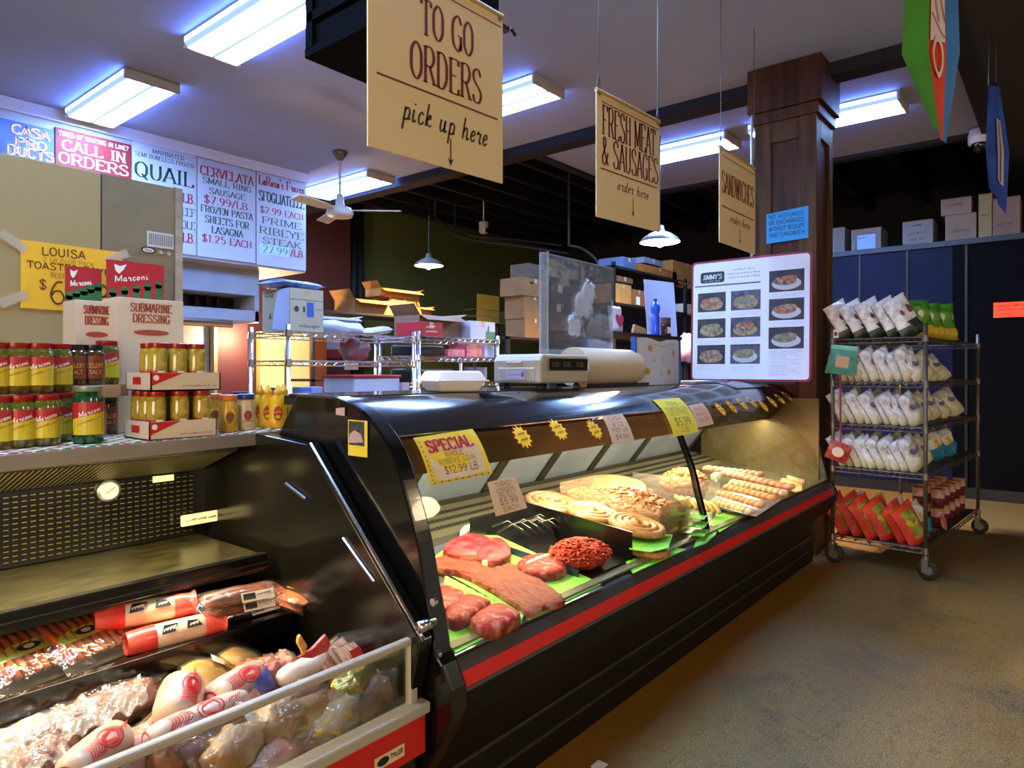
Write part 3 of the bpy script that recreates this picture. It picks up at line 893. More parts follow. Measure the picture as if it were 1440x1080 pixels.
# deck, vent grille, inner walls
dk = MB().add([(X0, 1.37, .598), (X1 - .03, 1.37, .598), (X1 - .03, 2.12, dz(2.12)), (X0, 2.12, dz(2.12))], [(0, 1, 2, 3)])
dk.box(X0, X1 - .03, 1.37, 2.4, .555, .565)
part('deck', dk, mat('deck_steel', '#5c5846', .35, .5, var=.1), t)
vg = MB().add([(X0, 2.12, dz(2.12)), (X1 - .03, 2.12, dz(2.12)), (X1 - .03, 2.38, .74), (X0, 2.38, .74)], [(0, 1, 2, 3)])
vs_ = MB()
n_ = Vector((0, -.43, .9)).normalized()
for r_ in range(3):
    for k in range(150):
        x = X0 + .05 + k * .0255
        f = .22 + .24 * r_
        y, z = 2.12 + .26 * f, dz(2.12) + (.74 - dz(2.12)) * f
        y2, z2 = 2.12 + .26 * (f + .10), dz(2.12) + (.74 - dz(2.12)) * (f + .10)
        vs_.quad((x, y - .002, z + .003), (x + .017, y - .002, z + .003), (x + .017, y2 - .002, z2 + .003), (x, y2 - .002, z2 + .003))
g = part('vent_panel', vg, mat('vent_tan', '#655e46', .45, .2), t)
part('vent_slots', vs_, BLACKF, g)
part('inner_end_wall', MB().box(X1 - .045, X1 - .031, 1.40, 2.3, .60, 1.2), mat('mirror_end', '#6e6140', .25, .5, var=.12, vs=3), t)
# end panels
EP = [(y - .012, z + .006) for y, z in PROFS] + [(2.03, 1.322), (2.07, 1.27), (2.40, .86), (2.40, 0), (1.44, 0), (1.44, .2), (1.32, .40), (1.29, .47), (1.295, .53), (1.33, .59)]
part('end_panel', MB().prism(EP, YZ, 1.33, X0), BLACK, t, bevel=.008, label='glossy black end panel')
EPR = [(y - .02, z + .008) for y, z in PROFS] + [(2.03, 1.32), (2.40, .86), (2.40, 0), (1.47, 0), (1.47, .19), (1.42, .28), (1.33, .41), (1.288, .47), (1.283, .53), (1.32, .592)]
hol = MB().prism(EPR, YZ, X1 - .03, X1 + .012)
part('end_panel', hol, BLACK, t, bevel=.006, label='black end panel beside the snack rack')
part('end_bolt', MB().lathe([(.011, -.006), (.011, .006)], (1.326, 1.36, .76), 12, M=Matrix.Rotation(PI / 2, 4, 'Y')).lathe([(.011, -.006), (.011, .006)], (1.326, 1.345, .62), 12, M=Matrix.Rotation(PI / 2, 4, 'Y')), CHROME, t)
# warm strip lamp light inside the case belongs to its tube
for k in range(4):
    ld = bpy.data.lights.new('case_tube_glow', 'AREA')
    ld.shape, ld.size, ld.size_y = 'RECTANGLE', .9, .05
    ld.energy, ld.color = 5.5, (1, .90, .60)
    lo = bpy.data.objects.new('case_tube_glow', ld)
    COL.objects.link(lo)
    lo.location = (X0 + .5 + k * .96, 1.80, 1.03)
    lo.rotation_euler = (.15, 0, 0)

# sticker and tape on the end panel
c4 = [at(u, v, X=1.326) for u, v in ((489, 590), (513, 590), (517, 640), (490, 640))]
t = thing('photo_sticker', 'small photo sticker with a yellow edge on the black end panel', 'sticker', tuple(c4[3]))
fr = frame(c4[3], (0, -1, 0), (0, 0, 1), .0015)
W = abs(c4[2].y - c4[3].y); Hh = c4[0].z - c4[3].z
b = MB()
b.add([fr(0, 0), fr(W, .0), fr(W, Hh), fr(0, Hh), fr(0, 0, -.001), fr(W, 0, -.001), fr(W, Hh, -.001), fr(0, Hh, -.001)], [(0, 1, 2, 3), (7, 6, 5, 4), (0, 4, 5, 1), (1, 5, 6, 2), (2, 6, 7, 3), (3, 7, 4, 0)])
part('backing', b, YELLOWP, t)
b = MB(); rect(b, fr, .004, W * .86, Hh * .3, Hh * .97, 0, .0005)
part('picture', b, mat('photo_dark', '#55524a', .5, col2='#2a2620', vs=60), t)
b = MB(); poly(b, fr, [(.004, Hh * .35), (W * .8, Hh * .4), (W * .7, Hh * .62), (W * .35, Hh * .72), (W * .1, Hh * .6)], 0, .001)
part('hand_print', b, mat('print_skin', '#c9a08c', .6), t)
q = [at(u, v, X=1.325) for u, v in ((473, 574), (485, 573), (485, 585), (473, 583))]
solo('paper_label', MB().add([tuple(p) for p in q] + [(p.x - .002, p.y, p.z) for p in q], [(0, 1, 2, 3), (7, 6, 5, 4), (0, 4, 5, 1), (1, 5, 6, 2), (2, 6, 7, 3), (3, 7, 4, 0)]), mat('paper_tan', '#c7a98c', .7), 'torn tan paper label above the photo sticker', 'label')

# ------------------------------------------------------------------ open cooler at the left
LX = 1.285
t = thing('open_cooler', 'black open front cooler with red base and packed meat', 'cooler', (.2, 1.9, 0))
COOL = t
LXA = -1.1
part('base', MB().box(LXA, LX, 1.43, 2.6, 0, .34).box(LXA, LX, 1.40, 2.6, .28, .345), mat('base_black', '#12100e', .5), t)
part('red_panel', MB().box(LXA, 1.31, 1.375, 1.40, .345, .455), mat('red_enamel', '#c0180f', .35), t, bevel=.004)
part('bumper', MB().box(LXA, 1.32, 1.365, 1.415, .455, .487), mat('bumper_white', '#a89f8d', .45), t, bevel=.006)
part('front_glass', MB().box(LXA, 1.275, 1.405, 1.409, .485, .65), clear('front_glass', '#eef0e8', gloss=.04, rough=.02), t)
part('top_rail', MB().box(LXA, 1.30, 1.394, 1.418, .646, .666), MATS['bumper_white'], t, bevel=.006)
part('corner_post', MB().box(1.272, 1.298, 1.394, 1.418, .48, .65), MATS['bumper_white'], t, bevel=.004)
part('deck', MB().box(LXA, LX, 1.42, 2.55, .36, .40), mat('deck_dark', '#1c1912', .4), t)
gr = MB()
for k in range(24):
    y = 1.95 + k * .025
    gr.box(LXA, LX - .02, y, y + .01, .415, .425)
part('deck_grille', gr, DULLMETAL, t)
part('back_wall', MB().box(LXA, LX, 2.55, 2.6, .36, 1.17), BLACKM, t)
OL = mat('olive_shelf', '#35301a', .28, col2='#1c190d', vs=5, stretch=(2, 6, 1), spec=.6)
s1 = part('upper_shelf', MB().box(LXA, LX - .06, 2.07, 2.55, .775, .795), OL, t)
part('shelf_lip', MB().box(LXA, LX - .05, 2.045, 2.075, .745, .80).box(LXA, LX - .05, 2.035, 2.05, .755, .775), BLACK, s1, bevel=.003)
s2 = part('lower_shelf', MB().box(LXA, LX - .03, 1.95, 2.55, .60, .62), OL, t)
part('shelf_lip', MB().box(LXA, LX - .03, 1.925, 1.955, .572, .63), BLACK, s2, bevel=.003)
# perforated back panel
pb = part('perforated_panel', MB().box(LXA, LX - .08, 2.50, 2.51, .80, 1.03), BLACK, t)
pf = MB()
for r_ in range(13):
    for k in range(92):
        x = -.95 + k * .0235
        z = .815 + r_ * .0165
        if (k * 7 + r_ * 3) % 5 == 0: pass
        pf.quad((x, 2.499, z), (x + .014, 2.499, z), (x + .014, 2.499, z + .0035), (x, 2.499, z + .0035))
part('slots', pf, mat('slot_glint', '#6a6138', .35, .6), pb)
# discharge honeycomb under the ledge
hc = part('honeycomb', MB().prism([(2.24, 1.125), (2.5, 1.035), (2.5, 1.05), (2.24, 1.14)], YZ, LXA, LX - .05), mat('honeycomb_dark', '#2b2716', .5), t)
hs = MB()
for k in range(150):
    x = -.95 + k * .0145
    hs.quad((x, 2.245, 1.121), (x + .005, 2.245, 1.121), (x + .012, 2.49, 1.036), (x + .007, 2.49, 1.036))
part('honeycomb_ribs', hs, mat('honeycomb_rib', '#857b4c', .5), hc)
# side panel with slanted front
SP = [(1.36, .665), (1.885, 1.165), (2.3, 1.19), (2.62, 1.19), (2.62, 0), (1.43, 0), (1.42, .34), (1.40, .5)]
part('side_panel', MB().prism(SP, YZ, LX - .012, 1.322), mat('side_black', '#0f0d0a', .2, spec=.6, var=.4, vs=3), t, bevel=.004, label='black side panel with slanted front edge')
part('edge_trim', MB().tube([(LX - .004, 1.352, .668), (LX - .004, 1.875, 1.168)], .006, 6), CHROME, t)
part('support_rod', MB().tube([at(402, 680, X=LX - .02), at(430, 702, X=LX - .02)], .006, 6), CHROME, t)
part('hinge', MB().tube([(1.27, 1.36, .705), (1.325, 1.36, .705)], .016, 10), CHROME, t, True)
part('side_rail', MB().tube([at(482, 757, X=LX - .016), at(526, 818, X=LX - .016)], .004, 6), CHROME, t)
# dial thermometer, labels
d = at(153, 690, Y=2.49)
th = part('thermometer', MB().lathe([(.034, -.012), (.038, 0), (.034, .006)], d, 24, M=Matrix.Rotation(PI / 2, 4, 'X')), STEEL, t, True)
part('dial', MB().lathe([(.028, 0), (.028, .0075)], d, 24, M=Matrix.Rotation(PI / 2, 4, 'X')), mat('dial_cream', '#f3ecc0', .5), th)
part('needle', MB().tube([d + Vector((-.012, -.0095, -.008)), d + Vector((.018, -.0095, .012))], .0012, 4), INK, th)
a = at(216, 679, Y=2.49); b_ = at(245, 667, Y=2.49)
part('sticker', MB().box(a.x, b_.x, 2.492, 2.498, a.z, b_.z), mat('label_cream', '#ece4b8', .6), t, label='cream label above the perforated panel')
a = at(255, 740, Y=2.46); b_ = at(308, 718, Y=2.46)
ho = part('label_holder', MB().box(a.x, b_.x, 2.455, 2.47, a.z - .003, a.z + .037), MATS['label_cream'], t, bevel=.004, label='cream label holder')
part('print', (lambda m: (write(m, 'DO NOT BLOCK VENTS', FY(a.x, 2.4545, a.z + .012), (b_.x - a.x) / 2, 0, .012, 'scrib', fit=(b_.x - a.x) * .8), m)[1])(MB()), INK, ho)
part('holder_clip', MB().box(b_.x + .012, b_.x + .045, 2.46, 2.475, a.z + .002, a.z + .04), MATS['label_cream'], t)
# maker plate on the red panel
fr = FY(1.13, 1.3735, .375)
mp = part('maker_plate', MB().box(1.13, 1.23, 1.3735, 1.377, .372, .405), mat('plate_cream', '#d9c39c', .4), t)
b = MB(); oval(b, fr, .026, .014, .02, .011, 0); write(b, 'TYLER', fr, .072, .009, .012, 'sans', fit=.042, k=1.3)
part('plate_print', b, INK, mp)
# canopy light of the open cooler, tucked under the ledge
for k in range(2):
    ld = bpy.data.lights.new('canopy_glow', 'AREA')
    ld.shape, ld.size, ld.size_y = 'RECTANGLE', 1.0, .05
    ld.energy, ld.color = 7.5, (1, .83, .46)
    lo = bpy.data.objects.new('canopy_glow', ld)
    COL.objects.link(lo)
    lo.location = (-.35 + k * 1.0, 2.07, 1.118)
    lo.rotation_euler = (.1, 0, 0)
# steel topped ledge carrying the jars
def lz(x): return 1.176 + .012 * (x - .4)
t = thing('jar_ledge', 'steel edged ledge with a green and red checked liner above the open cooler', 'ledge', (.3, 2.4, 1.12))
LA, LB = -1.1, 1.44
sl = lambda z0, z1, y0, y1: MB().add([(LA, y0, lz(LA) + z0), (LB, y0, lz(LB) + z0), (LB, y1, lz(LB) + z0), (LA, y1, lz(LA) + z0), (LA, y0, lz(LA) + z1), (LB, y0, lz(LB) + z1), (LB, y1, lz(LB) + z1), (LA, y1, lz(LA) + z1)],
        [(3, 2, 1, 0), (4, 5, 6, 7), (0, 1, 5, 4), (1, 2, 6, 5), (2, 3, 7, 6), (3, 0, 4, 7)])
part('board', sl(-.045, -.001, 2.19, 2.82), mat('ledge_steel', '#9a8f7e', .4, .5, var=.12, vs=4), t, bevel=.003)
def liner_mat():
    m = mat('checked_liner', '#dcdcb8', .7)
    nt = m.node_tree; b = nt.nodes['Principled BSDF']
    tc = nt.nodes.new('ShaderNodeTexCoord')
    mp = nt.nodes.new('ShaderNodeMapping'); mp.inputs['Rotation'].default_value = (0, 0, .78)
    nt.links.new(tc.outputs['Object'], mp.inputs[0])
    prev = None
    for ax, col in (('BANDS', 'X'), ('BANDS', 'Y')):
        w = nt.nodes.new('ShaderNodeTexWave'); w.wave_type = 'BANDS'; w.bands_direction = col
        w.inputs['Scale'].default_value = 7
        nt.links.new(mp.outputs[0], w.inputs['Vector'])
        r = nt.nodes.new('ShaderNodeMath'); r.operation = 'GREATER_THAN'; r.inputs[1].default_value = .72
        nt.links.new(w.outputs['Fac'], r.inputs[0])
        mx = nt.nodes.new('ShaderNodeMix'); mx.data_type = 'RGBA'
        if prev is None: mx.inputs['A'].default_value = srgb('#e2e0c0')
        else: nt.links.new(prev, mx.inputs['A'])
        mx.inputs['B'].default_value = srgb('#3c7a3a' if col == 'X' else '#b5463a')
        nt.links.new(r.outputs[0], mx.inputs['Factor'])
        prev = mx.outputs['Result']
    nt.links.new(prev, b.inputs['Base Color'])
    return m
part('liner', sl(-.001, .0015, 2.195, 2.80), liner_mat(), t)
# ------------------------------------------------------------------ hanging cream signs
CREAM = mat('sign_cream', '#dcc38e', .6)
CREAMB = mat('sign_cream_edge', '#b08f58', .6)
RULE = mat('sign_rule_brown', '#6a2a1c', .6)
SCRIPTM = mat('sign_script_brown', '#3a2a18', .6)
WIRE = mat('wire_dark', '#4a4640', .4, .7)
def sheet(mb, fr, W, Hh, th=.004, mi=0, z0=0., x0=0.):
    a = [fr(x0, z0), fr(W, z0), fr(W, Hh), fr(x0, Hh)]
    b = [fr(x0, z0, -th), fr(W, z0, -th), fr(W, Hh, -th), fr(x0, Hh, -th)]
    return mb.add(a + b, [(0, 1, 2, 3), (7, 6, 5, 4), (0, 4, 5, 1), (1, 5, 6, 2), (2, 6, 7, 3), (3, 7, 4, 0)], mi)

def hang_sign(name, label, x0, x1, zl, zr, Hh, Y, lines, script, rules, wires=True, ys=.0, arrow=None, top=.06):
    W = math.hypot(x1 - x0, zr - zl)
    O = Vector((x0, Y, zl))
    xd = Vector((x1 - x0, ys, zr - zl)).normalized()
    fr = frame(O, xd, (0, 0, 1), 0)
    t = thing(name, label, 'hanging sign', (x0 + (x1 - x0) / 2, Y, (zl + zr) / 2))
    part('board', sheet(MB(), fr, W, Hh, .006), CREAM, t)
    part('top_batten', MB().tube([fr(0, Hh - .012, -.003), fr(W, Hh - .012, -.003)], .011, 8), CREAMB, t)
    f2 = frame(O, xd, (0, 0, 1), .0015)
    b = MB()
    for s, fx, z, size, fit in lines:
        write(b, s, f2, fx * W, z, size, 'serif', fit=fit * W, k=.95)
    part('lettering', b, DKRED, t)
    b = MB()
    for z in rules:
        rect(b, f2, .05 * W, .95 * W, z - .0035, z + .0035)
    rect(b, f2, .06 * W, .98 * W, Hh - top, Hh - top + .005)
    part('rule_lines', b, RULE, t)
    b = MB()
    s, fx, z, size, fit = script
    write(b, s, f2, fx * W, z, size, 'script', fit=fit * W, slant=.28, k=1.1)
    part('script_lettering', b, SCRIPTM, t)
    b = MB()
    ax, az, al = arrow
    rect(b, f2, ax * W - .003, ax * W + .003, az, az + al)
    poly(b, f2, [(ax * W, az - .012), (ax * W + .016, az + .018), (ax * W, az + .006), (ax * W - .016, az + .018)])
    part('arrow', b, SCRIPTM, t)
    b = MB()
    for fx in (.03, .965):
        b.lathe([(.009, -.003), (.009, .003)], fr(fx * W, Hh - .03, .003), 10, M=Matrix.Rotation(PI / 2, 4, 'X'))
    part('grommet', b, STEEL, t)
    if wires:
        b = MB()
        for fx in (.03, .965):
            p = fr(fx * W, Hh - .03)
            b.tube([p, p + Vector((0, .0, .09))], .0022, 5)
            b.tube([p + Vector((-.012, 0, .0)), p + Vector((-.014, 0, .04)), p + Vector((0, 0, .1)), p + Vector((.014, 0, .04)), p + Vector((.012, 0, 0))], .002, 5)
            b.tube([p + Vector((0, 0, .09)), (p.x, p.y, CEIL)], .0022, 5)
        part('hanging_wire', b, WIRE, t)
    return t

SY = 1.70
a, b_ = at(517.5, 205, Y=SY), at(707, 258, Y=SY)
hang_sign('hanging_sign', 'large cream sign reading to go orders with pick up here below', a.x, b_.x, a.z, b_.z, .66, SY,
          [('TO GO', .54, .432, .122, .40), ('ORDERS', .54, .272, .124, .54)], ('pick up here', .53, .122, .085, .64), [.240], False, arrow=(.56, .022, .085))
a, b_ = at(839, 305.5, Y=SY), at(927.5, 325.5, Y=SY)
hang_sign('hanging_sign', 'cream hanging sign reading fresh meat and sausages', a.x, b_.x, a.z + .004, b_.z - .004, .605, SY,
          [('FRESH MEAT', .5, .395, .140, .84), ('& SAUSAGES', .52, .255, .130, .90)], ('order here', .54, .155, .058, .5), [.232], True, arrow=(.54, .055, .082))
a, b_ = at(1012, 340, Y=SY), at(1062, 358, Y=SY)
hang_sign('hanging_sign', 'cream hanging sign reading sandwiches beside the wooden column', a.x, b_.x, a.z, b_.z, .615, SY,
          [('SANDWICHES', .5, .325, .135, .90)], ('order here', .54, .155, .058, .55), [.235], True, arrow=(.54, .05, .08))

# black cabinet hung behind the to-go sign
c0, c1 = 1.405, 2.055
t = thing('hanging_cabinet', 'black box cabinet hanging from the ceiling behind the to-go orders sign', 'cabinet', ((c0 + c1) / 2, 1.90, 2.5))
part('shell', MB().box(c0, c1, 1.74, 2.07, 2.53, 3.25), mat('cabinet_black', '#030305', .8, spec=.03), t, bevel=.004)
part('bottom_trim', MB().box(c0 - .01, c1 + .01, 1.735, 2.08, 2.50, 2.535), MATS['cabinet_black'], t, bevel=.004)
part('side_rail', MB().box(c0 - .012, c0, 1.74, 2.07, 2.62, 2.65).box(c0 - .012, c0, 2.03, 2.07, 2.53, 3.25), MATS['cabinet_black'], t)
part('hanger_rod', MB().tube([(c0 + .1, 1.9, 3.25), (c0 + .1, 1.9, CEIL)], .01, 6).tube([(c1 - .1, 1.9, 3.25), (c1 - .1, 1.9, CEIL)], .01, 6), STEEL, t)
part('sign_bracket', MB().box(c0 + .03, c1 + .03, 1.708, 1.74, 2.745, 2.76).tube([(c1 + .02, 1.70, 2.75), (c1 + .05, 1.70, 2.735)], .008, 6), BLACKM, t)

# ------------------------------------------------------------------ menu signs on the soffit
SOY = 7.196
def board(name, label, u0, u1, vt0, vb0, color, cat='menu sign', inset=.006):
    """a flat board on the soffit face, its left edge from (u0, vt0) down to (u0, vb0)"""
    a, c = at(u0, vb0, Y=SOY - .02), at(u0, vt0, Y=SOY - .02)
    d = at(u1, vb0, Y=SOY - .02)
    W, Hh = d.x - a.x - inset, c.z - a.z
    fr = frame(a, (1, 0, 0), (0, 0, 1), 0)
    t = thing(name, label, cat, (a.x + W / 2, SOY - .01, a.z))
    part('board', sheet(MB(), fr, W, Hh, .012), color, t)
    return t, frame(a, (1, 0, 0), (0, 0, 1), .002), W, Hh
PW = mat('menu_white', '#b3bacb', .6)
t, fr, W, Hh = board('product_sign', 'blue and orange printed sign at the near end of the sign strip', -30, 77, 158, 222, mat('poster_blue', '#3a51a0', .6, col2='#6379b8', vs=3))
b = MB()
for s, z, sz, w in (('CASA', .72, .2, .5), ('PRO', .47, .18, .42), ('DUCTS', .24, .2, .62)):
    write(b, s, fr, W * .68, Hh * z, Hh * sz, 'bold', fit=W * w, k=1.7)
part('lettering_outline', b, mat('poster_white', '#f0f0f4', .6), t)
b = MB()
f2 = lambda x, y, e=0.: fr(x, y, e + .004)
for s, z, sz, w in (('CASA', .73, .17, .48), ('PRO', .48, .15, .40), ('DUCTS', .25, .17, .6)):
    write(b, s, f2, W * .68, Hh * z, Hh * sz, 'bold', fit=W * w, k=.8)
part('lettering', b, mat('poster_orange', '#d86a3c', .6), t)

t, fr, W, Hh = board('call_in_orders_sign', 'red sign asking tired of waiting with call in orders in white', 78, 185.5, 178, 231, mat('menu_red', '#861522', .6))
b = MB()
write(b, 'TIRED OF WAITING IN LINE?', fr, W * .5, Hh * .80, Hh * .12, 'sans', fit=W * .92, k=1.2)
write(b, 'CALL IN', fr, W * .5, Hh * .44, Hh * .27, 'bold', fit=W * .84)
write(b, 'ORDERS', fr, W * .5, Hh * .08, Hh * .28, 'bold', fit=W * .92)
part('lettering', b, mat('menu_letter_white', '#ece8ea', .6), t)

a = at(186, 232, Y=SOY - .02)
def tall_board(name, label, u0, u1, z0, z1):
    a, d = at(u0, 300, Y=SOY - .02), at(u1, 300, Y=SOY - .02)
    W, Hh = d.x - a.x - .008, z1 - z0
    o = Vector((a.x, a.y, z0))
    t = thing(name, label, 'menu sign', (a.x + W / 2, SOY - .01, z0))
    part('board', sheet(MB(), frame(o, (1, 0, 0), (0, 0, 1), 0), W, Hh, .012), PW, t)
    return t, frame(o, (1, 0, 0), (0, 0, 1), .002), W, Hh
ZB, ZT = 2.63, 3.68
t, fr, W, Hh = tall_board('quail_sign', 'white menu sign reading marinated semi boneless frozen quail', 186, 277, ZB, ZT + .03)
b = MB()
write(b, 'MARINATED', fr, W * .55, Hh * .905, .042, 'serif', fit=W * .5)
write(b, 'SEMI BONELESS FROZEN', fr, W * .5, Hh * .85, .042, 'serif', fit=W * .92)
write(b, 'QUAIL', fr, W * .5, Hh * .66, .150, 'serif', fit=W * .92, k=1.25)
write(b, 'BEEF', fr, W * .98, Hh * .37, .085, 'serif', align='r', xs=.75)
write(b, 'WHOLE', fr, W * .98, Hh * .245, .085, 'serif', align='r', xs=.75)
part('lettering', b, GREENINK, t)
b = MB()
write(b, '/LB.', fr, W * .98, Hh * .50, .095, 'bold', align='r', xs=.8)
write(b, '/LB.', fr, W * .98, Hh * .115, .095, 'bold', align='r', xs=.8)
part('price_lettering', b, mat('menu_magenta', '#a3263f', .6), t)

t, fr, W, Hh = tall_board('cervelata_sign', 'white menu sign headed cervelata with frozen pasta sheets below', 278, 360, ZB, ZT)
g, r_ = MB(), MB()
for m_, tx_, z_, sz_, w_, st_ in ((r_, 'CERVELATA', .835, .10, .92, 'serif'), (g, 'SMALL RING', .757, .062, .84, 'serif'), (g, 'SAUSAGE', .658, .062, .62, 'serif'), (r_, '$7.99/LB.', .555, .080, .80, 'serif'),
        (g, 'FROZEN PASTA', .460, .072, .90, 'serif'), (g, 'SHEETS FOR', .355, .076, .76, 'serif'), (g, 'LASAGNA', .255, .076, .54, 'serif'), (r_, '$1.25 EACH', .155, .078, .86, 'serif')):
    write(m_, tx_, fr, W * .5, Hh * z_, sz_, st_, fit=W * w_, k=1.3)
part('lettering', g, GREENINK, t)
part('price_lettering', r_, MATS['menu_magenta'], t)
t, fr, W, Hh = tall_board('sfogliatelle_sign', 'white menu sign listing frozen sfogliatelle and prime ribeye steak', 361, 431, ZB - .01, ZT)
g, r_ = MB(), MB()
for m_, tx_, z_, sz_, w_ in ((r_, "LaRosa's Frozen", .875, .105, .92), (g, 'SFOGLIATELLE', .70, .115, .92), (r_, '$2.99 EACH', .572, .072, .88), (g, 'PRIME', .46, .075, .80), (g, 'RIBEYE', .345, .080, .90), (g, 'STEAK', .24, .072, .78), (r_, '/LB', .145, .078, .26)):
    write(m_, tx_, fr, W * (.5 if tx_ != '/LB' else .80), Hh * z_, sz_, 'serif', fit=W * w_, k=1.3)
part('lettering', g, GREENINK, t)
part('price_lettering', r_, MATS['menu_magenta'], t)
b = MB(); rect(b, fr, W * .06, W * .64, Hh * .125, Hh * .235)
pl = part('price_patch', b, mat('patch_pale_blue', '#bfe2f2', .6), t)
b = MB(); write(b, '27.99', f2 if False else (lambda x, y, e=0., fr=fr: fr(x, y, e + .003)), W * .36, Hh * .145, .078, 'serif', fit=W * .5, k=1.3)
part('patch_lettering', b, mat('letter_teal', '#3c93a8', .6), pl)

# ------------------------------------------------------------------ standing freezer behind the ledge
FRY = 2.85
fx1 = 1.325
t = thing('standing_freezer', 'tall beige standing freezer with a steel edge behind the jars', 'freezer', (.2, 3.2, 0))
BEIGE = mat('freezer_beige', '#a08a5c', .45, var=.05, vs=1.5)
part('shell', MB().box(-1.2, fx1, FRY + .03, 3.7, .08, 2.16), BEIGE, t)
part('base', MB().box(-1.2, fx1 - .02, FRY + .08, 3.65, 0, .08), BLACKM, t)
part('door', MB().box(-1.2, 1.02, FRY, FRY + .03, .1, 2.155), BEIGE, t, bevel=.004)
part('front_panel', MB().box(1.025, fx1 - .03, FRY + .004, FRY + .03, .1, 2.155), mat('freezer_panel', '#85765a', .4, .25, var=.06), t)
part('edge_strip', MB().box(fx1 - .03, fx1 + .003, FRY - .006, FRY + .035, .08, 2.16), STEEL, t, bevel=.003)
q0, q1 = at(207, 346, Y=FRY), at(244, 330, Y=FRY)
gl = part('vent_grille', MB().box(q0.x, q1.x, FRY - .001, FRY + .006, q0.z, q1.z), mat('grille_grey', '#c8c4b8', .5), t)
b = MB()
for k in range(13):
    x = q0.x + .006 + k * (q1.x - q0.x - .012) / 12.5
    b.quad((x, FRY - .002, q0.z + .008), (x + .004, FRY - .002, q0.z + .008), (x + .004, FRY - .002, q1.z - .008), (x, FRY - .002, q1.z - .008))
part('grille_slots', b, mat('slot_grey', '#6b675c', .6), gl)
q = at(208, 352, Y=FRY)
b = MB(); fr = FY(q.x, FRY, q.z, .004); oval(b, fr, 0, 0, .028, .013)
lg = part('maker_badge', b, BLACKM, t)
b = MB(); oval(b, fr, 0, 0, .022, .009, 0, .001); part('badge_face', b, OFFWHITE, lg)
b = MB(); write(b, 'TRUE', lambda x, y, e=0.: fr(x, y, .002), 0, -.005, .009, 'sans', fit=.03, k=1.2); part('badge_print', b, INK, lg)
b = MB()
for u, v in ((226, 355), (237, 357)):
    q = at(u, v, Y=FRY); b.lathe([(.008, -.004), (.008, .004)], q, 10, M=Matrix.Rotation(PI / 2, 4, 'X'))
part('key_lock', b, STEEL, t)
# yellow hand written sign
a = at(29, 433, Y=FRY - .006); c = at(172, 350, Y=FRY - .006)
W, Hh = c.x - a.x, at(30, 337, Y=FRY - .006).z - a.z
t = thing('yellow_sale_sign', 'yellow handwritten paper sign for toasted ravioli taped on the freezer', 'paper sign', (a.x + W / 2, FRY - .004, a.z))
fr = frame(a, (1, 0, 0), (0, 0, 1), 0)
part('sheet', sheet(MB(), fr, W, Hh, .002), mat('paper_amber', '#eab31c', .7), t)
f2 = frame(a, (1, 0, 0), (0, 0, 1), .0015)
b = MB()
write(b, 'LOUISA', f2, W * .40, Hh * .82, Hh * .12, 'hand', fit=W * .42, k=1.8, jit=.06)
write(b, '2 LB CLUB PACK', f2, W * .45, Hh * .72, Hh * .06, 'hand', fit=W * .5, jit=.1)
write(b, 'TOASTED RAVIOLI', f2, W * .53, Hh * .60, Hh * .10, 'hand', fit=W * .95, k=1.9, jit=.06)
write(b, 'BEEF OR CHEESE', f2, W * .52, Hh * .49, Hh * .07, 'hand', fit=W * .5, jit=.06)
write(b, '$', f2, W * .20, Hh * .30, Hh * .14, 'hand', k=1.3)
write(b, '6.99', f2, W * .56, Hh * .10, Hh * .34, 'hand', fit=W * .6, k=.95)
part('lettering', b, mat('marker_brown', '#5a3a12', .6), t)
b = MB()
for x, z, a_ in ((-.02, Hh - .01, .6), (-.02, .03, -.5), (W - .02, Hh - .02, -.5)):
    M = Matrix.Translation(fr(x, z, .003)) @ Matrix.Rotation(a_, 4, 'Y')
    b.add([M @ Vector(p) for p in ((-.045, 0, -.016), (.045, 0, -.016), (.045, 0, .016), (-.045, 0, .016))], [(0, 1, 2, 3)])
part('tape', b, clear('tape', gloss=.08, rough=.3, haze=.35, hazecol='#e6dcc0'), t)

# ------------------------------------------------------------------ price notes taped on the case glass
def bil(c, a, b): return (c[0] * (1 - a) + c[1] * a) * (1 - b) + (c[3] * (1 - a) + c[2] * a) * b
def glass_patch(uv, eps=.004):
    """a sheet that follows the curved glass: returns fn(x 0..1, y 0..1, lift)"""
    C_ = [on_glass(u, v) for u, v in uv]     # bottom-left, bottom-right, top-right, top-left
    def fn(a, b, e=0.):
        p = bil(C_, a, b)
        y = gy(p.z) if p.z < PROFS[-1][1] else p.y
        return Vector((p.x, y - eps - e, p.z + (eps + e) * .3))
    w = ((C_[1] - C_[0]).length + (C_[2] - C_[3]).length) / 2
    h = ((C_[3] - C_[0]).length + (C_[2] - C_[1]).length) / 2
    return fn, w, h
def note(name, label, uv, color, cat='paper sign', curl=0.):
    fn, w, h = glass_patch(uv, .011)
    t = thing(name, label, cat, tuple(fn(.5, .0)))
    b = MB()
    b.grid(lambda a, b_: fn(a, b_), 4, 8)
    b.grid(lambda a, b_: fn(a, b_, -.0015), 4, 8)
    part('sheet', b, color, t)
    return t, (lambda x, y, e=0.: fn(x / w, y / h, .0015 + e)), w, h
TANP = mat('paper_tan_card', '#d9b583', .7)
t, f, w, h = note('special_sign', 'yellow bordered paper sign with special in red letters', [(603, 684), (689, 667), (661, 604), (578, 617)], mat('paper_gold', '#e6bc22', .65))
b = MB(); poly(b, f, [(w * .10, h * .06), (w * .5, h * .02 + .004), (w * .9, h * .08), (w * .93, h * .5), (w * .9, h * .72), (w * .12, h * .80), (w * .08, h * .4)], 0)
part('inner_panel', b, TANP, t)
g = lambda x, y, e=0.: f(x, y, e + .001)
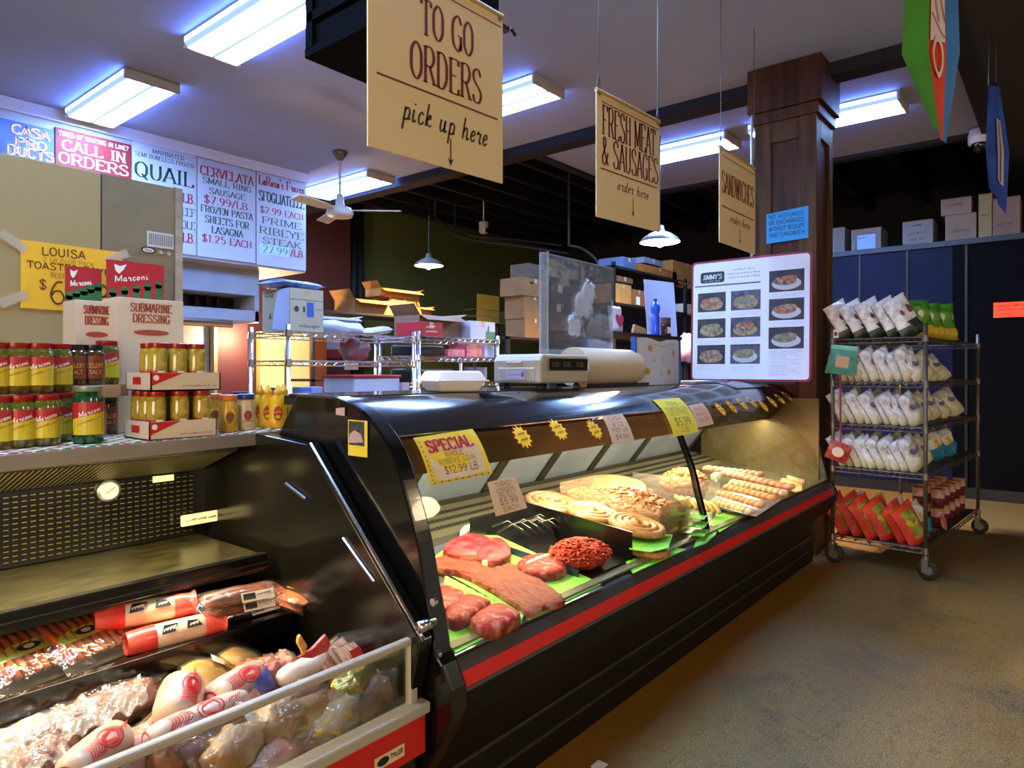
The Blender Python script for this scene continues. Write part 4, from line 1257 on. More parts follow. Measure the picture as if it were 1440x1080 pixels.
b = MB(); write(b, 'SPECIAL', g, w * .48, h * .66, h * .23, 'bold', fit=w * .74, k=1.5)
part('heading_lettering', b, REDINK, t)
b = MB()
write(b, 'WHOLE', g, w * .48, h * .52, h * .10, 'hand', fit=w * .3, jit=.05)
write(b, 'RIBEYE LOIN', g, w * .5, h * .38, h * .10, 'hand', fit=w * .6, jit=.05)
write(b, '$12.99 LB', g, w * .52, h * .17, h * .15, 'hand', fit=w * .55, jit=.05)
part('lettering', b, INK, t)
b = MB()
for k in range(9):
    star(b, g, w * (.05 + .11 * k), h * .03, .006, 5, .4)
    star(b, g, w * .035, h * (.1 + .1 * k), .005, 5, .4)
part('border_dots', b, mat('sign_dark_gold', '#6b4a12', .6), t)

def notecard(name, label, uv, col, lines, inkm=INK):
    t, f, w, h = note(name, label, uv, col)
    b = MB()
    for i, (s, z, sz, wd) in enumerate(lines):
        write(b, s, f, w * .5, h * z, h * sz, 'hand', fit=w * wd, jit=.05, k=1.25)
    part('lettering', b, inkm, t)
    return t, f, w, h
BRI = mat('marker_rust', '#6b2a12', .6)
notecard('price_card', 'tan handwritten price card priced 5.99 hanging below the special sign', [(694, 727), (738, 715), (721, 670), (682, 679)], TANP,
         [('TURKEY', .80, .12, .6), ('CORDON', .62, .12, .6), ('BLEU', .48, .12, .55), ('$5.99', .26, .17, .6), ('EACH', .06, .13, .5)], BRI)
t, f, w, h = notecard('price_card', 'tan note card with a red heading near the middle of the case', [(858, 624), (889, 620), (872, 583), (843, 586)], mat('paper_pinkish', '#dcb692', .7),
         [('8 OZ', .58, .13, .5), ('PER LB', .38, .13, .7), ('$4.99', .12, .15, .6)], INK)
b = MB(); write(b, 'CASH', f, w * .5, h * .80, h * .13, 'hand', fit=w * .6, k=1.5); part('heading_lettering', b, REDINK, t)
notecard('price_card', 'bright yellow paper note taped over the glass joint', [(945, 615), (980, 608), (952, 560), (915, 563)], mat('paper_bright_yellow', '#efdb3c', .7),
         [('PORK', .80, .10, .4), ('TENDERLOIN', .66, .10, .8), ('STUFFED', .54, .09, .7), ('$5.99', .26, .2, .6), ('LB', .08, .12, .3)], mat('marker_olive', '#7d6a12', .6))
notecard('price_card', 'small tan note card just beyond the yellow paper note', [(978, 602), (1001, 597), (985, 567), (965, 571)], MATS['paper_pinkish'],
         [('PROVEL', .72, .12, .7), ('BRATS', .48, .12, .7), ('$3.99', .2, .16, .7)], REDINK)
# star shaped stickers
def star_sticker(uv, r, label, txt, first=[None]):
    p = on_glass(*uv)
    def f(x, y, e=0.):
        z = p.z + y * .86
        return Vector((p.x + x, gy(z) - .007 - e, z))
    t = thing('star_sticker', label, 'star sticker', tuple(p), 0, 'yellow star stickers on the deli case')
    b = MB(); star(b, f, 0, 0, r, 12, .70)
    bk = lambda x, y, e=0.: f(x, y, -.0015)
    star(b, bk, 0, 0, r, 12, .70)
    part('star', b, mat('sticker_yellow', '#ffc61f', .5), t)
    b = MB()
    write(b, txt[0], lambda x, y, e=0.: f(x, y, .001), 0, r * .12, r * .36, 'scrib', fit=r * .9, k=1.5)
    write(b, txt[1], lambda x, y, e=0.: f(x, y, .001), 0, -r * .40, r * .4, 'scrib', fit=r * .9, k=1.5)
    part('lettering', b, mat('marker_brown_dark', '#5c3d10', .6), t)
STARS = [((733, 614), 'yellow star sticker nearest the special sign'), ((784, 604), 'middle one of three yellow star stickers before the red headed note card'), ((835, 604), 'yellow star sticker right before the red headed note card'),
      ((1012, 575), 'yellow star sticker right beside the small tan note card'), ((1028, 572), 'second yellow star sticker beyond the small tan note card'), ((1043, 568), 'third yellow star sticker beyond the small tan note card'),
      ((1056, 565), 'fourth yellow star sticker beyond the small tan note card'), ((1073, 571), 'lowest yellow star sticker of the far row'), ((1085, 565), 'third yellow star sticker from the far case end'),
      ((1096, 561), 'second yellow star sticker from the far case end'), ((1106, 557), 'yellow star sticker closest to the far case end')]
for i, (uv, lb) in enumerate(STARS):
    star_sticker(uv, .048 if i < 3 else .046, lb, (('BEEF', '2.49') if i % 2 else ('PORK', '3.99')))

# ------------------------------------------------------------------ menu board leaning on the column
MX = 5.0
p0, p1 = at(971, 531, X=MX), at(1141, 531, X=MX)
zt = (at(973, 366, X=MX).z + at(1143, 354, X=MX).z) / 2
W, zb = p0.y - p1.y, TOPZ + .012
Hh = zt - zb
t = thing('menu_board', 'red framed white menu board with nine food pictures on the case top', 'menu board', (MX, (p0.y + p1.y) / 2, zb - .01))
fr = frame((MX, p0.y, zb), (0, -1, 0), (.03, 0, 1), 0)
def rrect(mb, fr, x0, x1, y0, y1, r, e0, e1, mi=0):
    pts = []
    for cx, cy, a0 in ((x1 - r, y0 + r, -PI / 2), (x1 - r, y1 - r, 0), (x0 + r, y1 - r, PI / 2), (x0 + r, y0 + r, PI)):
        pts += [(cx + r * math.cos(a0 + k * PI / 8), cy + r * math.sin(a0 + k * PI / 8)) for k in range(5)]
    mb.prism(pts, lambda p, q, a: fr(p, q, a), e0, e1, mi)
b = MB(); rrect(b, fr, 0, W, 0, Hh, .035, -.012, 0)
part('frame', b, mat('frame_crimson', '#8c1f33', .4), t)
b = MB(); rrect(b, fr, .016, W - .016, .016, Hh - .016, .025, .0, .003)
part('sheet', b, mat('menu_sheet', '#dcdde6', .5), t)
part('foot', MB().box(MX - .02, MX + .04, p1.y + .1, p0.y - .1, TOPZ - .004, zb), BLACKM, t)
f2 = lambda x, y, e=0.: fr(x, y, e + .0045)
U = lambda u: (u - 971) / 170 * W
# logo
b = MB(); rrect(b, f2, .075, .265, Hh * .815, Hh * .905, .018, 0, .001)
lg = part('logo_plate', b, mat('logo_dark', '#1d2326', .5), t)
b = MB(); write(b, "JIMMY'S", lambda x, y, e=0.: f2(x, y, .002), .17, Hh * .845, .035, 'bold', fit=.15); write(b, 'ON THE PARK', lambda x, y, e=0.: f2(x, y, .002), .17, Hh * .823, .012, 'scrib', fit=.12)
part('logo_lettering', b, mat('logo_pale', '#cfd8d0', .5), lg)
b = MB(); rect(b, f2, .03, W * .60, Hh * .785, Hh * .797)
for yy in (.90, .868, .838):
    write(b, 'GRILLED TO ORDER' if yy > .89 else 'SERVED WITH CHIPS AND A PICKLE', f2, W * .46, Hh * yy, .014, 'scrib', fit=.16 if yy > .89 else .24)
part('heading_rule', b, mat('menu_text_grey', '#5b5d68', .6), t)
FOODB = [mat('photo_bg_dark', '#22202a', .5, col2='#3a3238', vs=14), mat('photo_bg_slate', '#5b5c6c', .5, col2='#2b2c38', vs=12)]
FOODS = [mat('food_tomato', '#8c3a22', .5, col2='#b07a50', vs=40), mat('food_bread', '#a8906c', .5, col2='#6b5a38', vs=30), mat('food_roast', '#5a352b', .5, col2='#a88a70', vs=45), mat('food_green', '#5c6140', .5, col2='#8b8468', vs=40)]
PLATE = mat('photo_plate', '#b5b2b4', .5)
cells = []
for r_ in range(3):
    for c in range(2):
        cells.append((.055 + c * .262, .055 + c * .262 + .222, Hh * (.575 - r_ * .217), Hh * (.575 - r_ * .217) + Hh * .158, r_ * 2 + c))
for r_ in range(3):
    cells.append((.60, .845, Hh * (.70 - r_ * .222), Hh * (.70 - r_ * .222) + Hh * .168, 6 + r_))
tx = MB()
for x0, x1, y0, y1, k in cells:
    b = MB(); rect(b, f2, x0, x1, y0, y1)
    ph = part('food_picture', b, FOODB[k % 2 if k < 6 else 0], t)
    cx, cy, rx, ry = (x0 + x1) / 2, (y0 + y1) / 2 - .012, (x1 - x0) * .42, (y1 - y0) * .3
    b = MB(); oval(b, f2, cx, cy - .008, rx, ry, 0, .0006); part('plate', b, PLATE if k in (5, 6, 7, 8) else FOODS[1], ph)
    b = MB()
    oval(b, f2, cx - .01, cy + .012, rx * .8, ry * .72, 0, .0012)
    part('sandwich', b, FOODS[(0, 3, 1, 2, 2, 3, 2, 0, 3)[k]], ph)
    b = MB(); oval(b, f2, cx + .02, cy + .03, rx * .55, ry * .4, 0, .0018); part('topping', b, FOODS[(1, 1, 3, 0, 1, 1, 0, 1, 1)[k]], ph)
    for q in range(3):
        write(tx, ('TOASTED BREAD ROAST BEEF', 'PROVEL CHEESE HOUSE DRESSING', 'ONION PEPPERS')[q], f2, x0 + .004, y0 - .022 - q * .013, .008, 'scrib', align='l', fit=(x1 - x0) * (.95, .85, .5)[q])
for q in range(12):
    write(tx, 'ADD CHEESE OR PEPPERS ON ANY SANDWICH', f2, .60, Hh * .235 - q * .0155, .008, 'scrib', align='l', fit=.25 * (.95, .8, .9, .5)[q % 4])
part('small_print', tx, mat('menu_text_light', '#8d8f9a', .6), t)

# orange sign on the black wall
a, c = at(1397, 447, X=8.95), at(1452, 423, X=8.95)
t = thing('orange_sign', 'neon orange paper strip on the black wall', 'paper sign', (8.95, (a.y + c.y) / 2, a.z))
fr = frame(a, (0, -1, 0), (0, 0, 1), 0)
part('sheet', sheet(MB(), fr, a.y - c.y, c.z - a.z, .003), mat('neon_orange', '#ff4a1c', .6, emit=.25), t)  # paper sheet given a faint glow of its own
b = MB()
for k in range(3):
    write(b, ('PLEASE DO NOT ENTER', 'EMPLOYEES ONLY', 'THANK YOU')[k], frame(a, (0, -1, 0), (0, 0, 1), .002), (a.y - c.y) / 2, (c.z - a.z) * (.68 - .27 * k), .03, 'scrib', fit=(a.y - c.y) * .8)
part('lettering', b, mat('marker_red_dark', '#b02a10', .6), t)
# ------------------------------------------------------------------ meat in the glass case
def poly_px(uv, h): return [deck(u, v, h) for u, v in uv]
def slab(mb, uv, h, dome=.15, mi_top=0, mi_side=1, seed=0, sub=4, rough=.002):
    """a cut of meat: outline on the deck at height h, domed top, real thickness"""
    top = poly_px(uv, h)
    pts = [Vector(p) for p in cat_rom([tuple(p) for p in top] + [tuple(top[0])], sub)[:-1]]
    c = sum(pts, Vector()) / len(pts)
    n = len(pts)
    rings = []
    for k, (s, dzz) in enumerate(((1.0, -h), (1.03, -h * .55), (1.0, -h * .12), (.93, 0), (.7, h * dome * .6), (.4, h * dome * .9), (.12, h * dome))):
        r_ = []
        for i, p in enumerate(pts):
            q = c + (p - c) * s
            q.z += dzz + (noise.noise(q * 40 + Vector((seed, 0, 0))) * rough * 1.5 if k > 1 else 0)
            r_.append(q)
        rings.append(r_)
    vs = [q for r_ in rings for q in r_]
    o = len(mb.v)
    mb.v += vs
    for k in range(len(rings) - 1):
        for i in range(n):
            mb.f.append([o + k * n + i, o + k * n + (i + 1) % n, o + (k + 1) * n + (i + 1) % n, o + (k + 1) * n + i])
            mb.m.append(mi_side if k < 2 else mi_top)
    mb.f.append([o + (len(rings) - 1) * n + i for i in range(n)]); mb.m.append(mi_top)
    mb.f.append([o + i for i in range(n - 1, -1, -1)]); mb.m.append(mi_side)
    return mb
BEEF = mat('beef_red', '#ab2a22', .48, col2='#d98470', vs=34, lo=.52, hi=.68, bump=.3, bs=60, spec=.15)
BEEFS = mat('beef_side', '#7a2218', .45, col2='#b5825c', vs=30, lo=.4, hi=.7, bump=.3, bs=50, spec=.15)
FLANK = mat('flank_steak', '#76281a', .5, col2='#b05a44', vs=9, stretch=(14, 2.2, 6), lo=.35, hi=.75, bump=.5, bs=20, spec=.15)
ROAST = mat('raw_roast', '#8c1c2a', .45, col2='#bb5450', vs=18, lo=.4, hi=.75, bump=.25, bs=40, spec=.15)
FAT = mat('meat_fat', '#dfbd84', .45, col2='#e8d6ae', vs=30)
GREENP = mat('green_paper', '#86d648', .7, var=.06, vs=8)
GREENPD = mat('green_paper_pale', '#a6dd6a', .7)
TRAY = mat('tray_steel', '#8d96a8', .3, .8)
BINB = mat('bin_black', '#131110', .22, spec=.6)
def px_sheet(name, label, cat, uv, m, h0=.004, th=.003, group=None, ruffle=0.):
    pts = [deck(u, v, h0 + th) for u, v in uv]
    mb = MB()
    n = len(pts)
    mb.add(pts + [p - Vector((0, 0, th)) for p in pts], [tuple(range(n)), tuple(range(2 * n - 1, n - 1, -1))] + [(i, (i + 1) % n, n + (i + 1) % n, n + i) for i in range(n)])
    return solo(name, mb, m, label, cat, group)
# trays and papers
px_sheet('meat_tray', 'shallow tray under the three thick steaks at the near end', 'tray', [(604, 830), (634, 812), (742, 872), (640, 922)], TRAY, .002, .004)
px_sheet('green_paper', 'bright green butcher paper under the three thick steaks', 'paper', [(600, 842), (632, 818), (733, 871), (640, 918)], GREENP, .007, .002)
b = MB()
A, B_ = deck(626, 812, .022), deck(737, 868, .022)
for k in range(26):
    f = k / 26
    p = A.lerp(B_, f); q = A.lerp(B_, f + 1 / 26)
    w = .006 * math.sin(k * 2.1); w2 = .006 * math.sin((k + 1) * 2.1)
    b.add([p + Vector((w - .008, 0, -.02)), q + Vector((w2 - .008, 0, -.02)), q + Vector((w2, 0, .006)), p + Vector((w, 0, .006)), p + Vector((w + .012, 0, -.01)), q + Vector((w2 + .012, 0, -.01))], [(0, 1, 2, 3), (3, 2, 5, 4)])
solo('ruffled_paper', b, GREENPD, 'ruffled pale green paper strip dividing steaks from the flank steak', 'paper', smooth=True)
px_sheet('meat_tray', 'shallow tray under the flank steak and beef roasts', 'tray', [(602, 772), (672, 747), (848, 826), (744, 872)], TRAY, .001, .004)
px_sheet('green_paper', 'wide green butcher paper under the flank steak and the lone ribeye', 'paper', [(600, 790), (655, 752), (700, 753), (846, 821), (770, 858), (744, 871)], GREENP, .006, .002)
# meats
def meat(name, label, uv, h, mats, seed, dome=.2, rough=.002, extra=None):
    t = solo(name, slab(MB(), uv, h, dome, 0, 1, seed, rough=rough), mats, label, 'meat', smooth=True)
    return t
meat('beef_steak', 'thick marbled beef steak against the case end, first of the near three', [(606, 838), (622, 822), (646, 828), (652, 834), (640, 852), (622, 856)], .042, [BEEF, BEEFS], 1)
meat('beef_steak', 'thick marbled beef steak in the middle of the near three', [(626, 860), (642, 842), (660, 834), (688, 842), (684, 850), (662, 864), (640, 872)], .042, [BEEF, BEEFS], 2)
meat('beef_steak', 'thick round ended beef steak by the ruffled paper at the glass', [(662, 868), (680, 854), (702, 846), (726, 856), (730, 864), (708, 876), (688, 882), (668, 878)], .042, [BEEF, BEEFS], 3)
fl = meat('flank_steak', 'long flat flank steak running from the glass to the case end', [(606, 786), (640, 776), (690, 782), (740, 800), (778, 826), (792, 842), (764, 850), (742, 860), (728, 850), (690, 826), (650, 806), (608, 796)], .028, [FLANK, BEEFS], 4, .3, .004)
meat('beef_roast', 'raw red beef roast lying behind the flank steak', [(624, 770), (634, 758), (660, 749), (690, 755), (694, 768), (676, 780), (646, 780)], .052, [ROAST, BEEFS], 5, .3, .004)
t = meat('beef_roast', 'rounded red beef roast with a yellow fat patch beside the green paper', [(668, 776), (680, 760), (700, 755), (716, 764), (717, 778), (700, 788), (684, 788)], .055, [ROAST, BEEFS], 6, .3, .004)
part('fat_patch', slab(MB(), [(672, 779), (686, 772), (698, 778), (694, 788), (682, 790)], .05, .2, seed=3), [FAT, FAT], t, True)
t = meat('beef_steak', 'lone thick ribeye steak on the green paper before the ground beef', [(727, 792), (740, 780), (766, 777), (792, 783), (796, 795), (786, 803), (760, 806), (740, 802)], .042, [BEEF, BEEFS], 7)
part('fat_seam', slab(MB(), [(738, 790), (770, 778), (776, 780), (744, 794)], .046, .1, seed=2), [FAT, FAT], t, True)
q = deck(655, 742, .02)
solo('white_scoop', slab(MB(), [(647, 748), (652, 740), (668, 734), (670, 739), (660, 746)], .03, .2), [OFFWHITE, OFFWHITE], 'small white plastic scoop behind the beef roasts', 'scoop')
# black bin with ground beef
bx0, bx1 = 2.17, 2.52
t = thing('black_bin', 'black walled bin holding the ground beef', 'bin', ((bx0 + bx1) / 2, 1.7, .63))
zz = lambda x, y, h: Vector((x, y, dz(y) + h))
def wall(mb, xa, ya, xb, yb, h, th):
    d = Vector((xb - xa, yb - ya, 0)).normalized(); nn = Vector((-d.y, d.x, 0)) * th
    mb.add([zz(xa, ya, .004), zz(xb, yb, .004), zz(xb, yb, h), zz(xa, ya, h)] + [p + nn for p in (zz(xa, ya, .004), zz(xb, yb, .004), zz(xb, yb, h), zz(xa, ya, h))],
           [(0, 1, 2, 3), (7, 6, 5, 4), (0, 4, 5, 1), (1, 5, 6, 2), (2, 6, 7, 3), (3, 7, 4, 0)])
b = MB(); wall(b, bx1, 1.405, bx1, 2.0, .125, .006); part('tall_divider', b, BINB, t)
b = MB(); wall(b, bx0, 1.44, bx0, 2.0, .035, .006); part('low_side', b, mat('bin_edge_blue', '#3a4766', .25, .4), t)
b = MB(); wall(b, bx0, 2.0, bx1, 2.0, .1, .006); b.add([zz(bx0, 1.42, .004), zz(bx1, 1.42, .004), zz(bx1, 2.0, .004), zz(bx0, 2.0, .004)], [(0, 1, 2, 3)])
part('pan', b, BINB, t)
b = MB()
for k in range(14):
    x0_ = bx0 + .05 + rnd.random() * .25; y0_ = 1.84 + rnd.random() * .12
    b.tube([zz(x0_, y0_, .05 + .02 * rnd.random()), zz(x0_ + .05, y0_ - .05, .09), zz(x0_ + .08, y0_ - .12, .05)], .006, 5)
solo('black_wrap', b, mat('black_film', '#1a1716', .18, spec=.8), 'crumpled black film behind the ground beef', 'film', smooth=True)
GB = mat('ground_beef', '#b5301f', .45, col2='#d9705a', vs=60, lo=.4, hi=.7, spec=.15)
c = deck(816, 780, .045)
gb = MB().ball(c, .125, .105, .052, 22, 12, 0, .25, 14)
M_ = [c + Vector((x, y, z)) for x, y, z in ((0, 0, 0),)]
for k in range(330):
    th, ph = rnd.random() * 2 * PI, math.asin(rnd.uniform(.0, 1))
    d = Vector((math.cos(ph) * math.cos(th), math.cos(ph) * math.sin(th), math.sin(ph)))
    p = c + Vector((d.x * .128, d.y * .108, d.z * .056))
    a = rnd.random() * 6.28
    e = Vector((math.cos(a), math.sin(a), rnd.uniform(-.3, .3))) * .016
    gb.tube([p - e, p + d * .006, p + e + d * .002], .0042, 5)
for k in range(40):
    p = deck(775 + rnd.random() * 22, 768 + rnd.random() * 10, .012)
    e = Vector((rnd.uniform(-1, 1), rnd.uniform(-1, 1), .2)) * .012
    gb.tube([p - e, p + e], .0045, 5)
solo('ground_beef', gb, GB, 'red heap of ground beef in the black bin', 'meat', smooth=True)
# sausage coils
SAUS = mat('pork_sausage', '#ab6c34', .4, col2='#cf9a60', vs=45, lo=.35, hi=.7, bump=.15, bs=70, spec=.6)
SAUS2 = mat('pink_sausage', '#a8603f', .4, col2='#cc8f6c', vs=45, lo=.35, hi=.7, bump=.15, bs=70, spec=.6)
def coil(name, label, u, v, h, R, m, r=.0135, turns=3.6, tilt=0.):
    c = deck(u, v, h)
    pts = []
    n = int(turns * 18)
    for k in range(n + 1):
        a = k / 18 * 2 * PI
        rr = R - (R - r) * k / n
        pts.append(c + Vector((rr * math.cos(a), rr * math.sin(a), .2 * rr * math.sin(a) + (.012 * (k / n)))))
    return solo(name, MB().tube(pts, r, 8), m, label, 'sausage', smooth=True)
coil('sausage_coil', 'coiled pork sausage on green paper closest to the glass', 898, 740, .095, .130, SAUS, .017)
coil('sausage_coil', 'coiled pork sausage just behind the front coil', 836, 722, .10, .128, SAUS, .017)
coil('sausage_coil', 'pinkish coiled sausage at the back behind the black divider', 780, 708, .09, .145, SAUS2, .017)
coil('sausage_coil', 'coiled sausage under the green papers of the front coil', 905, 768, .03, .125, SAUS, .016)
px_sheet('green_paper', 'folded green paper sandwiched between the two front sausage coils', 'paper', [(880, 762), (910, 748), (946, 752), (940, 770), (915, 776), (886, 772)], GREENP, .055, .003)
px_sheet('green_paper', 'green paper along the glass under the lower front coil', 'paper', [(880, 790), (930, 768), (965, 772), (890, 806)], GREENP, .004, .003)
# clear box of ground sausage
GS = mat('ground_sausage', '#a85a32', .45, col2='#d99a68', vs=55, lo=.38, hi=.68)
gx0, gx1, gy0, gy1 = 2.84, 3.165, 1.44, 2.0
t = thing('clear_tub', 'clear tub between sausage coils and glass joint, heaped with ground sausage', 'tub', ((gx0 + gx1) / 2, 1.7, .63))
b = MB()
for xa, ya, xb, yb in ((gx0, gy0, gx1, gy0), (gx1, gy0, gx1, gy1), (gx1, gy1, gx0, gy1), (gx0, gy1, gx0, gy0)):
    wall(b, xa, ya, xb, yb, .17, .004)
part('tub_wall', b, clear('tub_clear', gloss=.06, rough=.05, haze=.08, hazecol='#d8cdb8'), t)
b = MB()
def heap(a, b_):
    x, y = gx0 + .008 + (gx1 - gx0 - .016) * a, gy0 + .008 + (gy1 - gy0 - .016) * b_
    h = .12 + .055 * math.sin(PI * a) * math.sin(PI * min(1, b_ * 1.1)) + .008 * noise.noise(Vector((x, y, 0)) * 38)
    return zz(x, y, h)
hp = MB().grid(heap, 22, 30)
n_ = 23 * 31
hp.add([zz(gx0 + .008, gy0 + .008, .006), zz(gx1 - .008, gy0 + .008, .006), zz(gx1 - .008, gy1 - .008, .006), zz(gx0 + .008, gy1 - .008, .006), heap(0, 0), heap(1, 0), heap(1, 1), heap(0, 1)],
       [(0, 1, 5, 4), (1, 2, 6, 5), (2, 3, 7, 6), (3, 0, 4, 7)])
for k in range(420):
    p = heap(rnd.random(), rnd.random()) + Vector((0, 0, .002))
    a = rnd.random() * 6.28
    e = Vector((math.cos(a), math.sin(a), rnd.uniform(-.2, .2))) * .013
    hp.tube([p - e, p + Vector((0, 0, .005)), p + e], .0045, 5)
solo('ground_sausage', hp, GS, 'brown heap of ground sausage filling the clear tub', 'meat', smooth=True)
q = [deck(u, v, .11) for u, v in ((810, 675), (822, 668), (855, 664), (880, 672), (872, 684), (830, 688))]
meat('sausage_slab', 'orange brown sausage patty log behind the coils at the back', [(812, 678), (830, 669), (868, 668), (905, 676), (900, 688), (850, 690), (820, 686)], .10, [mat('patty_orange', '#c9743a', .4, col2='#e6a878', vs=40), mat('patty_side', '#c9a070', .45)], 9, .25)
px_sheet('green_paper', 'scrap of green paper behind the coils beneath the patty log', 'paper', [(840, 700), (862, 690), (878, 694), (866, 704)], GREENP, .05, .003)
# green trays stacked by the joint
px_sheet('green_paper', 'green paper under the breaded strips beside the glass joint', 'paper', [(975, 770), (985, 745), (1010, 742), (1006, 752), (992, 764)], GREENP, .004, .003)
for k in range(3):
    px_sheet('green_paper', ('lowest', 'middle', 'topmost')[k] + ' of three green papers stacked by the glass joint', 'paper', [(968, 752 - k * 12), (978, 744 - k * 12), (998, 744 - k * 12), (990, 754 - k * 12)], GREENP, .03 + .028 * k, .003)
px_sheet('green_paper', 'large green paper in the far tray past the glass joint', 'paper', [(1000, 738), (1010, 714), (1046, 727), (1012, 748)], GREENP, .006, .003)
# breaded heap under film
BR = mat('spiced_meat', '#c65a22', .45, col2='#e79a50', vs=40, lo=.35, hi=.65)
c = deck(962, 682, .07)
b = MB().ball(c, .15, .13, .085, 20, 12, 0, .4, 16, seed=4)
for k in range(150):
    th, ph = rnd.random() * 2 * PI, math.asin(rnd.uniform(0, 1))
    d = Vector((math.cos(ph) * math.cos(th), math.cos(ph) * math.sin(th), math.sin(ph)))
    p = c + Vector((d.x * .15, d.y * .13, d.z * .09))
    b.ball(p, .022, .02, .016, 6, 4, 0, .4, 9, seed=k)
solo('spiced_meat', b, BR, 'orange heap of spiced meat pieces behind the glass joint', 'meat', smooth=True)
c = deck(958, 700, .05)
b = MB()
for k in range(7):
    p = deck(950 + k * 8, 698 + k * 1.5, .07); q = deck(964 + k * 8, 712 + k * 1.5, .05)
    b.tube([p, (p + q) / 2 + Vector((0, 0, .01)), q], .012, 6)
solo('breaded_strips', b, mat('breaded_gold', '#d9a04c', .6, col2='#efcf86', vs=60), 'golden breaded strips in front of the spiced meat', 'meat', smooth=True)
# sausage link ropes in the far section
def rope(label, a, b_, h, m, n, r):
    mb = MB()
    A, B2 = deck(*a, h), deck(*b_, h)
    d = (B2 - A)
    L = d.length / n
    ang = math.atan2(d.y, d.x)
    for k in range(n):
        c = A + d * ((k + .5) / n)
        M = Matrix.Rotation(ang + .5, 4, 'Z') @ Matrix.Rotation(-.15, 4, 'Y')
        mb.ball(c, L * .95, r, r, 10, 7, 0, .05, 6, M=M, seed=k)
    return solo('sausage_rope', mb, m, label, 'sausage', smooth=True)
LNK = [mat('link_pale', '#d1a06c', .36, col2='#e9c79c', vs=40, spec=.6), mat('link_orange', '#cf7a38', .36, col2='#e6a46a', vs=40, spec=.6), mat('link_pink', '#c8704f', .38, col2='#e29f80', vs=40, spec=.6)]
rope('pale sausage links in the front row past the glass joint', (1004, 704), (1058, 720), .055, LNK[0], 8, .019)
rope('orange sausage links in the second row past the glass joint', (1010, 693), (1072, 711), .06, LNK[1], 9, .019)
rope('orange sausage links in the third row past the glass joint', (1020, 684), (1090, 701), .065, LNK[1], 9, .019)
rope('pale twisted sausage links in the fourth row past the glass joint', (1028, 678), (1106, 694), .065, LNK[0], 10, .021)
rope('pink red sausage links in the row behind the pale twisted links', (1016, 664), (1114, 686), .075, LNK[2], 11, .021)
rope('pink sausage links in the rearmost row past the glass joint', (990, 658), (1072, 668), .08, LNK[2], 9, .021)
px_sheet('meat_tray', 'metal tray carrying the front rows of sausage links', 'tray', [(1000, 712), (1010, 690), (1100, 702), (1064, 726)], TRAY, .03, .004)
px_sheet('yellow_paper', 'pale yellow paper in the far corner beside the pink links', 'paper', [(1092, 682), (1100, 672), (1128, 677), (1128, 690), (1118, 692)], mat('paper_pale_yellow', '#e6d07c', .7), .05, .003)
solo('sausage_roll', MB().tube([deck(1108, 672, .085), deck(1132, 678, .085)], .018, 10), LNK[0], 'single pale sausage lying on the pale yellow paper', 'sausage', smooth=True)
b = MB().ball(deck(1008, 671, .09), .05, .04, .03, 12, 8, 0, .5, 14, seed=9)
solo('plastic_bag', b, clear('film_bag', gloss=.12, rough=.15, bump=.8, haze=.35, hazecol='#c9d4c4'), 'small clear plastic bag crumpled behind the links', 'bag', smooth=True)
# parts of the case that stand between the trays
solo('clear_divider', MB().box(3.68, 3.684, 1.5, 2.05, dz(1.9) - .03, dz(1.9) + .13), clear('divider_clear', gloss=.05, haze=.12, hazecol='#c8d0d8'), 'low clear plastic divider beside the sausage links', 'divider')
# ------------------------------------------------------------------ packed meat in the open cooler
FILM = clear('shrink_film', gloss=.02, rough=.10, bump=.7, bs=22, haze=.02, hazecol='#fff2da')
def pillow(mb, M, w, d, h, seed=0, nu=12, nv=10, seal=.12, mi=0, mfn=None, wob=.15):
    """sealed bag lying flat: local x by y, bulging in z, flat crimped seals at both x ends"""
    for sgn in (1, -1):
        def fn(a, b):
            x, y = (a - .5) * w, (b - .5) * d
            ex = min(1, min(a, 1 - a) / seal)
            k = (math.sin(PI / 2 * ex)) * max(0, 1 - abs(2 * b - 1) ** 3.2)
            z = sgn * h / 2 * k * (1 + wob * noise.noise(Vector((x * 22 + seed, y * 22, seed * 1.3 + sgn))))
            if ex < 1: y *= 1 + .08 * (1 - ex)
            return M @ Vector((x, y, z + .001 * sgn))
        mb.grid(fn, nu, nv, mi, mfn)
    return mb
def RM(loc, rz=0., rx=0., ry=0.):
    return Matrix.Translation(Vector(loc)) @ Matrix.Rotation(rz, 4, 'Z') @ Matrix.Rotation(ry, 4, 'Y') @ Matrix.Rotation(rx, 4, 'X')
def shelf2(u, v, h=0.): return at(u, v, Z=.622 + h)
FRANK = mat('frank_orange', '#bb4410', .45, col2='#d4701f', vs=30, spec=.5)
FRANKD = mat('smoked_sausage', '#4f1c0e', .4, col2='#85401c', vs=24, spec=.6)
FILM2 = clear('wrap_film', gloss=.05, rough=.05, bump=1.0, bs=34, haze=.03, hazecol='#fff2da')
LABY = mat('label_yellow_green', '#d8cf3c', .5)
LABR = mat('pack_red', '#c9271c', .4)
LABK = mat('pack_black', '#1a1614', .4)
LABW = mat('pack_cream', '#ecdcc0', .45)
PINKM = mat('pack_pink_meat', '#b55c40', .4, col2='#d9967a', vs=18)
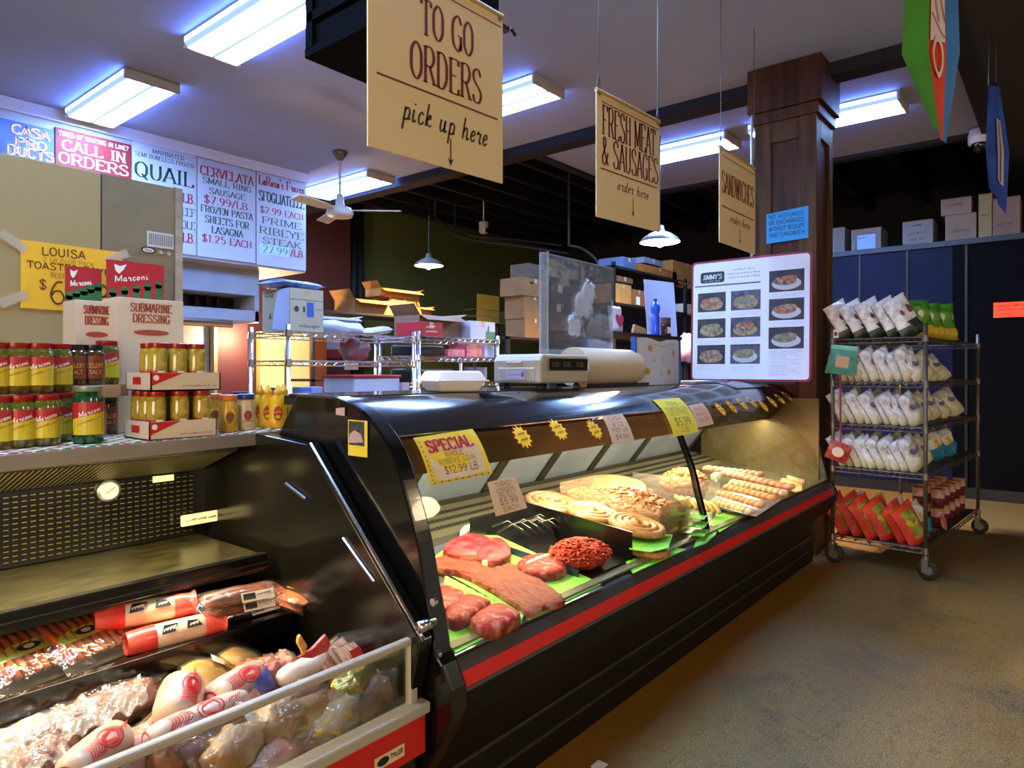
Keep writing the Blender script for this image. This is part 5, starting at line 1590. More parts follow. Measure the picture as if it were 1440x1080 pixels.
# flat packs of franks
def frank_pack(u, v, label, rz):
    c = shelf2(u, v, .02)
    t = thing('frankfurter_pack', label, 'sausage pack', tuple(c), rz)
    M = RM(c + Vector((0, 0, .045)), rz, .5)
    for k in range(8):
        x = (k - 3.5) * .0225
        part('frankfurter', MB().tube([M @ Vector((x, -.085, 0)), M @ Vector((x, 0, .004)), M @ Vector((x, .085, 0))], [.008, .0115, .008], 8), FRANK, t, True)
    b = MB()
    fr = lambda x, y, e=0.: M @ Vector((x, y, .0135 + e))
    poly(b, fr, [(-.085, -.005), (-.03, .012), (.04, .012), (.09, -.004), (.085, -.03), (-.08, -.032)])
    lb = part('label_band', b, LABY, t)
    b = MB(); oval(b, lambda x, y, e=0.: fr(x, y, .001), 0, -.008, .03, .013); part('label_oval', b, LABK, lb)
    b = MB(); oval(b, lambda x, y, e=0.: fr(x, y, .0016), 0, -.008, .013, .007); part('label_dot', b, LABW, lb)
    part('film', pillow(MB(), M @ Matrix.Rotation(PI / 2, 4, 'Z'),   .25, .22, .036, seed=u), FILM, t, True)
frank_pack(36, 936, 'flat clear pack of orange frankfurters nearest the frame edge', .25)
frank_pack(116, 912, 'flat clear pack of orange frankfurters against the red sausage packs', .3)
c = shelf2(-14, 958, .015)
# red and white chub packs
def chub(name, label, a, b_, h, r, ends, band, grp=None):
    A, B2 = shelf2(*a, h), shelf2(*b_, h)
    t = thing(name, label, 'sausage pack', tuple((A + B2) / 2))
    d = (B2 - A).normalized()
    def P(f): return A + (B2 - A) * f
    part('casing', MB().tube([P(0), P(.04), P(.1), P(.5), P(.9), P(.96), P(1)], [r * .35, r * .75, r, r * 1.04, r, r * .75, r * .35], 14), band, t, True)
    part('wrap_end', MB().tube([P(-.04), P(.0), P(.16), P(.26)], [r * .9, r * .95, r * 1.05, r * 1.07], 14, cap=False), ends, t, True)
    part('wrap_end', MB().tube([P(.80), P(.88), P(1.0), P(1.05)], [r * 1.07, r * 1.05, r * .9, r * 1.1], 14, cap=False), ends, t, True)
    side = Vector((0, 0, 1)).cross(d).normalized()
    if side.y > 0: side = -side
    up = (side * .75 + Vector((0, 0, .66))).normalized()
    xd = d if d.x > 0 else -d
    yd = up.cross(xd)
    if yd.z < 0: yd = -yd
    fr = frame(P(.5) + up * r * 1.06 - yd * .0, xd, yd, .001)
    b = MB()
    L = (B2 - A).length
    poly(b, fr, [(-L * .20, -.014), (-L * .05, -.012), (-L * .0, .012), (-L * .16, .013)])
    poly(b, fr, [(L * .08, -.012), (L * .26, -.012), (L * .22, .008), (L * .1, .012)])
    part('print_patch', b, LABK, t)
    b = MB(); write(b, 'FRANKS', lambda x, y, e=0.: fr(x, y, .001), -.10 * L, -.006, .014, 'scrib', fit=L * .14, k=1.2); write(b, 'BEEF', lambda x, y, e=0.: fr(x, y, .001), .17 * L, -.006, .012, 'scrib', fit=L * .1)
    part('lettering', b, LABW, t)
    return t
CHUBW = mat('chub_white', '#e6cfae', .32, col2='#d6a98a', vs=9, coat=.4)
CHUBR = mat('chub_red', '#cf2a1e', .3, col2='#e4574a', vs=20, coat=.4)
chub('sausage_chub', 'red and cream wrapped sausage chub on top beneath the upper shelf lip', (138, 872), (268, 848), .085, .034, CHUBR, CHUBW)
chub('sausage_chub', 'red and cream wrapped sausage chub lying at the lower shelf lip', (182, 905), (308, 874), .03, .034, CHUBR, CHUBW)
chub('sausage_chub', 'red wrapped sausage chub lying behind the two cream ones', (125, 880), (262, 862), .04, .034, CHUBR, CHUBR)
c = shelf2(128, 880, .05)
b = pillow(MB(), RM(c, .25, .45), .19, .15, .05, seed=8)
solo('red_film_pack', b, mat('film_red_white', '#c23a2e', .3, col2='#e8b9a4', vs=11, lo=.45, hi=.6, coat=.4), 'puffy red and pale film pack between frankfurters and the cream chubs', 'sausage pack', smooth=True)
def smoked(label, a, b_, h, sd):
    A, B2 = shelf2(*a, h), shelf2(*b_, h)
    t = thing('smoked_sausage_pack', label, 'sausage pack', tuple((A + B2) / 2), 0, 'smoked sausage packs stacked on the lower shelf')
    m = (A + B2) / 2
    for k, off in enumerate((-.012, .012)):
        o = Vector((0, off * 1.6, 0))
        part('sausage', MB().tube([A + o, A.lerp(B2, .1) + o, m + o + Vector((0, 0, .004)), A.lerp(B2, .9) + o, B2 + o], [.008, .018, .021, .018, .008], 10), FRANKD, t, True)
    M = RM(m, math.atan2(B2.y - A.y, B2.x - A.x))
    part('film', pillow(MB(), M, (B2 - A).length * 1.25, .10, .052, seed=sd), FILM, t, True)
    fr = frame(m + Vector((0, -.046, .004)), (B2 - A), (0, .35, 1), .001)
    b = MB(); rect(b, fr, -.01, .085, -.012, .016); lb = part('label', b, LABW, t)
    b = MB(); rect(b, fr, -.005, .03, -.006, .012, 0, .001); write(b, 'SMOKED', lambda x, y, e=0.: fr(x, y, .001), .055, .002, .009, 'scrib', fit=.04); part('label_print', b, LABK, lb)
smoked('smoked sausage pack at the bottom of the brown stack', (306, 868), (386, 846), .022, 1)
smoked('smoked sausage pack in the middle of the brown stack', (290, 862), (380, 842), .062, 2)
smoked('smoked sausage pack on top of the brown stack', (284, 848), (380, 830), .102, 3)
def flatpack(name, label, u, v, h, w, d, th, rz, m, cat='meat pack', rx=0., ry=0., base=None, logo=None, n=0, z0=.622):
    c = at(u, v, Z=z0 + h)
    t = thing(name, label, cat, tuple(c), rz)
    M = RM(c, rz, rx, ry)
    part('content', pillow(MB(), M, w * .86, d * .86, th * .8, seed=u * .7, seal=.3), m, t, True)
    part('film', pillow(MB(), M, w, d, th, seed=u * .3), FILM, t, True)
    if logo:
        fr = lambda x, y, e=0.: M @ Vector((x, y, th * .5 + .003 + e))
        b = MB(); poly(b, fr, [(-w * .28, -d * .2), (w * .28, -d * .2), (w * .3, d * .2), (-w * .26, d * .22)]); part('label', b, logo, t)
    return t
flatpack('frankfurter_pack', 'orange frankfurter pack flat on the shelf beyond the brown stack', 404, 834, .035, .24, .2, .05, .6, FRANK, 'sausage pack', rx=.3)
flatpack('frankfurter_pack', 'orange frankfurter pack leaning at the far end of the lower shelf', 434, 832, .04, .24, .17, .05, .2, FRANK, 'sausage pack', logo=LABY)

# bottom deck: hams, chubs and bags in plastic
HAM = mat('ham_pink', '#8f4434', .4, col2='#c98468', vs=7, lo=.3, hi=.7, bump=.2, bs=30)
HAMD = mat('ham_dark', '#6b3024', .4, col2='#a0644c', vs=8, lo=.3, hi=.7)
PALE = mat('pale_poultry', '#b57a48', .42, col2='#d6ac78', lo=.42, hi=.6, vs=9)
PASTA = mat('pasta_yellow', '#bd8a34', .5, col2='#ddbd78', lo=.42, hi=.6, vs=10)
TURK = mat('turkey_wrap', '#cdbba0', .4, col2='#b97f6c', vs=6, coat=.3)
BAGW = clear('milky_bag', gloss=.10, rough=.14, bump=1.0, bs=18, haze=.30, hazecol='#f6ead6')
def lump(name, label, c, r3, rz, m, sd, film=True, cat='meat pack', tail=True, ry=0., fm=None, grow=1.12, rx=0.):
    t = thing(name, label, cat, (c[0], c[1], c[2] - r3[2]), 0)
    M = Matrix.Rotation(rz, 4, 'Z') @ Matrix.Rotation(ry, 4, 'Y') @ Matrix.Rotation(rx, 4, 'X')
    part('meat', MB().ball(c, *r3, 22, 14, 0, .42, 9, M=M, seed=sd), m, t, True)
    if film:
        b = MB().ball(c, r3[0] * grow, r3[1] * grow, r3[2] * (grow + .04), 30, 18, 0, .30, 22, M=M, seed=sd + 5)
        if tail:
            T = Matrix.Translation(Vector(c)) @ M
            b.grid(lambda a, q: T @ Vector((r3[0] * (1.0 + .55 * a), (q - .5) * r3[1] * (.5 + 1.3 * a), r3[2] * .25 * math.sin(q * 17 + sd) * a)), 6, 14)
        part('film', b, fm or FILM2, t, True)
    return t
def dk_(u, v, z): return tuple(at(u, v, Z=z))
# large hams at the near end
lump('ham_piece', 'pink ham piece in clear film at the frame edge under the lower shelf', dk_(8, 1000, .50), (.10, .09, .05), .3, HAM, 1, tail=False)
lump('ham_piece', 'orange pink ham chunk poking out beside the dark ham', dk_(52, 1016, .50), (.09, .07, .05), .1, PINKM, 2)
lump('wrapped_ham', 'large dark ham in a shiny clear bag', dk_(132, 1008, .53), (.19, .075, .05), .15, HAMD, 3, grow=1.2)
lump('wrapped_ham', 'long ham in milky plastic beneath the lower shelf lip', dk_(125, 975, .50), (.17, .07, .05), .2, PINKM, 4, fm=BAGW, grow=1.2)
lump('bagged_ham', 'cloudy plastic bag of ham in the lower frame corner', dk_(30, 1052, .52), (.16, .07, .05), .15, PALE, 5, fm=BAGW)
lump('ham_piece', 'small brown ham piece in front of the cloudy bag', dk_(66, 1066, .53), (.07, .05, .04), .5, HAMD, 6)
# round turkey chubs with red print
def turkey(label, c, r, ln, rz, ry=0.):
    t = thing('turkey_chub', label, 'meat pack', (c[0], c[1], c[2] - r), 0)
    R = Matrix.Translation(Vector(c)) @ Matrix.Rotation(rz, 4, 'Z') @ Matrix.Rotation(ry, 4, 'Y')
    prof = [(-.5, .25), (-.46, .7), (-.38, .95), (-.2, 1.02), (.2, 1.02), (.38, .95), (.46, .7), (.5, .25)]
    part('casing', MB().tube([R @ Vector((x * ln, 0, 0)) for x, k in prof], [k * r for x, k in prof], 20), TURK, t, True)
    def f(a, b_, e=0.): # print on the cylinder: a along, b around
        th = b_ / r
        return R @ Vector((a, -math.sin(PI / 5 + th) * (r * 1.03 + e), math.cos(PI / 5 + th) * (r * 1.03 + e)))
    fr = lambda x, y, e=0.: f(x, -y, .001 + e)
    b = MB()
    for k in range(7):
        stroke(b, cat_rom([(-.35 * ln + k * .006, -.02), (-.3 * ln + k * .008, .0), (-.33 * ln + k * .007, .02)], 3), lambda dx, dy: .003, fr, 0)
    oval(b, fr, .06 * ln, 0, .024, .018)
    ring(b, fr, .06 * ln, 0, .034, .026, .004)
    write(b, 'HAM', fr, .30 * ln, -.006, .018, 'scrib', fit=.035)
    part('red_print', b, LABR, t)
    e_ = Vector(c) + (R.to_3x3() @ Vector((-ln * .46, 0, 0)))
    fe = frame(R @ Vector((-ln * .475, 0, 0)), R.to_3x3() @ Vector((0, -1, 0)), R.to_3x3() @ Vector((0, 0, 1)), .006)
    b = MB(); ring(b, fe, 0, 0, r * .62, r * .62, r * .14); poly(b, fe, [(-r * .2, -r * .3), (r * .3, -r * .25), (r * .1, r * .05), (r * .35, r * .3), (-r * .05, r * .1)])
    part('end_print', b, LABR, t)
    return t
turkey('round ended white turkey chub with a red bird print', dk_(252, 988, .575), .055, .14, .95, -.35)
turkey('white and red printed turkey chub lying along the rail', dk_(282, 1010, .555), .034, .26, .05)
turkey('white and red turkey chub under the rail by the orange bag', dk_(335, 968, .56), .05, .18, .3)
turkey('white turkey chub with red print at the lowest frame edge', dk_(135, 1062, .56), .045, .18, .6)
# pale bags of pasta and poultry at the back
for i, (u, v, lb, m) in enumerate(((222, 942, 'pale bag of dumplings under the lower shelf lip', PALE), (258, 930, 'pale yellow bag of filled pasta in the back row', PASTA), (305, 918, 'pale bag of pasta under the end of the lower shelf', PALE), (292, 950, 'yellow bag of filled pasta in front of the back row', PASTA), (338, 930, 'cream bag of dumplings beside the deck grille', PASTA))):
    t = flatpack('pasta_bag', lb, u, v, .0, .24, .19, .09, .3 + i * .3, m, 'food bag', rx=.55, z0=.53)
    if i in (1, 3):
        c_ = at(u, v, Z=.53); M_ = RM(c_, .3 + i * .3, .55); fr_2 = lambda x, y, e=0.: M_ @ Vector((x, y, .05 + e))
        b_2 = MB(); poly(b_2, fr_2, [(-.03, -.02), (.03, -.02), (.03, .02), (-.03, .02)]); part('label', b_2, LABW, t)
for i, (u, v, lb, rz, m) in enumerate(((205, 975, 'sliced pink lunch meat pack beside the shiny bagged ham', .5, PINKM), (180, 1062, 'flat pink meat pack leaning on the rail', .2, HAM), (230, 1035, 'flat lunch meat pack wedged behind the rail', .7, PINKM), (305, 985, 'orange edged meat pack among the turkey chubs', .2, FRANK), (360, 985, 'pale sliced turkey pack behind the rail', .6, PALE))):
    flatpack('lunch_meat', lb, u, v, .0, .17, .13, .035, rz, m, 'meat pack', rx=.5, z0=.53, logo=(LABR, None, LABW, LABY, LABR)[i])
lump('sausage_bag', 'orange sausage pieces in a clear bag', dk_(350, 950, .55), (.055, .045, .035), .4, FRANK, 8)
lump('sausage_bag', 'pink bagged sausage with a blue label', dk_(378, 950, .55), (.05, .05, .045), -.2, PINKM, 9)
flatpack('blue_label_pack', 'small pack with a shiny blue label leaning on the pink bag', 366, 960, .05, .09, .07, .02, .2, mat('label_blue', '#4a5fae', .3), 'meat pack', rx=.9, z0=.52)
lump('sausage_bag', 'striped bacon pack standing by the white tube', dk_(402, 945, .55), (.03, .05, .05), .1, PINKM, 10)
chub_c = dk_(432, 938, .56)
t = thing('white_tube', 'smooth white plastic tube of ground sausage', 'meat pack', (chub_c[0], chub_c[1], chub_c[2] - .03))
part('casing', MB().tube([Vector(chub_c) + Vector((x, x * .1, 0)) for x in (-.1, -.085, -.06, .06, .085, .1)], [.012, .024, .03, .03, .024, .012], 14), mat('tube_white', '#e9e0cc', .35), t, True)
b = MB(); fr = frame(Vector(chub_c) + Vector((-.04, -.029, .01)), (1, .1, 0), (0, .3, 1), .001); oval(b, fr, 0, 0, .013, .011); part('logo_spot', b, mat('logo_green', '#b9c26a', .5), t)
def standing_card(label, uv, m, name='meat_packet'):
    P = [at(u, v, Y=1.62) for u, v in uv]
    n = len(P)
    mb = MB().add(P + [p + Vector((0, .012, 0)) for p in P], [tuple(range(n)), tuple(range(2 * n - 1, n - 1, -1))] + [(i, (i + 1) % n, n + (i + 1) % n, n + i) for i in range(n)])
    return solo(name, mb, m, label, 'meat pack', bevel=.003)
standing_card('orange diamond shaped packet standing by the black side panel', [(424, 914), (419, 905), (420, 896), (423, 892), (433, 908), (428, 925)], mat('packet_orange', '#d9923c', .4, col2='#e8b870', vs=30))
standing_card('red printed packet standing up by the black side panel', [(420, 925), (440, 912), (459, 892), (466, 906), (462, 916), (440, 926)], mat('packet_red', '#b8242c', .35, col2='#d9626a', vs=30))
for i, (u, v, lb, rz) in enumerate(((470, 925, 'striped bacon pack leaning behind the rail', .3), (486, 922, 'second striped bacon pack leaning behind the rail', .5), (504, 924, 'red edged meat packet at the far end behind the rail', .2))):
    flatpack('bacon_pack', lb, u, v, .06, .14, .11, .03, rz, mat('bacon', '#c9795a', .4, col2='#efd0a8', vs=14, stretch=(8, 1, 1)), 'meat pack', rx=.8, z0=.50, logo=LABR if i == 2 else None)
# behind the front glass
FOILM = mat('gold_foil', '#c9b26c', .25, .8, bump=.9, bs=40)
lump('foil_pack', 'crinkled gold foil pack behind the front glass', dk_(500, 955, .53), (.10, .05, .04), .3, FOILM, 11, film=False)
lump('wrapped_ham', 'dark ham in film at the end of the front glass', dk_(540, 960, .50), (.09, .06, .04), .2, HAMD, 12)
lump('wrapped_ham', 'dark red meat piece behind the rail above the poultry', dk_(425, 985, .52), (.08, .05, .045), .1, HAMD, 13)
lump('wrapped_chicken', 'whole pale chicken in film with a red mark behind the glass', dk_(395, 1020, .50), (.085, .07, .06), .2, PALE, 14)
lump('wrapped_chicken', 'pale golden bag of poultry behind the glass', dk_(470, 1010, .48), (.10, .055, .05), .5, PASTA, 15, fm=BAGW)
lump('wrapped_chicken', 'pale poultry piece in film low behind the glass', dk_(330, 1055, .50), (.10, .06, .05), .3, PALE, 16)
lump('wrapped_ham', 'pink ham low behind the glass beside the pale poultry', dk_(270, 1040, .52), (.10, .06, .05), .3, HAM, 17)
lump('wrapped_ham', 'long pink ham along the bottom of the front glass', dk_(400, 1062, .46), (.14, .05, .045), .4, HAM, 18)
lump('wrapped_ham', 'reddish ham beside the poultry at the front glass middle', dk_(445, 1038, .46), (.09, .05, .04), .3, HAM, 19)
lump('wrapped_ham', 'brown ham end in film near the foil pack', dk_(515, 990, .47), (.09, .05, .045), .4, HAMD, 20)

# hazy film sheets added over the hams, white glare put into the haze
q00, q10, q11, q01 = [at(u, v, Z=z) for u, v, z in ((66, 1000, .585), (196, 952, .585), (214, 985, .575), (96, 1040, .575))]
def drape(a, b):
    p = (q00 * (1 - a) + q10 * a) * (1 - b) + (q01 * (1 - a) + q11 * a) * b
    return p + Vector((0, 0, .012 * math.sin(a * 23 + b * 5) * math.sin(b * 9 + a * 4) + .012 * noise.noise(Vector((a * 9, b * 7, 1.0)))))
solo('glare_sheet', MB().grid(drape, 40, 24), clear('glare_film', gloss=.12, rough=.08, bump=.8, bs=24, haze=.22, hazecol='#fff3dc'), 'added hazy glare sheet over the hams under the lower shelf lip', 'film', smooth=True)
q00, q10, q11, q01 = [at(u, v, Z=z) for u, v, z in ((-20, 1040, .56), (70, 1010, .565), (110, 1060, .56), (10, 1095, .55))]
solo('glare_sheet', MB().grid(drape, 30, 20), MATS['glare_film'], 'added hazy glare sheet over the cloudy ham bag in the frame corner', 'film', smooth=True)
for i, (u, v, lb, rz, m) in enumerate(((355, 1010, 'flat pack of sliced ham against the front glass by the whole chicken', .5, HAM), (430, 1010, 'flat pack of pale sliced turkey between the poultry behind the glass', -.2, PALE), (300, 1062, 'flat pack of red meat low behind the front glass', .4, HAMD), (490, 985, 'flat pack of bacon slices below the foil pack', .3, PINKM))):
    flatpack('lunch_meat', lb, u, v, .0, .16, .12, .035, rz, m, 'meat pack', rx=.9, z0=.53 - .01 * i, logo=(LABW, None, None, LABY)[i])
# ------------------------------------------------------------------ jars and boxes on the ledge
GLASSY = mat('jar_pickle', '#3d3a10', .12, col2='#7d7424', vs=45, spec=.7, coat=.4)
GLASSG = mat('jar_green', '#0f3418', .15, col2='#1d5a2a', vs=20, spec=.7, coat=.4)
GLASSO = mat('jar_olive', '#8a7a1c', .12, col2='#c9a93a', vs=40, spec=.7, coat=.4)
GLASSC = mat('jar_clear_top', '#8f8a66', .1, spec=.8, coat=.5)
GLASSD = mat('jar_dark', '#2a1c0c', .15, col2='#574012', vs=30, spec=.7, coat=.4)
LIDR = mat('lid_red', '#9c0e10', .3, spec=.5)
LIDK = mat('lid_black', '#17151a', .3)
LIDG = mat('lid_grey_green', '#8b9a84', .35, .3)
JLABR = mat('jar_label_red', '#b81f1f', .45)
JLABY = mat('jar_label_yellow', '#d6bf22', .45)
def jar(name, r, h, body, lid, label, group, style='two', neck=.86):
    t = thing(name, label, 'jar', (0, 0, 0), 0, group)
    hl = .016
    part('glass', MB().lathe([(r * .85, 0), (r, .006), (r, h * .78), (r * neck, h * .88), (r * neck * .96, h - hl)], n=20), body, t, True)
    part('lid', MB().lathe([(r * neck, h - hl), (r * neck * 1.03, h - hl + .002), (r * neck * 1.03, h - .001), (r * neck * .96, h)], n=20), lid, t, 'edge')
    def fr(x, y, e=0.):
        a = x / r - PI / 2 - .45
        return Vector(((r + .0008 + e) * math.cos(a), (r + .0008 + e) * math.sin(a), y))
    z0, z1 = h * .16, h * .72
    if style == 'two':
        b = MB()
        n = 10; wd = r * 1.25
        lab = MB()
        for k in range(n):
            xa, xb = -wd + 2 * wd * k / n, -wd + 2 * wd * (k + 1) / n
            ma, mb_ = z0 + (z1 - z0) * (.48 + .26 * k / n), z0 + (z1 - z0) * (.48 + .26 * (k + 1) / n)
            lab.quad(fr(xa, z0), fr(xb, z0), fr(xb, mb_), fr(xa, ma), 0)
            lab.quad(fr(xa, ma), fr(xb, mb_), fr(xb, z1), fr(xa, z1), 1)
        lb = part('label', lab, [JLABY, JLABR], t)
        b = MB()
        sl = lambda x, y, e=0.: fr(x, y + x * .35, .0008 + e)
        write(b, 'Marconi', sl, 0, z0 + (z1 - z0) * .64, .016, 'script', fit=wd * 1.15, k=1.5)
        part('label_lettering', b, mat('label_white', '#f2ece0', .5), lb)
        b = MB(); write(b, 'GIARDINIERA', sl, 0, z0 + (z1 - z0) * .40, .008, 'scrib', fit=wd * 1.4, k=1.2)
        poly(b, sl, [(-wd * .9, z1 - .012), (-wd * .55, z1 - .020), (-wd * .3, z1 - .026), (-wd * .6, z1 - .010)])
        part('label_print', b, REDINK, lb)
    elif style == 'dark':
        b = MB()
        for k in range(10):
            xa, xb = -r + 2 * r * k / 10, -r + 2 * r * (k + 1) / 10
            b.quad(fr(xa, z0), fr(xb, z0), fr(xb, z1), fr(xa, z1), 0)
        lb = part('label', b, mat('label_dark_red', '#6b231a', .45, col2='#8c4a1c', vs=20), t)
        b = MB(); write(b, 'CELERY', lambda x, y, e=0.: fr(x, y, .0008), 0, z0 + .035, .014, 'sans', fit=r * 1.4); write(b, 'SALT', lambda x, y, e=0.: fr(x, y, .0008), 0, z0 + .015, .012, 'sans', fit=r)
        part('label_lettering', b, mat('label_gold', '#e0a63c', .5), lb)
    elif style == 'small':
        b = MB()
        zb = h * .40
        for k in range(8):
            xa, xb = -r + 2 * r * k / 8, -r + 2 * r * (k + 1) / 8
            b.quad(fr(xa, h * .06), fr(xb, h * .06), fr(xb, zb), fr(xa, zb), 1 if k < 5 else 0)
        lb = part('label', b, [mat('label_cream2', '#e5dcc4', .5), JLABR], t)
        b = MB(); write(b, 'Marconi', lambda x, y, e=0.: fr(x, y + x * .2, .0008), -.004, h * .2, .013, 'script', fit=r * 1.4, k=1.4)
        part('label_lettering', b, mat('label_white', '#f2ece0', .5), lb)
    return t
JG = 'red lidded vegetable jars on the ledge'
proto = jar('pickle_jar', .037, .150, GLASSY, LIDR, 'x', JG)
def on_ledge(u, Y): 
    p = at(u, 600, Y=Y); return (p.x, Y, lz(p.x) + .0022)
lowrow = [(-1, 2.335, 'red lidded pickle jar at the frame edge in the bottom row'), (29, 2.335, 'red lidded pickle jar third from the green jar in the bottom row'),
          (64, 2.335, 'red lidded pickle jar second from the green jar in the bottom row'), (92, 2.42, 'red lidded pickle jar peeking out beside the green jar')]
for i, (u, Y, lb) in enumerate(lowrow):
    x, y, z = on_ledge(u, Y)
    (place if i == 0 else dup)(proto, (x, y, z), (0, 0, .25), lb)
# a cardboard sheet carries the second row
toprow = [(-6, 2.39, 'upper red lidded pickle jar at the frame edge'), (24, 2.39, 'upper red lidded pickle jar second from the frame edge'), (55, 2.39, 'upper red lidded pickle jar third from the frame edge'), (83, 2.44, 'upper red lidded pickle jar beside the black lidded jars')]
for u, Y, lb in toprow:
    x, y, z = on_ledge(u, Y)
    dup(proto, (x, y, z + .1525), (0, 0, .25), lb)
for u, Y in ((-20, 2.43), (10, 2.43)):
    x, y, z = on_ledge(u, Y)
for k, u in enumerate((40, 72)):
    x, y, z = on_ledge(u, 2.415)
    dup(proto, (x, y, z), (0, 0, .25), 'red lidded pickle jar half hidden behind the bottom row')
green = jar('green_jar', .042, .172, GLASSG, LIDG, 'tall dark green jar with grey lid at the end of the jar rows', None)
place(green, on_ledge(124, 2.30), (0, 0, .25))
dk = jar('spice_jar', .034, .130, GLASSD, LIDK, 'x', 'black lidded seasoning jars', 'dark')
for i, (u, Y, lb) in enumerate(((105, 2.46, 'black lidded dark jar on top beside the red lidded jars'), (131, 2.47, 'black lidded dark jar on top behind the green jar'))):
    x, y, z = on_ledge(u, Y)
    (place if i == 0 else dup)(dk, (x, y, z + .172), (0, 0, .3), lb)
for i, (u, lb) in enumerate(((106, 'black lidded dark jar hidden behind the green jar'), (133, 'black lidded dark jar seen beside the green jar'))):
    x, y, z = on_ledge(u, 2.47 + .0 * i)
    dup(dk, (x, y, z), (0, 0, .3), lb)
x, y, z = on_ledge(119, 2.47)
solo('cardboard_sheet', MB().box(x - .09, x + .09, y - .05, y + .05, z + .131, z + .171), CARD, 'cardboard tray carrying the two upper black lidded jars', 'cardboard')
x, y, z = on_ledge(150, 2.56)
dup(proto, (x, y, z + .17), (0, 0, .3), 'red lidded jar in the shade between the boxes and black lidded jars')
dup(dk, (x, y, z), (0, 0, .4), 'black lidded jar in the shade by the printed boxes')
solo('cardboard_sheet', MB().box(x - .05, x + .05, y - .05, y + .05, z + .131, z + .169), CARDD, 'dark cardboard piece under the shaded red lidded jar', 'cardboard')

# two printed bread boxes standing at the back
BOXW = mat('box_cream', '#d9c3a2', .6)
def bread_box(label, u0, u1, vt, vm, vb, Y, depth):
    a, c = at(u0, vm, Y=Y), at(u1, vm, Y=Y)
    zt, zb = at(u0, vt, Y=Y).z, lz(a.x) + .002
    W = c.x - a.x
    t = thing('bread_box', label, 'box', (a.x + W / 2, Y, zb))
    part('carton', MB().box(a.x, c.x, Y, Y + depth, zb, a.z), BOXW, t, bevel=.002)
    # the tall printed back flap
    tf = MB(); fr = frame((a.x + W * .06, Y + depth, a.z), (1, 0, 0), (0, 0, 1), 0)
    Wf, Hf = W * .88, zt - a.z
    sheet(tf, fr, Wf, Hf, .004)
    fl = part('flap', tf, mat('box_red', '#b01f26', .5), t)
    f2 = lambda x, y, e=0.: fr(x, y, .0015 + e)
    b = MB()
    for k in range(5):
        x = Wf * (.1 + .2 * k); hh = Hf * (.18 + .075 * k)
        rect(b, f2, x - .012, x + .012, 0, hh); oval(b, f2, x, hh, .013, .016)
    part('pepper_print', b, mat('box_green', '#2c6b3a', .5), fl)
    b = MB()
    write(b, 'Marconi', lambda x, y, e=0.: f2(x, y + x * .18, .001), Wf * .42, Hf * .42, Hf * .16, 'sans', fit=Wf * .58, k=1.3)
    poly(b, f2, [(Wf * .14, Hf * .74), (Wf * .2, Hf * .66), (Wf * .28, Hf * .78), (Wf * .33, Hf * .92), (Wf * .22, Hf * .86), (Wf * .12, Hf * .9)], 0, .001)
    part('flap_lettering', b, mat('label_white', '#f2ece0', .5), fl)
    ff = FY(a.x, Y, zb, .001)
    H_ = a.z - zb
    b = MB()
    write(b, 'SUBMARINE', ff, W * .5, H_ * .90, H_ * .062, 'bold', fit=W * .62, k=1.1)
    write(b, 'DRESSING', ff, W * .5, H_ * .82, H_ * .062, 'bold', fit=W * .56, k=1.1)
    oval(b, ff, W * .5, H_ * .745, W * .27, H_ * .022)
    part('front_print', b, mat('box_print_rust', '#a8482e', .6), t)
    return t, ff, W, H_
bread_box('cream and red printed dressing box at the back behind the green jar', 106, 165, 368, 421, 560, 2.62, .12)
t, ff, W, H_ = bread_box('cream and red printed dressing box in front with a red burst on its corner', 165, 258, 358, 417, 588, 2.55, .13)
b = MB(); star(b, ff, W * .80, H_ * .52, .028, 14, .8)
bs_ = part('burst', b, REDP, t)
b = MB(); write(b, 'SERVES 4', lambda x, y, e=0.: ff(x, y, .001), W * .80, H_ * .51, .009, 'scrib', fit=.036, k=1.3); part('burst_lettering', b, BOXW, bs_)
# two cut-down trays of small jars
def jar_tray(label, u0, u1, uc, vt, vb, zb, Y, d):
    """open carton: front face u0..u1 with its left side going back"""
    a, c = at(uc, vb, Y=Y), at(u1, vb, Y=Y)
    hh = .058
    W = c.x - a.x
    t = thing('jar_tray', label, 'carton', (a.x + W / 2, Y, zb))
    th = .004
    part('carton', MB().box(a.x, a.x + W, Y, Y + th, zb, zb + hh).box(a.x, a.x + W, Y + d - th, Y + d, zb, zb + hh).box(a.x, a.x + th, Y, Y + d, zb, zb + hh).box(a.x + W - th, a.x + W, Y, Y + d, zb, zb + hh).box(a.x, a.x + W, Y, Y + d, zb, zb + th), BOXW, t)
    fr = FY(a.x, Y, zb, .001)
    b = MB(); poly(b, fr, [(0.002, hh * .28), (W * .45, hh * .98), (.002, hh * .98)]); rect(b, FX(a.x, Y + d, zb, .001), d * .3, d * .62, hh * .35, hh * .75)
    r_ = part('red_print', b, REDP, t)
    b = MB(); oval(b, lambda x, y, e=0.: fr(x, y, .001), W * .07, hh * .72, .009, .009); part('logo_print', b, mat('label_white', '#f2ece0', .5), r_)
    b = MB(); write(b, 'SPICY GIARDINIERA IN OIL', fr, W * .68, hh * .2, .008, 'scrib', fit=W * .5); part('carton_lettering', b, mat('box_print_grey', '#8a7a68', .6), t)
    return a.x, W, Y, d, zb + th
smj = jar('small_jar', .0285, .148, GLASSO, LIDR, 'x', 'small red lidded jars in the cartons', 'small', .9)
first = [True]
x0_, W_, Yt, d_, zt_ = jar_tray('white and red cut-down carton of small jars standing on the ledge', 168, 305, 210, 588, 617, lz(.9) + .002, 2.20, .185)
slots = []
for c in range(3):
    for r_ in range(3):
        slots.append((x0_ + .035 + c * (W_ - .07) / 2, Yt + .034 + r_ * .058, zt_))
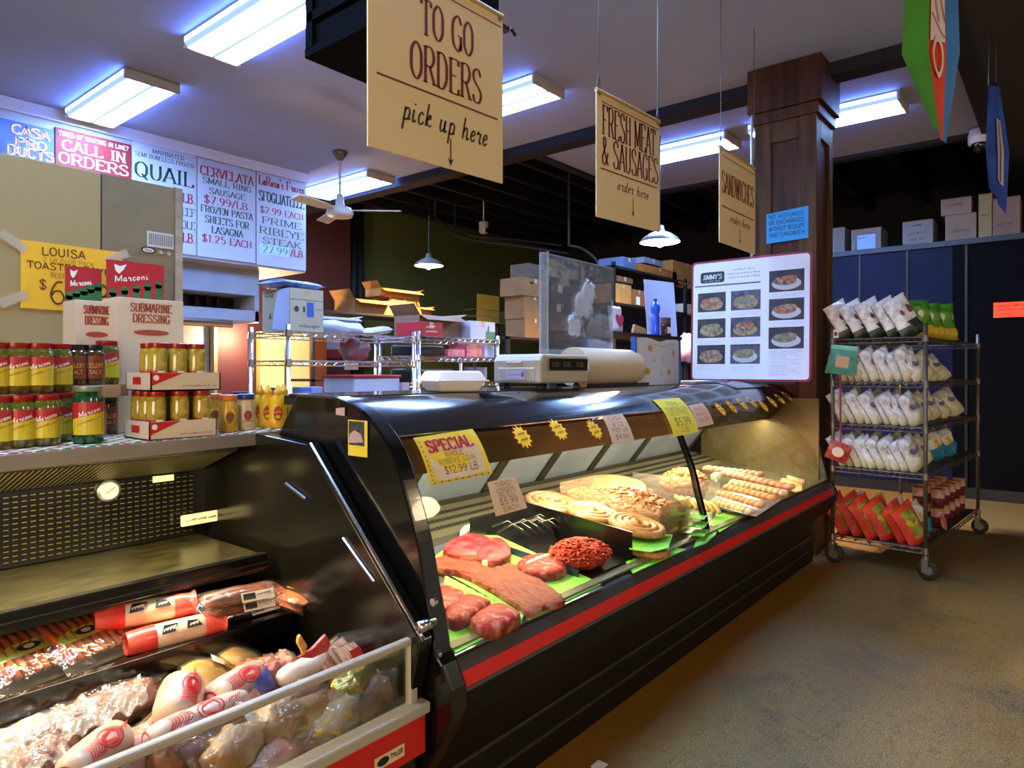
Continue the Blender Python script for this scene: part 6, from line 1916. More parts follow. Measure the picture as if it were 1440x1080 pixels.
nm = ['front', 'middle', 'back']; nc = ['corner near the bread boxes', 'centre', 'end near the mustard']
for i, (x, y, z) in enumerate(slots):
    lb = 'small red lidded jar in the lower carton, %s row, %s' % (nm[i % 3], nc[i // 3])
    (place if first[0] else dup)(smj, (x, y, z), (0, 0, -.2), lb); first[0] = False
z2 = zt_ + .1495
x0_, W_, Yt, d_, zt2 = jar_tray('white and red cut-down carton of small jars stacked on the other carton', 165, 310, 212, 518, 543, z2, 2.20, .185)
sh = [(0, 0), (1, 0), (2, 0), (0, 1), (2, 1)]
x0b = x0_
for i, (c, r_) in enumerate(((0, 0), (1, 0), (2, 0), (0, 1), (1, 1), (2, 1))):
    x = x0b + .035 + c * (W_ - .10) / 2; y = Yt + .034 + r_ * .058
    dup(smj, (x, y, zt2), (0, 0, -.2), 'small red lidded jar in the upper carton, %s row, %s' % (nm[r_], nc[c]))
for c in range(3):
    x = x0b + .035 + c * (W_ - .10) / 2
for k, (c, yy) in enumerate(((.15, .05), (1.3, .05), (1.95, .05))):
    pass
# mustard jar, horseradish jar, mustard bottles
MUS = mat('mustard_tan', '#b98c22', .25, col2='#c99c34', vs=30, coat=.3)
def condiment(name, label, u, Y, r, h, body, lid, labcol, prof=None):
    p = on_ledge(u, Y)
    t = thing(name, label, 'condiment jar', p)
    part('jar_body', MB().lathe(prof or [(r * .9, 0), (r, .006), (r, h * .70), (r * .85, h * .82), (r * .84, h * .86)], p, 20), body, t, True)
    part('lid', MB().lathe([(r * .9, h * .85), (r * .92, h * .86), (r * .92, h * .99), (r * .86, h)], p, 20), lid, t, 'edge')
    def fr(x, y, e=0.):
        a = x / r - PI / 2 - .3
        return Vector(p) + Vector(((r + .001 + e) * math.cos(a), (r + .001 + e) * math.sin(a), y))
    b = MB(); oval(b, fr, 0, h * .42, r * .62, h * .22); lb = part('label', b, labcol, t)
    b = MB(); oval(b, lambda x, y, e=0.: fr(x, y, .0008), 0, h * .42, r * .42, h * .13); write(b, 'MUSTARD', lambda x, y, e=0.: fr(x, y, .0008), 0, h * .24, .007, 'scrib', fit=r)
    part('label_print', b, mat('label_maroon', '#8c3a1c', .5), lb)
    return t
condiment('mustard_jar', 'brown mustard jar with an orange lid beside the cartons', 321, 2.27, .032, .130, MUS, mat('lid_orange', '#d9772c', .4), JLABY)
condiment('mustard_jar', 'mustard jar half hidden between the cartons and the orange lidded jar', 300, 2.41, .032, .130, MUS, mat('lid_orange', '#d9772c', .4), JLABY)
condiment('horseradish_jar', 'tan jar with a blue lid beside the yellow bottles', 346, 2.28, .032, .130, mat('horseradish_tan', '#b79a6c', .3, col2='#c9b084', vs=30, coat=.3), mat('lid_blue', '#27356b', .35), mat('label_parchment', '#cbb894', .5))
condiment('horseradish_jar', 'jar with a blue lid standing behind the first blue lidded jar', 338, 2.40, .032, .134, MATS['horseradish_tan'], MATS['lid_blue'], MATS['label_parchment'])
YB = mat('bottle_yellow', '#e0a80f', .35, spec=.5)
def bottle():
    t = thing('mustard_bottle', 'x', 'bottle', (0, 0, 0), 0, 'yellow mustard squeeze bottles')
    b = MB().lathe([(.028, 0), (.033, .006), (.034, .03), (.031, .055), (.0335, .085), (.030, .108), (.017, .122), (.015, .126)], n=20)
    for p in b.v: p.y *= .72
    part('bottle_body', b, YB, t, True)
    part('cap', MB().lathe([(.016, .124), (.0165, .138), (.011, .143), (.006, .158), (.004, .160)], n=14), YB, t, True)
    def fr(x, y, e=0.):
        a = x / .034 - PI / 2 - .2
        return Vector(((.0348 + e) * math.cos(a), (.0348 * .72 + e) * math.sin(a), y))
    b = MB(); oval(b, fr, 0, .056, .017, .027)
    lb = part('label', b, mat('label_scarlet', '#c0321c', .45), t)
    b = MB(); write(b, 'MUSTARD', lambda x, y, e=0.: fr(x, y, .0012), 0, .058, .009, 'scrib', fit=.026, k=1.3); oval(b, lambda x, y, e=0.: fr(x, y, .0012), 0, .044, .009, .006)
    part('label_print', b, JLABY, lb)
    return t
bt = bottle()
for i, (u, Y, lb) in enumerate(((391, 2.25, 'yellow mustard squeeze bottle at the very end of the ledge'), (377, 2.31, 'yellow mustard squeeze bottle second from the ledge end'), (366, 2.37, 'yellow mustard squeeze bottle third from the ledge end'), (399, 2.33, 'yellow mustard squeeze bottle peeking out behind the end bottle'))):
    x, y, z = on_ledge(u, Y)
    (place if i == 0 else dup)(bt, (x, y, z), (0, 0, -.3), lb, scale=.99)

# ------------------------------------------------------------------ on the deli case
SC = mat('scale_grey', '#b4ab98', .45)
sx0, sx1, sy0, sy1, sz = 2.46, 2.86, 1.84, 2.12, TOPZ + .007
t = thing('deli_scale', 'wide cream and grey deli scale standing on the black case', 'scale', ((sx0 + sx1) / 2, 1.98, sz))
part('housing', MB().prism([(sx0, .025), (sx1, .025), (sx1, .16), (sx0 + .02, .16), (sx0, .13)], lambda p, q, a: (p, a, sz + q), sy0, sy1), SC, t, bevel=.012)
part('platter_support', MB().box(sx0 - .005, sx0 + .02, sy0 + .03, sy1 - .03, sz + .03, sz + .1), SC, t, bevel=.008)
b = MB()
for x in (sx0 + .05, sx1 - .05):
    for y in (sy0 + .04, sy1 - .04):
        b.lathe([(.018, 0), (.018, .012), (.01, .026)], (x, y, sz), 10)
for k in range(1):
    part('foot', b, BLACKM, t)
fr = FY(sx0, sy0, sz, .0135)
b = MB(); rect(b, fr, .05, .37, .085, .14); dp = part('display', b, mat('display_dark', '#25231d', .2), t)
b = MB()
for x, s in ((.10, '0.00'), (.19, '0.00'), (.30, '0.00')):
    write(b, s, lambda x_, y, e=0.: fr(x_, y, .002), x, .102, .022, 'sans')
part('digits', b, mat('lcd_green', '#6b6f4e', .4), dp)
fx = FX(sx0, sy1, sz, .0135)
b = MB(); rect(b, fx, .09, .20, .045, .085); lb = part('maker_label', b, mat('label_lavender', '#bdb6cc', .5), t)
b = MB(); write(b, 'SCALE', lambda x_, y, e=0.: fx(x_, y, .001), .14, .058, .014, 'scrib', fit=.07); oval(b, lambda x_, y, e=0.: fx(x_, y, .001), .188, .065, .008, .012); part('label_print', b, mat('label_violet', '#4b3f8a', .5), lb)
part('tab', MB().box(sx0 - .014, sx0 - .002, sy0 + .10, sy0 + .19, sz + .115, sz + .125), SC, t, bevel=.003)
solo('tan_tag', MB().box(2.878, 2.935, 1.90, 1.905, TOPZ + .007, TOPZ + .145), mat('tag_tan', '#b98c52', .6), 'narrow tan paper tag standing between scale and paper roll', 'tag')
# paper roll
rr = .105
rc = Vector((3.02, 2.045, TOPZ + .007 + rr))
t = thing('paper_roll', 'big roll of cream butcher paper behind the scale', 'paper roll', (3.3, 2.045, TOPZ + .007))
RP = mat('butcher_paper', '#d8c6a4', .7, var=.03)
part('paper', MB().tube([rc, rc + Vector((.02, 0, 0)), rc + Vector((.60, 0, 0)), rc + Vector((.63, 0, 0)), rc + Vector((.64, 0, 0))], [rr, rr, rr, rr * .97, rr * .90], 28), RP, t, 'edge')
part('core', MB().tube([rc + Vector((.63, 0, 0)), rc + Vector((.645, 0, 0))], .025, 16), CARD, t)
part('cradle', MB().box(3.0, 3.7, 1.95, 1.962, TOPZ + .007, TOPZ + .02).box(3.0, 3.7, 2.13, 2.142, TOPZ + .007, TOPZ + .02), mat('cradle_dark', '#35302c', .4, .5), t)
# clear splash guard
SG = clear('acrylic', tint='#eef2f0', gloss=.09, rough=.06, haze=.10, hazecol='#d2d8de', bump=.25, bs=6)  # part of the haze stands in for brighter boxes behind the panel
g0, g1 = 2.915, 3.66
t = thing('splash_guard', 'tall clear scuffed acrylic guard standing behind the scale', 'splash guard', ((g0 + g1) / 2, 2.18, TOPZ + .007))
part('panel', MB().box(g0, g1, 2.175, 2.181, TOPZ + .008, 2.035), SG, t)
part('return_panel', MB().box(g0 - .005, g0, 2.13, 2.181, TOPZ + .008, 2.035), SG, t)
part('bright_edge', MB().box(g0 - .006, g0 + .002, 2.172, 2.184, TOPZ + .008, 2.037).box(g0, g1, 2.174, 2.182, 2.033, 2.038).box(g0 - .006, g0 + .001, 2.125, 2.131, TOPZ + .008, 2.037), clear('acrylic_edge', gloss=.25, rough=.15, haze=.45, hazecol='#b9c0c8'), t)
b = MB()
for x, z, s in ((3.32, 1.78, .085), (3.22, 1.66, .07), (3.38, 1.86, .07)):
    b.ball((x, 2.168, z), s, .006, s * .85, 10, 8, 0, .7, 12, seed=x * 3)
part('plastic_scraps', b, clear('film_scrap', gloss=.15, rough=.2, bump=1, haze=.45, hazecol='#d8dbe0'), t, True)
# foam clamshell
FO = mat('foam_white', '#e6ddd0', .6)
cx, cy, cz = 1.985, 1.93, TOPZ + .007
t = thing('foam_clamshell', 'closed white foam takeout box on the near end of the case', 'takeout box', (cx, cy, cz))
M = Matrix.Translation((cx, cy, cz)) @ Matrix.Rotation(-.35, 4, 'Z')
def frustum(a, b_, z0, z1, mb):
    v = [M @ Vector((sx * a, sy * a * .95, z0)) for sx, sy in ((-1, -1), (1, -1), (1, 1), (-1, 1))] + [M @ Vector((sx * b_, sy * b_ * .95, z1)) for sx, sy in ((-1, -1), (1, -1), (1, 1), (-1, 1))]
    return mb.add(v, [(3, 2, 1, 0), (4, 5, 6, 7), (0, 1, 5, 4), (1, 2, 6, 5), (2, 3, 7, 6), (3, 0, 4, 7)])
part('tray', frustum(.082, .105, 0, .042, MB()), FO, t, bevel=.008)
part('lid', frustum(.108, .088, .044, .082, MB()), FO, t, bevel=.008)
part('rim', frustum(.113, .113, .040, .046, MB()), FO, t, bevel=.002)
# drawing covered tote bag
a = at(894, 535, Y=1.99); c = at(955, 535, Y=1.99)
t = thing('tote_bag', 'white bag with small food drawings and blue sides on the case', 'bag', ((a.x + c.x) / 2, 2.0, TOPZ + .007))
W = c.x - a.x; zb = TOPZ + .007
b = MB()
def bagf(s):
    def fn(p, q):
        return Vector((a.x + W * p, 2.0 + s * (.05 * math.sin(PI * min(1, p * 1.0)) * (1 - .6 * q) + .008), zb + q * .275 + .012 * math.sin(p * 9) * q))
    return fn
b.grid(bagf(-1), 10, 8); b.grid(bagf(1), 10, 8)
part('cloth', b, mat('tote_white', '#c5cad6', .7), t, True)
b = MB(); b.box(a.x - .012, a.x + .004, 1.985, 2.015, zb, zb + .285); b.box(a.x + W - .004, a.x + W + .014, 1.985, 2.015, zb, zb + .28)
part('side_trim', b, mat('tote_blue', '#2c4f9c', .6), t)
fb = lambda x, y, e=0.: bagf(-1)(x / W, y / .275) + Vector((0, -.002 - e, 0))
b = MB()
for x, y in ((.25, .78), (.8, .70), (.18, .28), (.62, .28)):
    oval(b, fb, W * x, .275 * y, .024, .020)
p1 = part('food_drawings', b, mat('draw_ochre', '#b98f3c', .6), t)
b = MB()
for x, y in ((.5, .6), (.85, .22), (.42, .25), (.3, .55)):
    ring(b, fb, W * x, .275 * y, .016, .014, .003)
write(b, 'CUCINA', fb, W * .55, .24, .016, 'scrib', fit=W * .5)
part('line_drawings', b, mat('draw_rust', '#7d4a4a', .6), t)
# leaflets by the menu board and a plastic wrap roll end on the top
solo('leaflet_pile', MB().box(4.2, 4.75, 1.88, 2.08, TOPZ + .007, TOPZ + .022), mat('leaflet_blue', '#8fa3c4', .5), 'thin pile of pale leaflets on the case before the menu board', 'papers')
b = MB()
b.grid(lambda p, q: Vector((4.45 + .65 * p, 1.70 + .17 * q, gy(1.27) * 0 + TOPZ + .012 - .035 * (1 - q) ** 1.5 + .006 * math.sin(p * 14) * q)), 14, 6)
solo('clear_wrap', b, clear('wrap_sheet', gloss=.2, rough=.2, haze=.4, hazecol='#a9adb4'), 'clear plastic sheet lying on the rounded case top below the menu board', 'film', smooth=True)
# low shelf with bottle behind the counter
t = thing('back_shelf', 'black wire shelf behind the case carrying the blue bottle', 'shelf', (4.9, 2.75, 0))
part('shelf_board', MB().box(4.05, 5.5, 2.58, 2.95, 1.67, 1.695), BLACKM, t)
part('lower_board', MB().box(4.05, 5.5, 2.58, 2.95, 1.28, 1.30), BLACKM, t)
for x in (4.07, 5.48):
    for y in (2.60, 2.93):
        part('post', MB().box(x - .012, x + .012, y - .012, y + .012, 0, 1.70), BLACKM, t)
p = at(921.5, 470, Y=2.70); p.z = 1.696
BLU = mat('bottle_blue', '#1c4fd0', .15, spec=.7, coat=.4)
t = thing('blue_bottle', 'tall blue water bottle standing before the white sign', 'bottle', tuple(p))
part('bottle_body', MB().lathe([(.034, 0), (.037, .01), (.037, .16), (.031, .175), (.031, .19), (.041, .215), (.041, .245), (.03, .275), (.014, .29), (.013, .296)], p, 18), BLU, t, True)
part('cap', MB().lathe([(.016, .294), (.016, .315), (.014, .317)], p, 12), BLU, t)
p = at(936, 470, Y=2.70); p.z = 1.696
t = thing('sauce_jar', 'dark sauce jar with brown lid next to the blue bottle', 'jar', tuple(p))
part('glass', MB().lathe([(.042, 0), (.045, .008), (.045, .10), (.04, .118)], p, 18), mat('sauce_dark', '#3a1a16', .2), t, True)
part('lid', MB().lathe([(.045, .116), (.045, .165), (.042, .168)], p, 18), mat('lid_brown', '#5a3330', .35), t, 'edge')
b = MB(); b.add([p + Vector((.0462 * math.cos(-PI / 2 - .8 + k * .25), .0462 * math.sin(-PI / 2 - .8 + k * .25), z)) for z in (.03, .085) for k in range(7)], [(k, k + 1, 8 + k, 7 + k) for k in range(6)])
part('label', b, OFFWHITE, t)
a, c = at(911, 455, Y=2.86), at(953, 397, Y=2.86)
t = thing('white_sign', 'blank white paper sign standing behind the blue bottle', 'paper sign', ((a.x + c.x) / 2, 2.86, 1.696))
part('sheet', MB().add([(a.x, 2.86, 1.696), (c.x, 2.86, 1.696), (c.x, 2.90, c.z), (a.x, 2.90, c.z - .03), (a.x, 2.863, 1.696), (c.x, 2.863, 1.696), (c.x, 2.903, c.z), (a.x, 2.903, c.z - .03)], [(0, 1, 2, 3), (7, 6, 5, 4), (0, 4, 5, 1), (1, 5, 6, 2), (2, 6, 7, 3), (3, 7, 4, 0)]), mat('sign_sheet_white', '#c3cdec', .6), t)
# pink packet beside
a, c = at(858, 478, Y=2.62), at(888, 440, Y=2.62)
t = thing('pink_packet', 'pink and white printed food packet behind the splash guard', 'packet', ((a.x + c.x) / 2, 2.66, 1.696))
M = RM(((a.x + c.x) / 2, 2.67, 1.696 + .10), 0, PI / 2 - .1, 0)
part('pouch', pillow(MB(), M @ Matrix.Rotation(PI / 2, 4, 'Z'), .20, .17, .07, seed=3, seal=.1), mat('pouch_white', '#d9d6dc', .35), t, True)
b = MB(); fr = frame(((a.x + c.x) / 2, 2.67 - .040, 1.696 + .09), (1, 0, 0), (0, .1, 1), .0); poly(b, fr, [(0, -.06), (.05, -.01), (.06, .03), (.03, .05), (0, .03), (-.03, .05), (-.06, .03), (-.05, -.01)])
part('heart_print', b, mat('print_pink', '#c4305c', .5), t)
solo('cardboard_scrap', MB().add([at(u, v, Y=2.62) for u, v in ((888, 480), (912, 480), (908, 462), (893, 456))] + [at(u, v, Y=2.62) + Vector((0, .02, 0)) for u, v in ((888, 480), (912, 480), (908, 462), (893, 456))], [(0, 1, 2, 3), (7, 6, 5, 4), (0, 4, 5, 1), (1, 5, 6, 2), (2, 6, 7, 3), (3, 7, 4, 0)]), CARD, 'small cardboard piece between pink packet and white sign', 'cardboard')
# ------------------------------------------------------------------ chrome wire shelving in the kitchen
def wire_rack(name, label, x0, x1, y0, y1, shelves, top, metal, post=.016, cat='shelving', caster=False, solid=None):
    t = thing(name, label, cat, ((x0 + x1) / 2, (y0 + y1) / 2, 0))
    foot = .14 if caster else 0
    for x in (x0, x1):
        for y in (y0, y1):
            po = part('post', MB().tube([(x, y, foot), (x, y, top)], post, 10), metal, t, True)
            if caster:
                c = Vector((x, y, 0))
                cs = part('caster', MB().box(x - .03, x - .022, y - .018, y + .018, .05, .13).box(x + .022, x + .03, y - .018, y + .018, .05, .13).box(x - .03, x + .03, y - .022, y + .022, .125, .14).lathe([(.02, .13), (.02, .16)], c, 12), DULLMETAL, t)
                R = Matrix.Rotation(PI / 2, 4, 'Y')
                part('wheel', MB().lathe([(.035, -.018), (.062, -.017), (.065, 0), (.062, .017), (.035, .018)], c + Vector((0, -.015, .066)), 18, M=R), RUBBER, cs, True)
                part('wheel_hub', MB().lathe([(.03, -.02), (.033, 0), (.03, .02)], c + Vector((0, -.015, .066)), 14, M=R), DULLMETAL, cs)
    for z in shelves:
        b = MB()
        for dzz in (0, -.03):
            b.tube([(x0, y0, z + dzz), (x1, y0, z + dzz), (x1, y1, z + dzz), (x0, y1, z + dzz)], .004, 6, closed=True)
        nx = max(4, int((x1 - x0) / .055))
        for (xa, ya), (xb, yb) in (((x0, y0), (x1, y0)), ((x1, y0), (x1, y1)), ((x1, y1), (x0, y1)), ((x0, y1), (x0, y0))):
            n = max(6, int(math.hypot(xb - xa, yb - ya) / .04))
            b.tube([(xa + (xb - xa) * k / n, ya + (yb - ya) * k / n, z - (.03 if k % 2 else 0)) for k in range(n + 1)], .0025, 4)
        n = int((x1 - x0) / .03)
        for k in range(1, n):
            x = x0 + (x1 - x0) * k / n
            b.add([(x - .0018, y0, z + .002), (x + .0018, y0, z + .002), (x + .0018, y1, z + .002), (x - .0018, y1, z + .002)], [(0, 1, 2, 3)])
        for x in (x0, x1):
            for y in (y0, y1):
                b.lathe([(post * 1.5, -.032), (post * 1.3, .012)], (x, y, z), 10)
        sh = part('wire_shelf', b, metal, t)
        if solid:
            part('liner', MB().box(x0 + .02, x1 - .02, y0 + .012, y1 - .012, z + .003, z + .006), solid, sh)
    return t
K1 = (2.56, 3.68, 4.0, 4.46)
wire_rack('wire_shelving', 'chrome wire shelving behind the counter with a white carton on top', *K1, (1.23, 1.47, 1.665), 1.71, CHROME)
K2 = (3.73, 4.70, 4.0, 4.46)
wire_rack('wire_shelving', 'chrome wire shelving carrying the red box beside the first rack', *K2, (1.30, 1.52, 1.68), 1.72, CHROME)
def carton(name, label, x0, x1, y0, y1, z0, z1, m, cat='box', open_=False, group=None, bevel=.003):
    t = thing(name, label, cat, ((x0 + x1) / 2, (y0 + y1) / 2, z0), 0, group)
    if open_:
        th = .005
        part('carton', MB().box(x0, x1, y0, y0 + th, z0, z1).box(x0, x1, y1 - th, y1, z0, z1).box(x0, x0 + th, y0, y1, z0, z1).box(x1 - th, x1, y0, y1, z0, z1).box(x0, x1, y0, y1, z0, z0 + th), m, t)
        fl = .55 * min(y1 - y0, x1 - x0)
        b = MB()
        b.add([(x0, y0, z1), (x1, y0, z1), (x1, y0 - fl * .5, z1 - fl * .25), (x0, y0 - fl * .5, z1 - fl * .25)], [(0, 1, 2, 3)])
        part('flap', b, m, t)
        b = MB(); b.add([(x0, y0, z1), (x0, y1, z1), (x0 - fl * .35, y1, z1 + fl * .5), (x0 - fl * .35, y0, z1 + fl * .5)], [(0, 1, 2, 3)]); part('flap', b, m, t)
        b = MB(); b.add([(x1, y0, z1), (x1, y1, z1), (x1 + fl * .5, y1, z1 + fl * .2), (x1 + fl * .5, y0, z1 + fl * .2)], [(0, 1, 2, 3)]); part('flap', b, m, t)
    else:
        part('carton', MB().box(x0, x1, y0, y1, z0, z1), m, t, bevel=bevel)
        b = MB(); b.box((x0 + x1) / 2 - .022, (x0 + x1) / 2 + .022, y0 - .001, y1 + .001, z1 - .05, z1 + .001)
        part('tape', b, mat('box_tape', '#b9a078', .4), t)
    return t
WB = mat('carton_white', '#b5a78e', .65)
z = 1.67
t = carton('white_carton', 'white printed carton on the chrome shelving under a blue bag', 2.585, 2.85, 4.02, 4.36, z, z + .29, WB)
fr = FY(2.585, 4.02, z, .002)
b = MB(); write(b, 'vitavigor', fr, .15, .03, .022, 'sans', fit=.16, k=1.5); rect(b, fr, 0, .265, .212, .216); oval(b, fr, .05, .15, .018, .02); rect(b, fr, .10, .115, .13, .17); write(b, 'FRAGILE', fr, .225, .15, .012, 'scrib', fit=.06)
fx = FX(2.585, 4.36, z, .002)
write(b, 'vita', fx, .09, .24, .03, 'sans', fit=.1, k=1.6); poly(b, fx, [(.09, .09), (.105, .14), (.12, .09)])
part('lettering', b, mat('print_dark', '#3a3340', .6), t)
b = MB(); rect(b, fr, .13, .185, .10, .20); part('blue_print', b, mat('print_blue', '#3a58b0', .5), t)
b = MB(); b.add([fx(.13, .02, .004), fx(.34, .0, .004), fx(.34, .29, .004), fx(.20, .285, .004)], [(0, 1, 2, 3)]); part('paper_flap', b, mat('flap_blueish', '#b4bfe0', .6), t)
b = pillow(MB(), RM((2.70, 4.19, z + .325), .1), .36, .30, .06, seed=2)
solo('blue_bag', b, mat('bag_blue', '#2c50c0', .25, col2='#8aa0e0', vs=7, coat=.4), 'shiny blue plastic bag lying on the white carton', 'bag', smooth=True)
b = MB().ball((3.08, 4.2, z + .035), .22, .17, .06, 18, 8, 0, .5, 8, seed=3)
solo('white_bag', b, mat('bag_white', '#c2cbe2', .45, bump=.5, bs=12), 'slumped white plastic bag on the first chrome shelving', 'bag', smooth=True)
b = pillow(MB(), RM((3.42, 4.15, z + .04), .45, 0, -.12), .42, .12, .06, seed=5)
solo('plastic_roll', b, mat('roll_film', '#b9b4ae', .3, bump=.4, bs=20), 'rolled clear plastic lying at the end of the first chrome shelving', 'plastic', smooth=True)
carton('grey_carton', 'open grey carton behind the white bag', 3.0, 3.36, 4.28, 4.45, z, z + .14, mat('carton_grey', '#8f8790', .7), open_=True)
p = at(572, 448, Y=4.3)
solo('white_cup', MB().lathe([(.028, 0), (.036, .10), (.034, .104)], (p.x, 4.34, z + .03), 14), mat('cup_bluewhite', '#cdd6ee', .4), 'upturned white cup at the end of the chrome shelving', 'cup', smooth='edge')
# red lidded tub on the lowest shelf
t = thing('food_tub', 'white food tub with a red lid on the lowest chrome shelf', 'tub', (3.42, 4.2, 1.232))
part('tub', MB().box(3.12, 3.56, 4.03, 4.40, 1.234, 1.35), mat('tub_bluewhite', '#b7c0d8', .4), t, bevel=.01)
part('lid', MB().box(3.11, 3.57, 4.02, 4.41, 1.351, 1.372), mat('lid_crimson', '#a81f2a', .35), t, bevel=.006)
b = MB(); b.box(3.57, 3.60, 4.05, 4.12, 1.24, 1.33); 
solo('pink_label_pack', MB().box(3.585, 3.655, 4.03, 4.09, 1.234, 1.31), mat('pack_pinkwhite', '#c99aa8', .5, col2='#d9d0d8', vs=50), 'small pink and white packet beside the red lidded tub', 'packet')
# between shelves
b = MB().ball((3.30, 4.25, 1.56), .12, .09, .085, 14, 9, 0, .5, 9, seed=6)
solo('plastic_bag', b, mat('bag_redgrey', '#8d7f86', .4, col2='#c0505a', vs=6), 'grey and red plastic bag on the middle shelf of the first rack', 'bag', smooth=True)
for i, (u, v, m_, lb, nm_) in enumerate(((392, 552, '#2b2a30', 'black wire brush on the lowest shelf behind the mustard bottles', 'black_brush'), (425, 548, '#5a77b8', 'blue and white packet on the lowest chrome shelf', 'blue_packet'), (440, 550, '#8aa0d0', 'pale blue packet at the lowest chrome shelf', 'blue_packet'))):
    p = at(u, v, Y=4.15)
    solo(nm_, MB().box(p.x - .05, p.x + .05, 4.10, 4.2, 1.234, 1.29), mat('low_item_%d' % i, m_, .5), lb, 'packet' if i else 'brush', bevel=.008)
# second rack
t = carton('red_box', 'red printed box at the near corner of the second chrome rack', 3.76, 4.02, 4.02, 4.30, 1.685, 1.80, mat('box_crimson', '#a3202a', .5))
b = MB(); fr = FY(3.76, 4.02, 1.685, .003); write(b, 'PASTA', fr, .12, .065, .028, 'scrib', fit=.1); write(b, 'BARILLA' if False else 'SEMOLINA', fr, .13, .03, .02, 'scrib', fit=.13); part('lettering', b, mat('label_white', '#f2ece0', .5), t)
carton('brown_carton', 'open brown carton behind the red box on the second chrome rack', 3.84, 4.32, 4.10, 4.42, 1.685, 1.865, mat('carton_brown', '#7d6048', .75, var=.1), open_=True)
t = carton('bottle_box', 'white box with a green bottle picture on the second chrome rack', 4.36, 4.69, 4.02, 4.30, 1.685, 1.84, mat('box_bluewhite', '#b3bcd6', .5))
b = MB(); fr = FY(4.36, 4.02, 1.685, .003); rect(b, fr, .2, .325, .0, .07); poly(b, fr, [(.22, .07), (.25, .07), (.245, .12), (.225, .12)]); part('green_print', b, mat('print_green', '#23805a', .5), t)
for i, (xa, xb, za, zb, lb) in enumerate(((4.10, 4.30, 1.525, 1.585, 'low pink box in the middle of the second rack'), (4.33, 4.52, 1.525, 1.585, 'lower pink box of two stacked on the second rack'), (4.33, 4.52, 1.586, 1.645, 'upper pink box of two stacked on the second rack'), (4.56, 4.69, 1.525, 1.64, 'pale blue box at the far end of the middle shelf'))):
    carton('pastry_box', lb, xa, xb, 4.03, 4.25, za, zb, mat('box_pink', '#c9536c', .5, col2='#d98a98', vs=40) if i < 3 else MATS['box_bluewhite'])
solo('black_pan', MB().box(3.78, 4.08, 4.05, 4.40, 1.525, 1.62), BLACKM, 'black pan on the middle shelf of the second rack', 'pan', bevel=.02)
solo('black_tray', MB().box(3.78, 4.2, 4.05, 4.40, 1.305, 1.42), BLACKM, 'black deep tray on the lowest shelf of the second rack', 'tray', bevel=.02)
for i, (x, lb) in enumerate(((4.48, 'first stack of clear deli cups on the lowest shelf of the second rack'), (4.58, 'second stack of clear deli cups on the lowest shelf'), (4.66, 'stack of clear deli cups closest to the scale'))):
    mb = MB()
    for k in range(6):
        mb.lathe([(.036, k * .02), (.044, k * .02 + .03), (.047, k * .02 + .032)], (x, 4.15, 1.303), 14)
    solo('deli_cups', mb, mat('cups_clear', '#a9b2c6', .25, spec=.7), lb, 'cups', smooth=True)
solo('blue_lid_tub', MB().lathe([(.05, 0), (.06, .05), (.062, .051), (.062, .062)], (4.33, 4.12, 1.303), 16, mis=[0, 1, 1]), [mat('tub_redpink', '#b8454a', .5), mat('lid_blue2', '#2b4ca0', .4)], 'small red tub with a blue lid on the lowest shelf of the second rack', 'tub', smooth='edge')
# paper notices on the brown frame and wall behind the racks
for i, (u0, u1, v0, v1, c1, c2, lb) in enumerate(((456, 478, 477, 503, '#9a9aa2', '#7c2228', 'grey and red notice on the wall behind the first rack'), (485, 504, 474, 520, '#b8ae9c', '#a3222a', 'tall red headed notice on the wall behind the first rack'))):
    a, c = at(u0, v1, Y=9.18), at(u1, v0, Y=9.18)
    t = thing('wall_notice', lb, 'notice', ((a.x + c.x) / 2, 9.18, a.z))
    part('sheet', MB().box(a.x, c.x, 9.18, 9.19, a.z, c.z), mat('notice_%d' % i, c1, .6), t)
    h = c.z - a.z
    part('red_field', MB().box(a.x, c.x, 9.176, 9.181, *((a.z, a.z + h * .45) if i == 0 else (c.z - h * .25, c.z))), mat('notice_red_%d' % i, c2, .6), t)

# ------------------------------------------------------------------ storage shelves by the olive wall
STM = mat('storage_black', '#1b1a1c', .6, .3)
def storage(name, label, x0, x1, y0, y1, boards, top):
    t = thing(name, label, 'shelving', ((x0 + x1) / 2, (y0 + y1) / 2, 0))
    for z in boards:
        part('shelf_board', MB().box(x0, x1, y0, y1, z - .03, z), STM, t)
    for x in (x0 + .02, x1 - .02):
        for y in (y0 + .02, y1 - .02):
            part('post', MB().box(x - .02, x + .02, y - .02, y + .02, 0, top), STM, t)
    return t
storage('storage_shelf', 'black storage shelf under the lamp lit brown boxes', 5.0, 8.6, 7.28, 7.9, (.5, 1.3, 2.18), 2.18)
B1 = mat('box_lit_brown', '#94632c', .75, var=.1)
B2m = mat('box_mid_brown', '#8a6238', .75, var=.1)
def bx(lb, u0, u1, vb, vt, Y, d, m, open_=False, z0=None, group=None):
    a, c = at(u0, vb, Y=Y), at(u1, vb, Y=Y)
    h = (vb - vt) / FPX * ((a.x * CT + Y * ST) + (c.x * CT + Y * ST)) / 2
    z0 = a.z if z0 is None else z0
    return carton('cardboard_box', lb, a.x, c.x, Y, Y + d, z0, z0 + h, m, open_=open_)
bx('open brown box by the pipes under the lit pendant', 499, 548, 441, 421, 7.4, .45, B1, True, 2.182)
bx('tall brown box holding up the lamp lit tray', 548, 590, 445, 418, 7.5, .35, B2m, False, 2.182)
bx('lamp lit brown tray box on top of the pile', 536, 590, 419, 408, 7.45, .35, B1, True, 2.46)
bx('bright orange brown box at the pile end', 590, 607, 436, 420, 7.45, .35, B1, True, 2.182)
a, c = at(671, 452, Y=7.4), at(702, 417, Y=7.4)
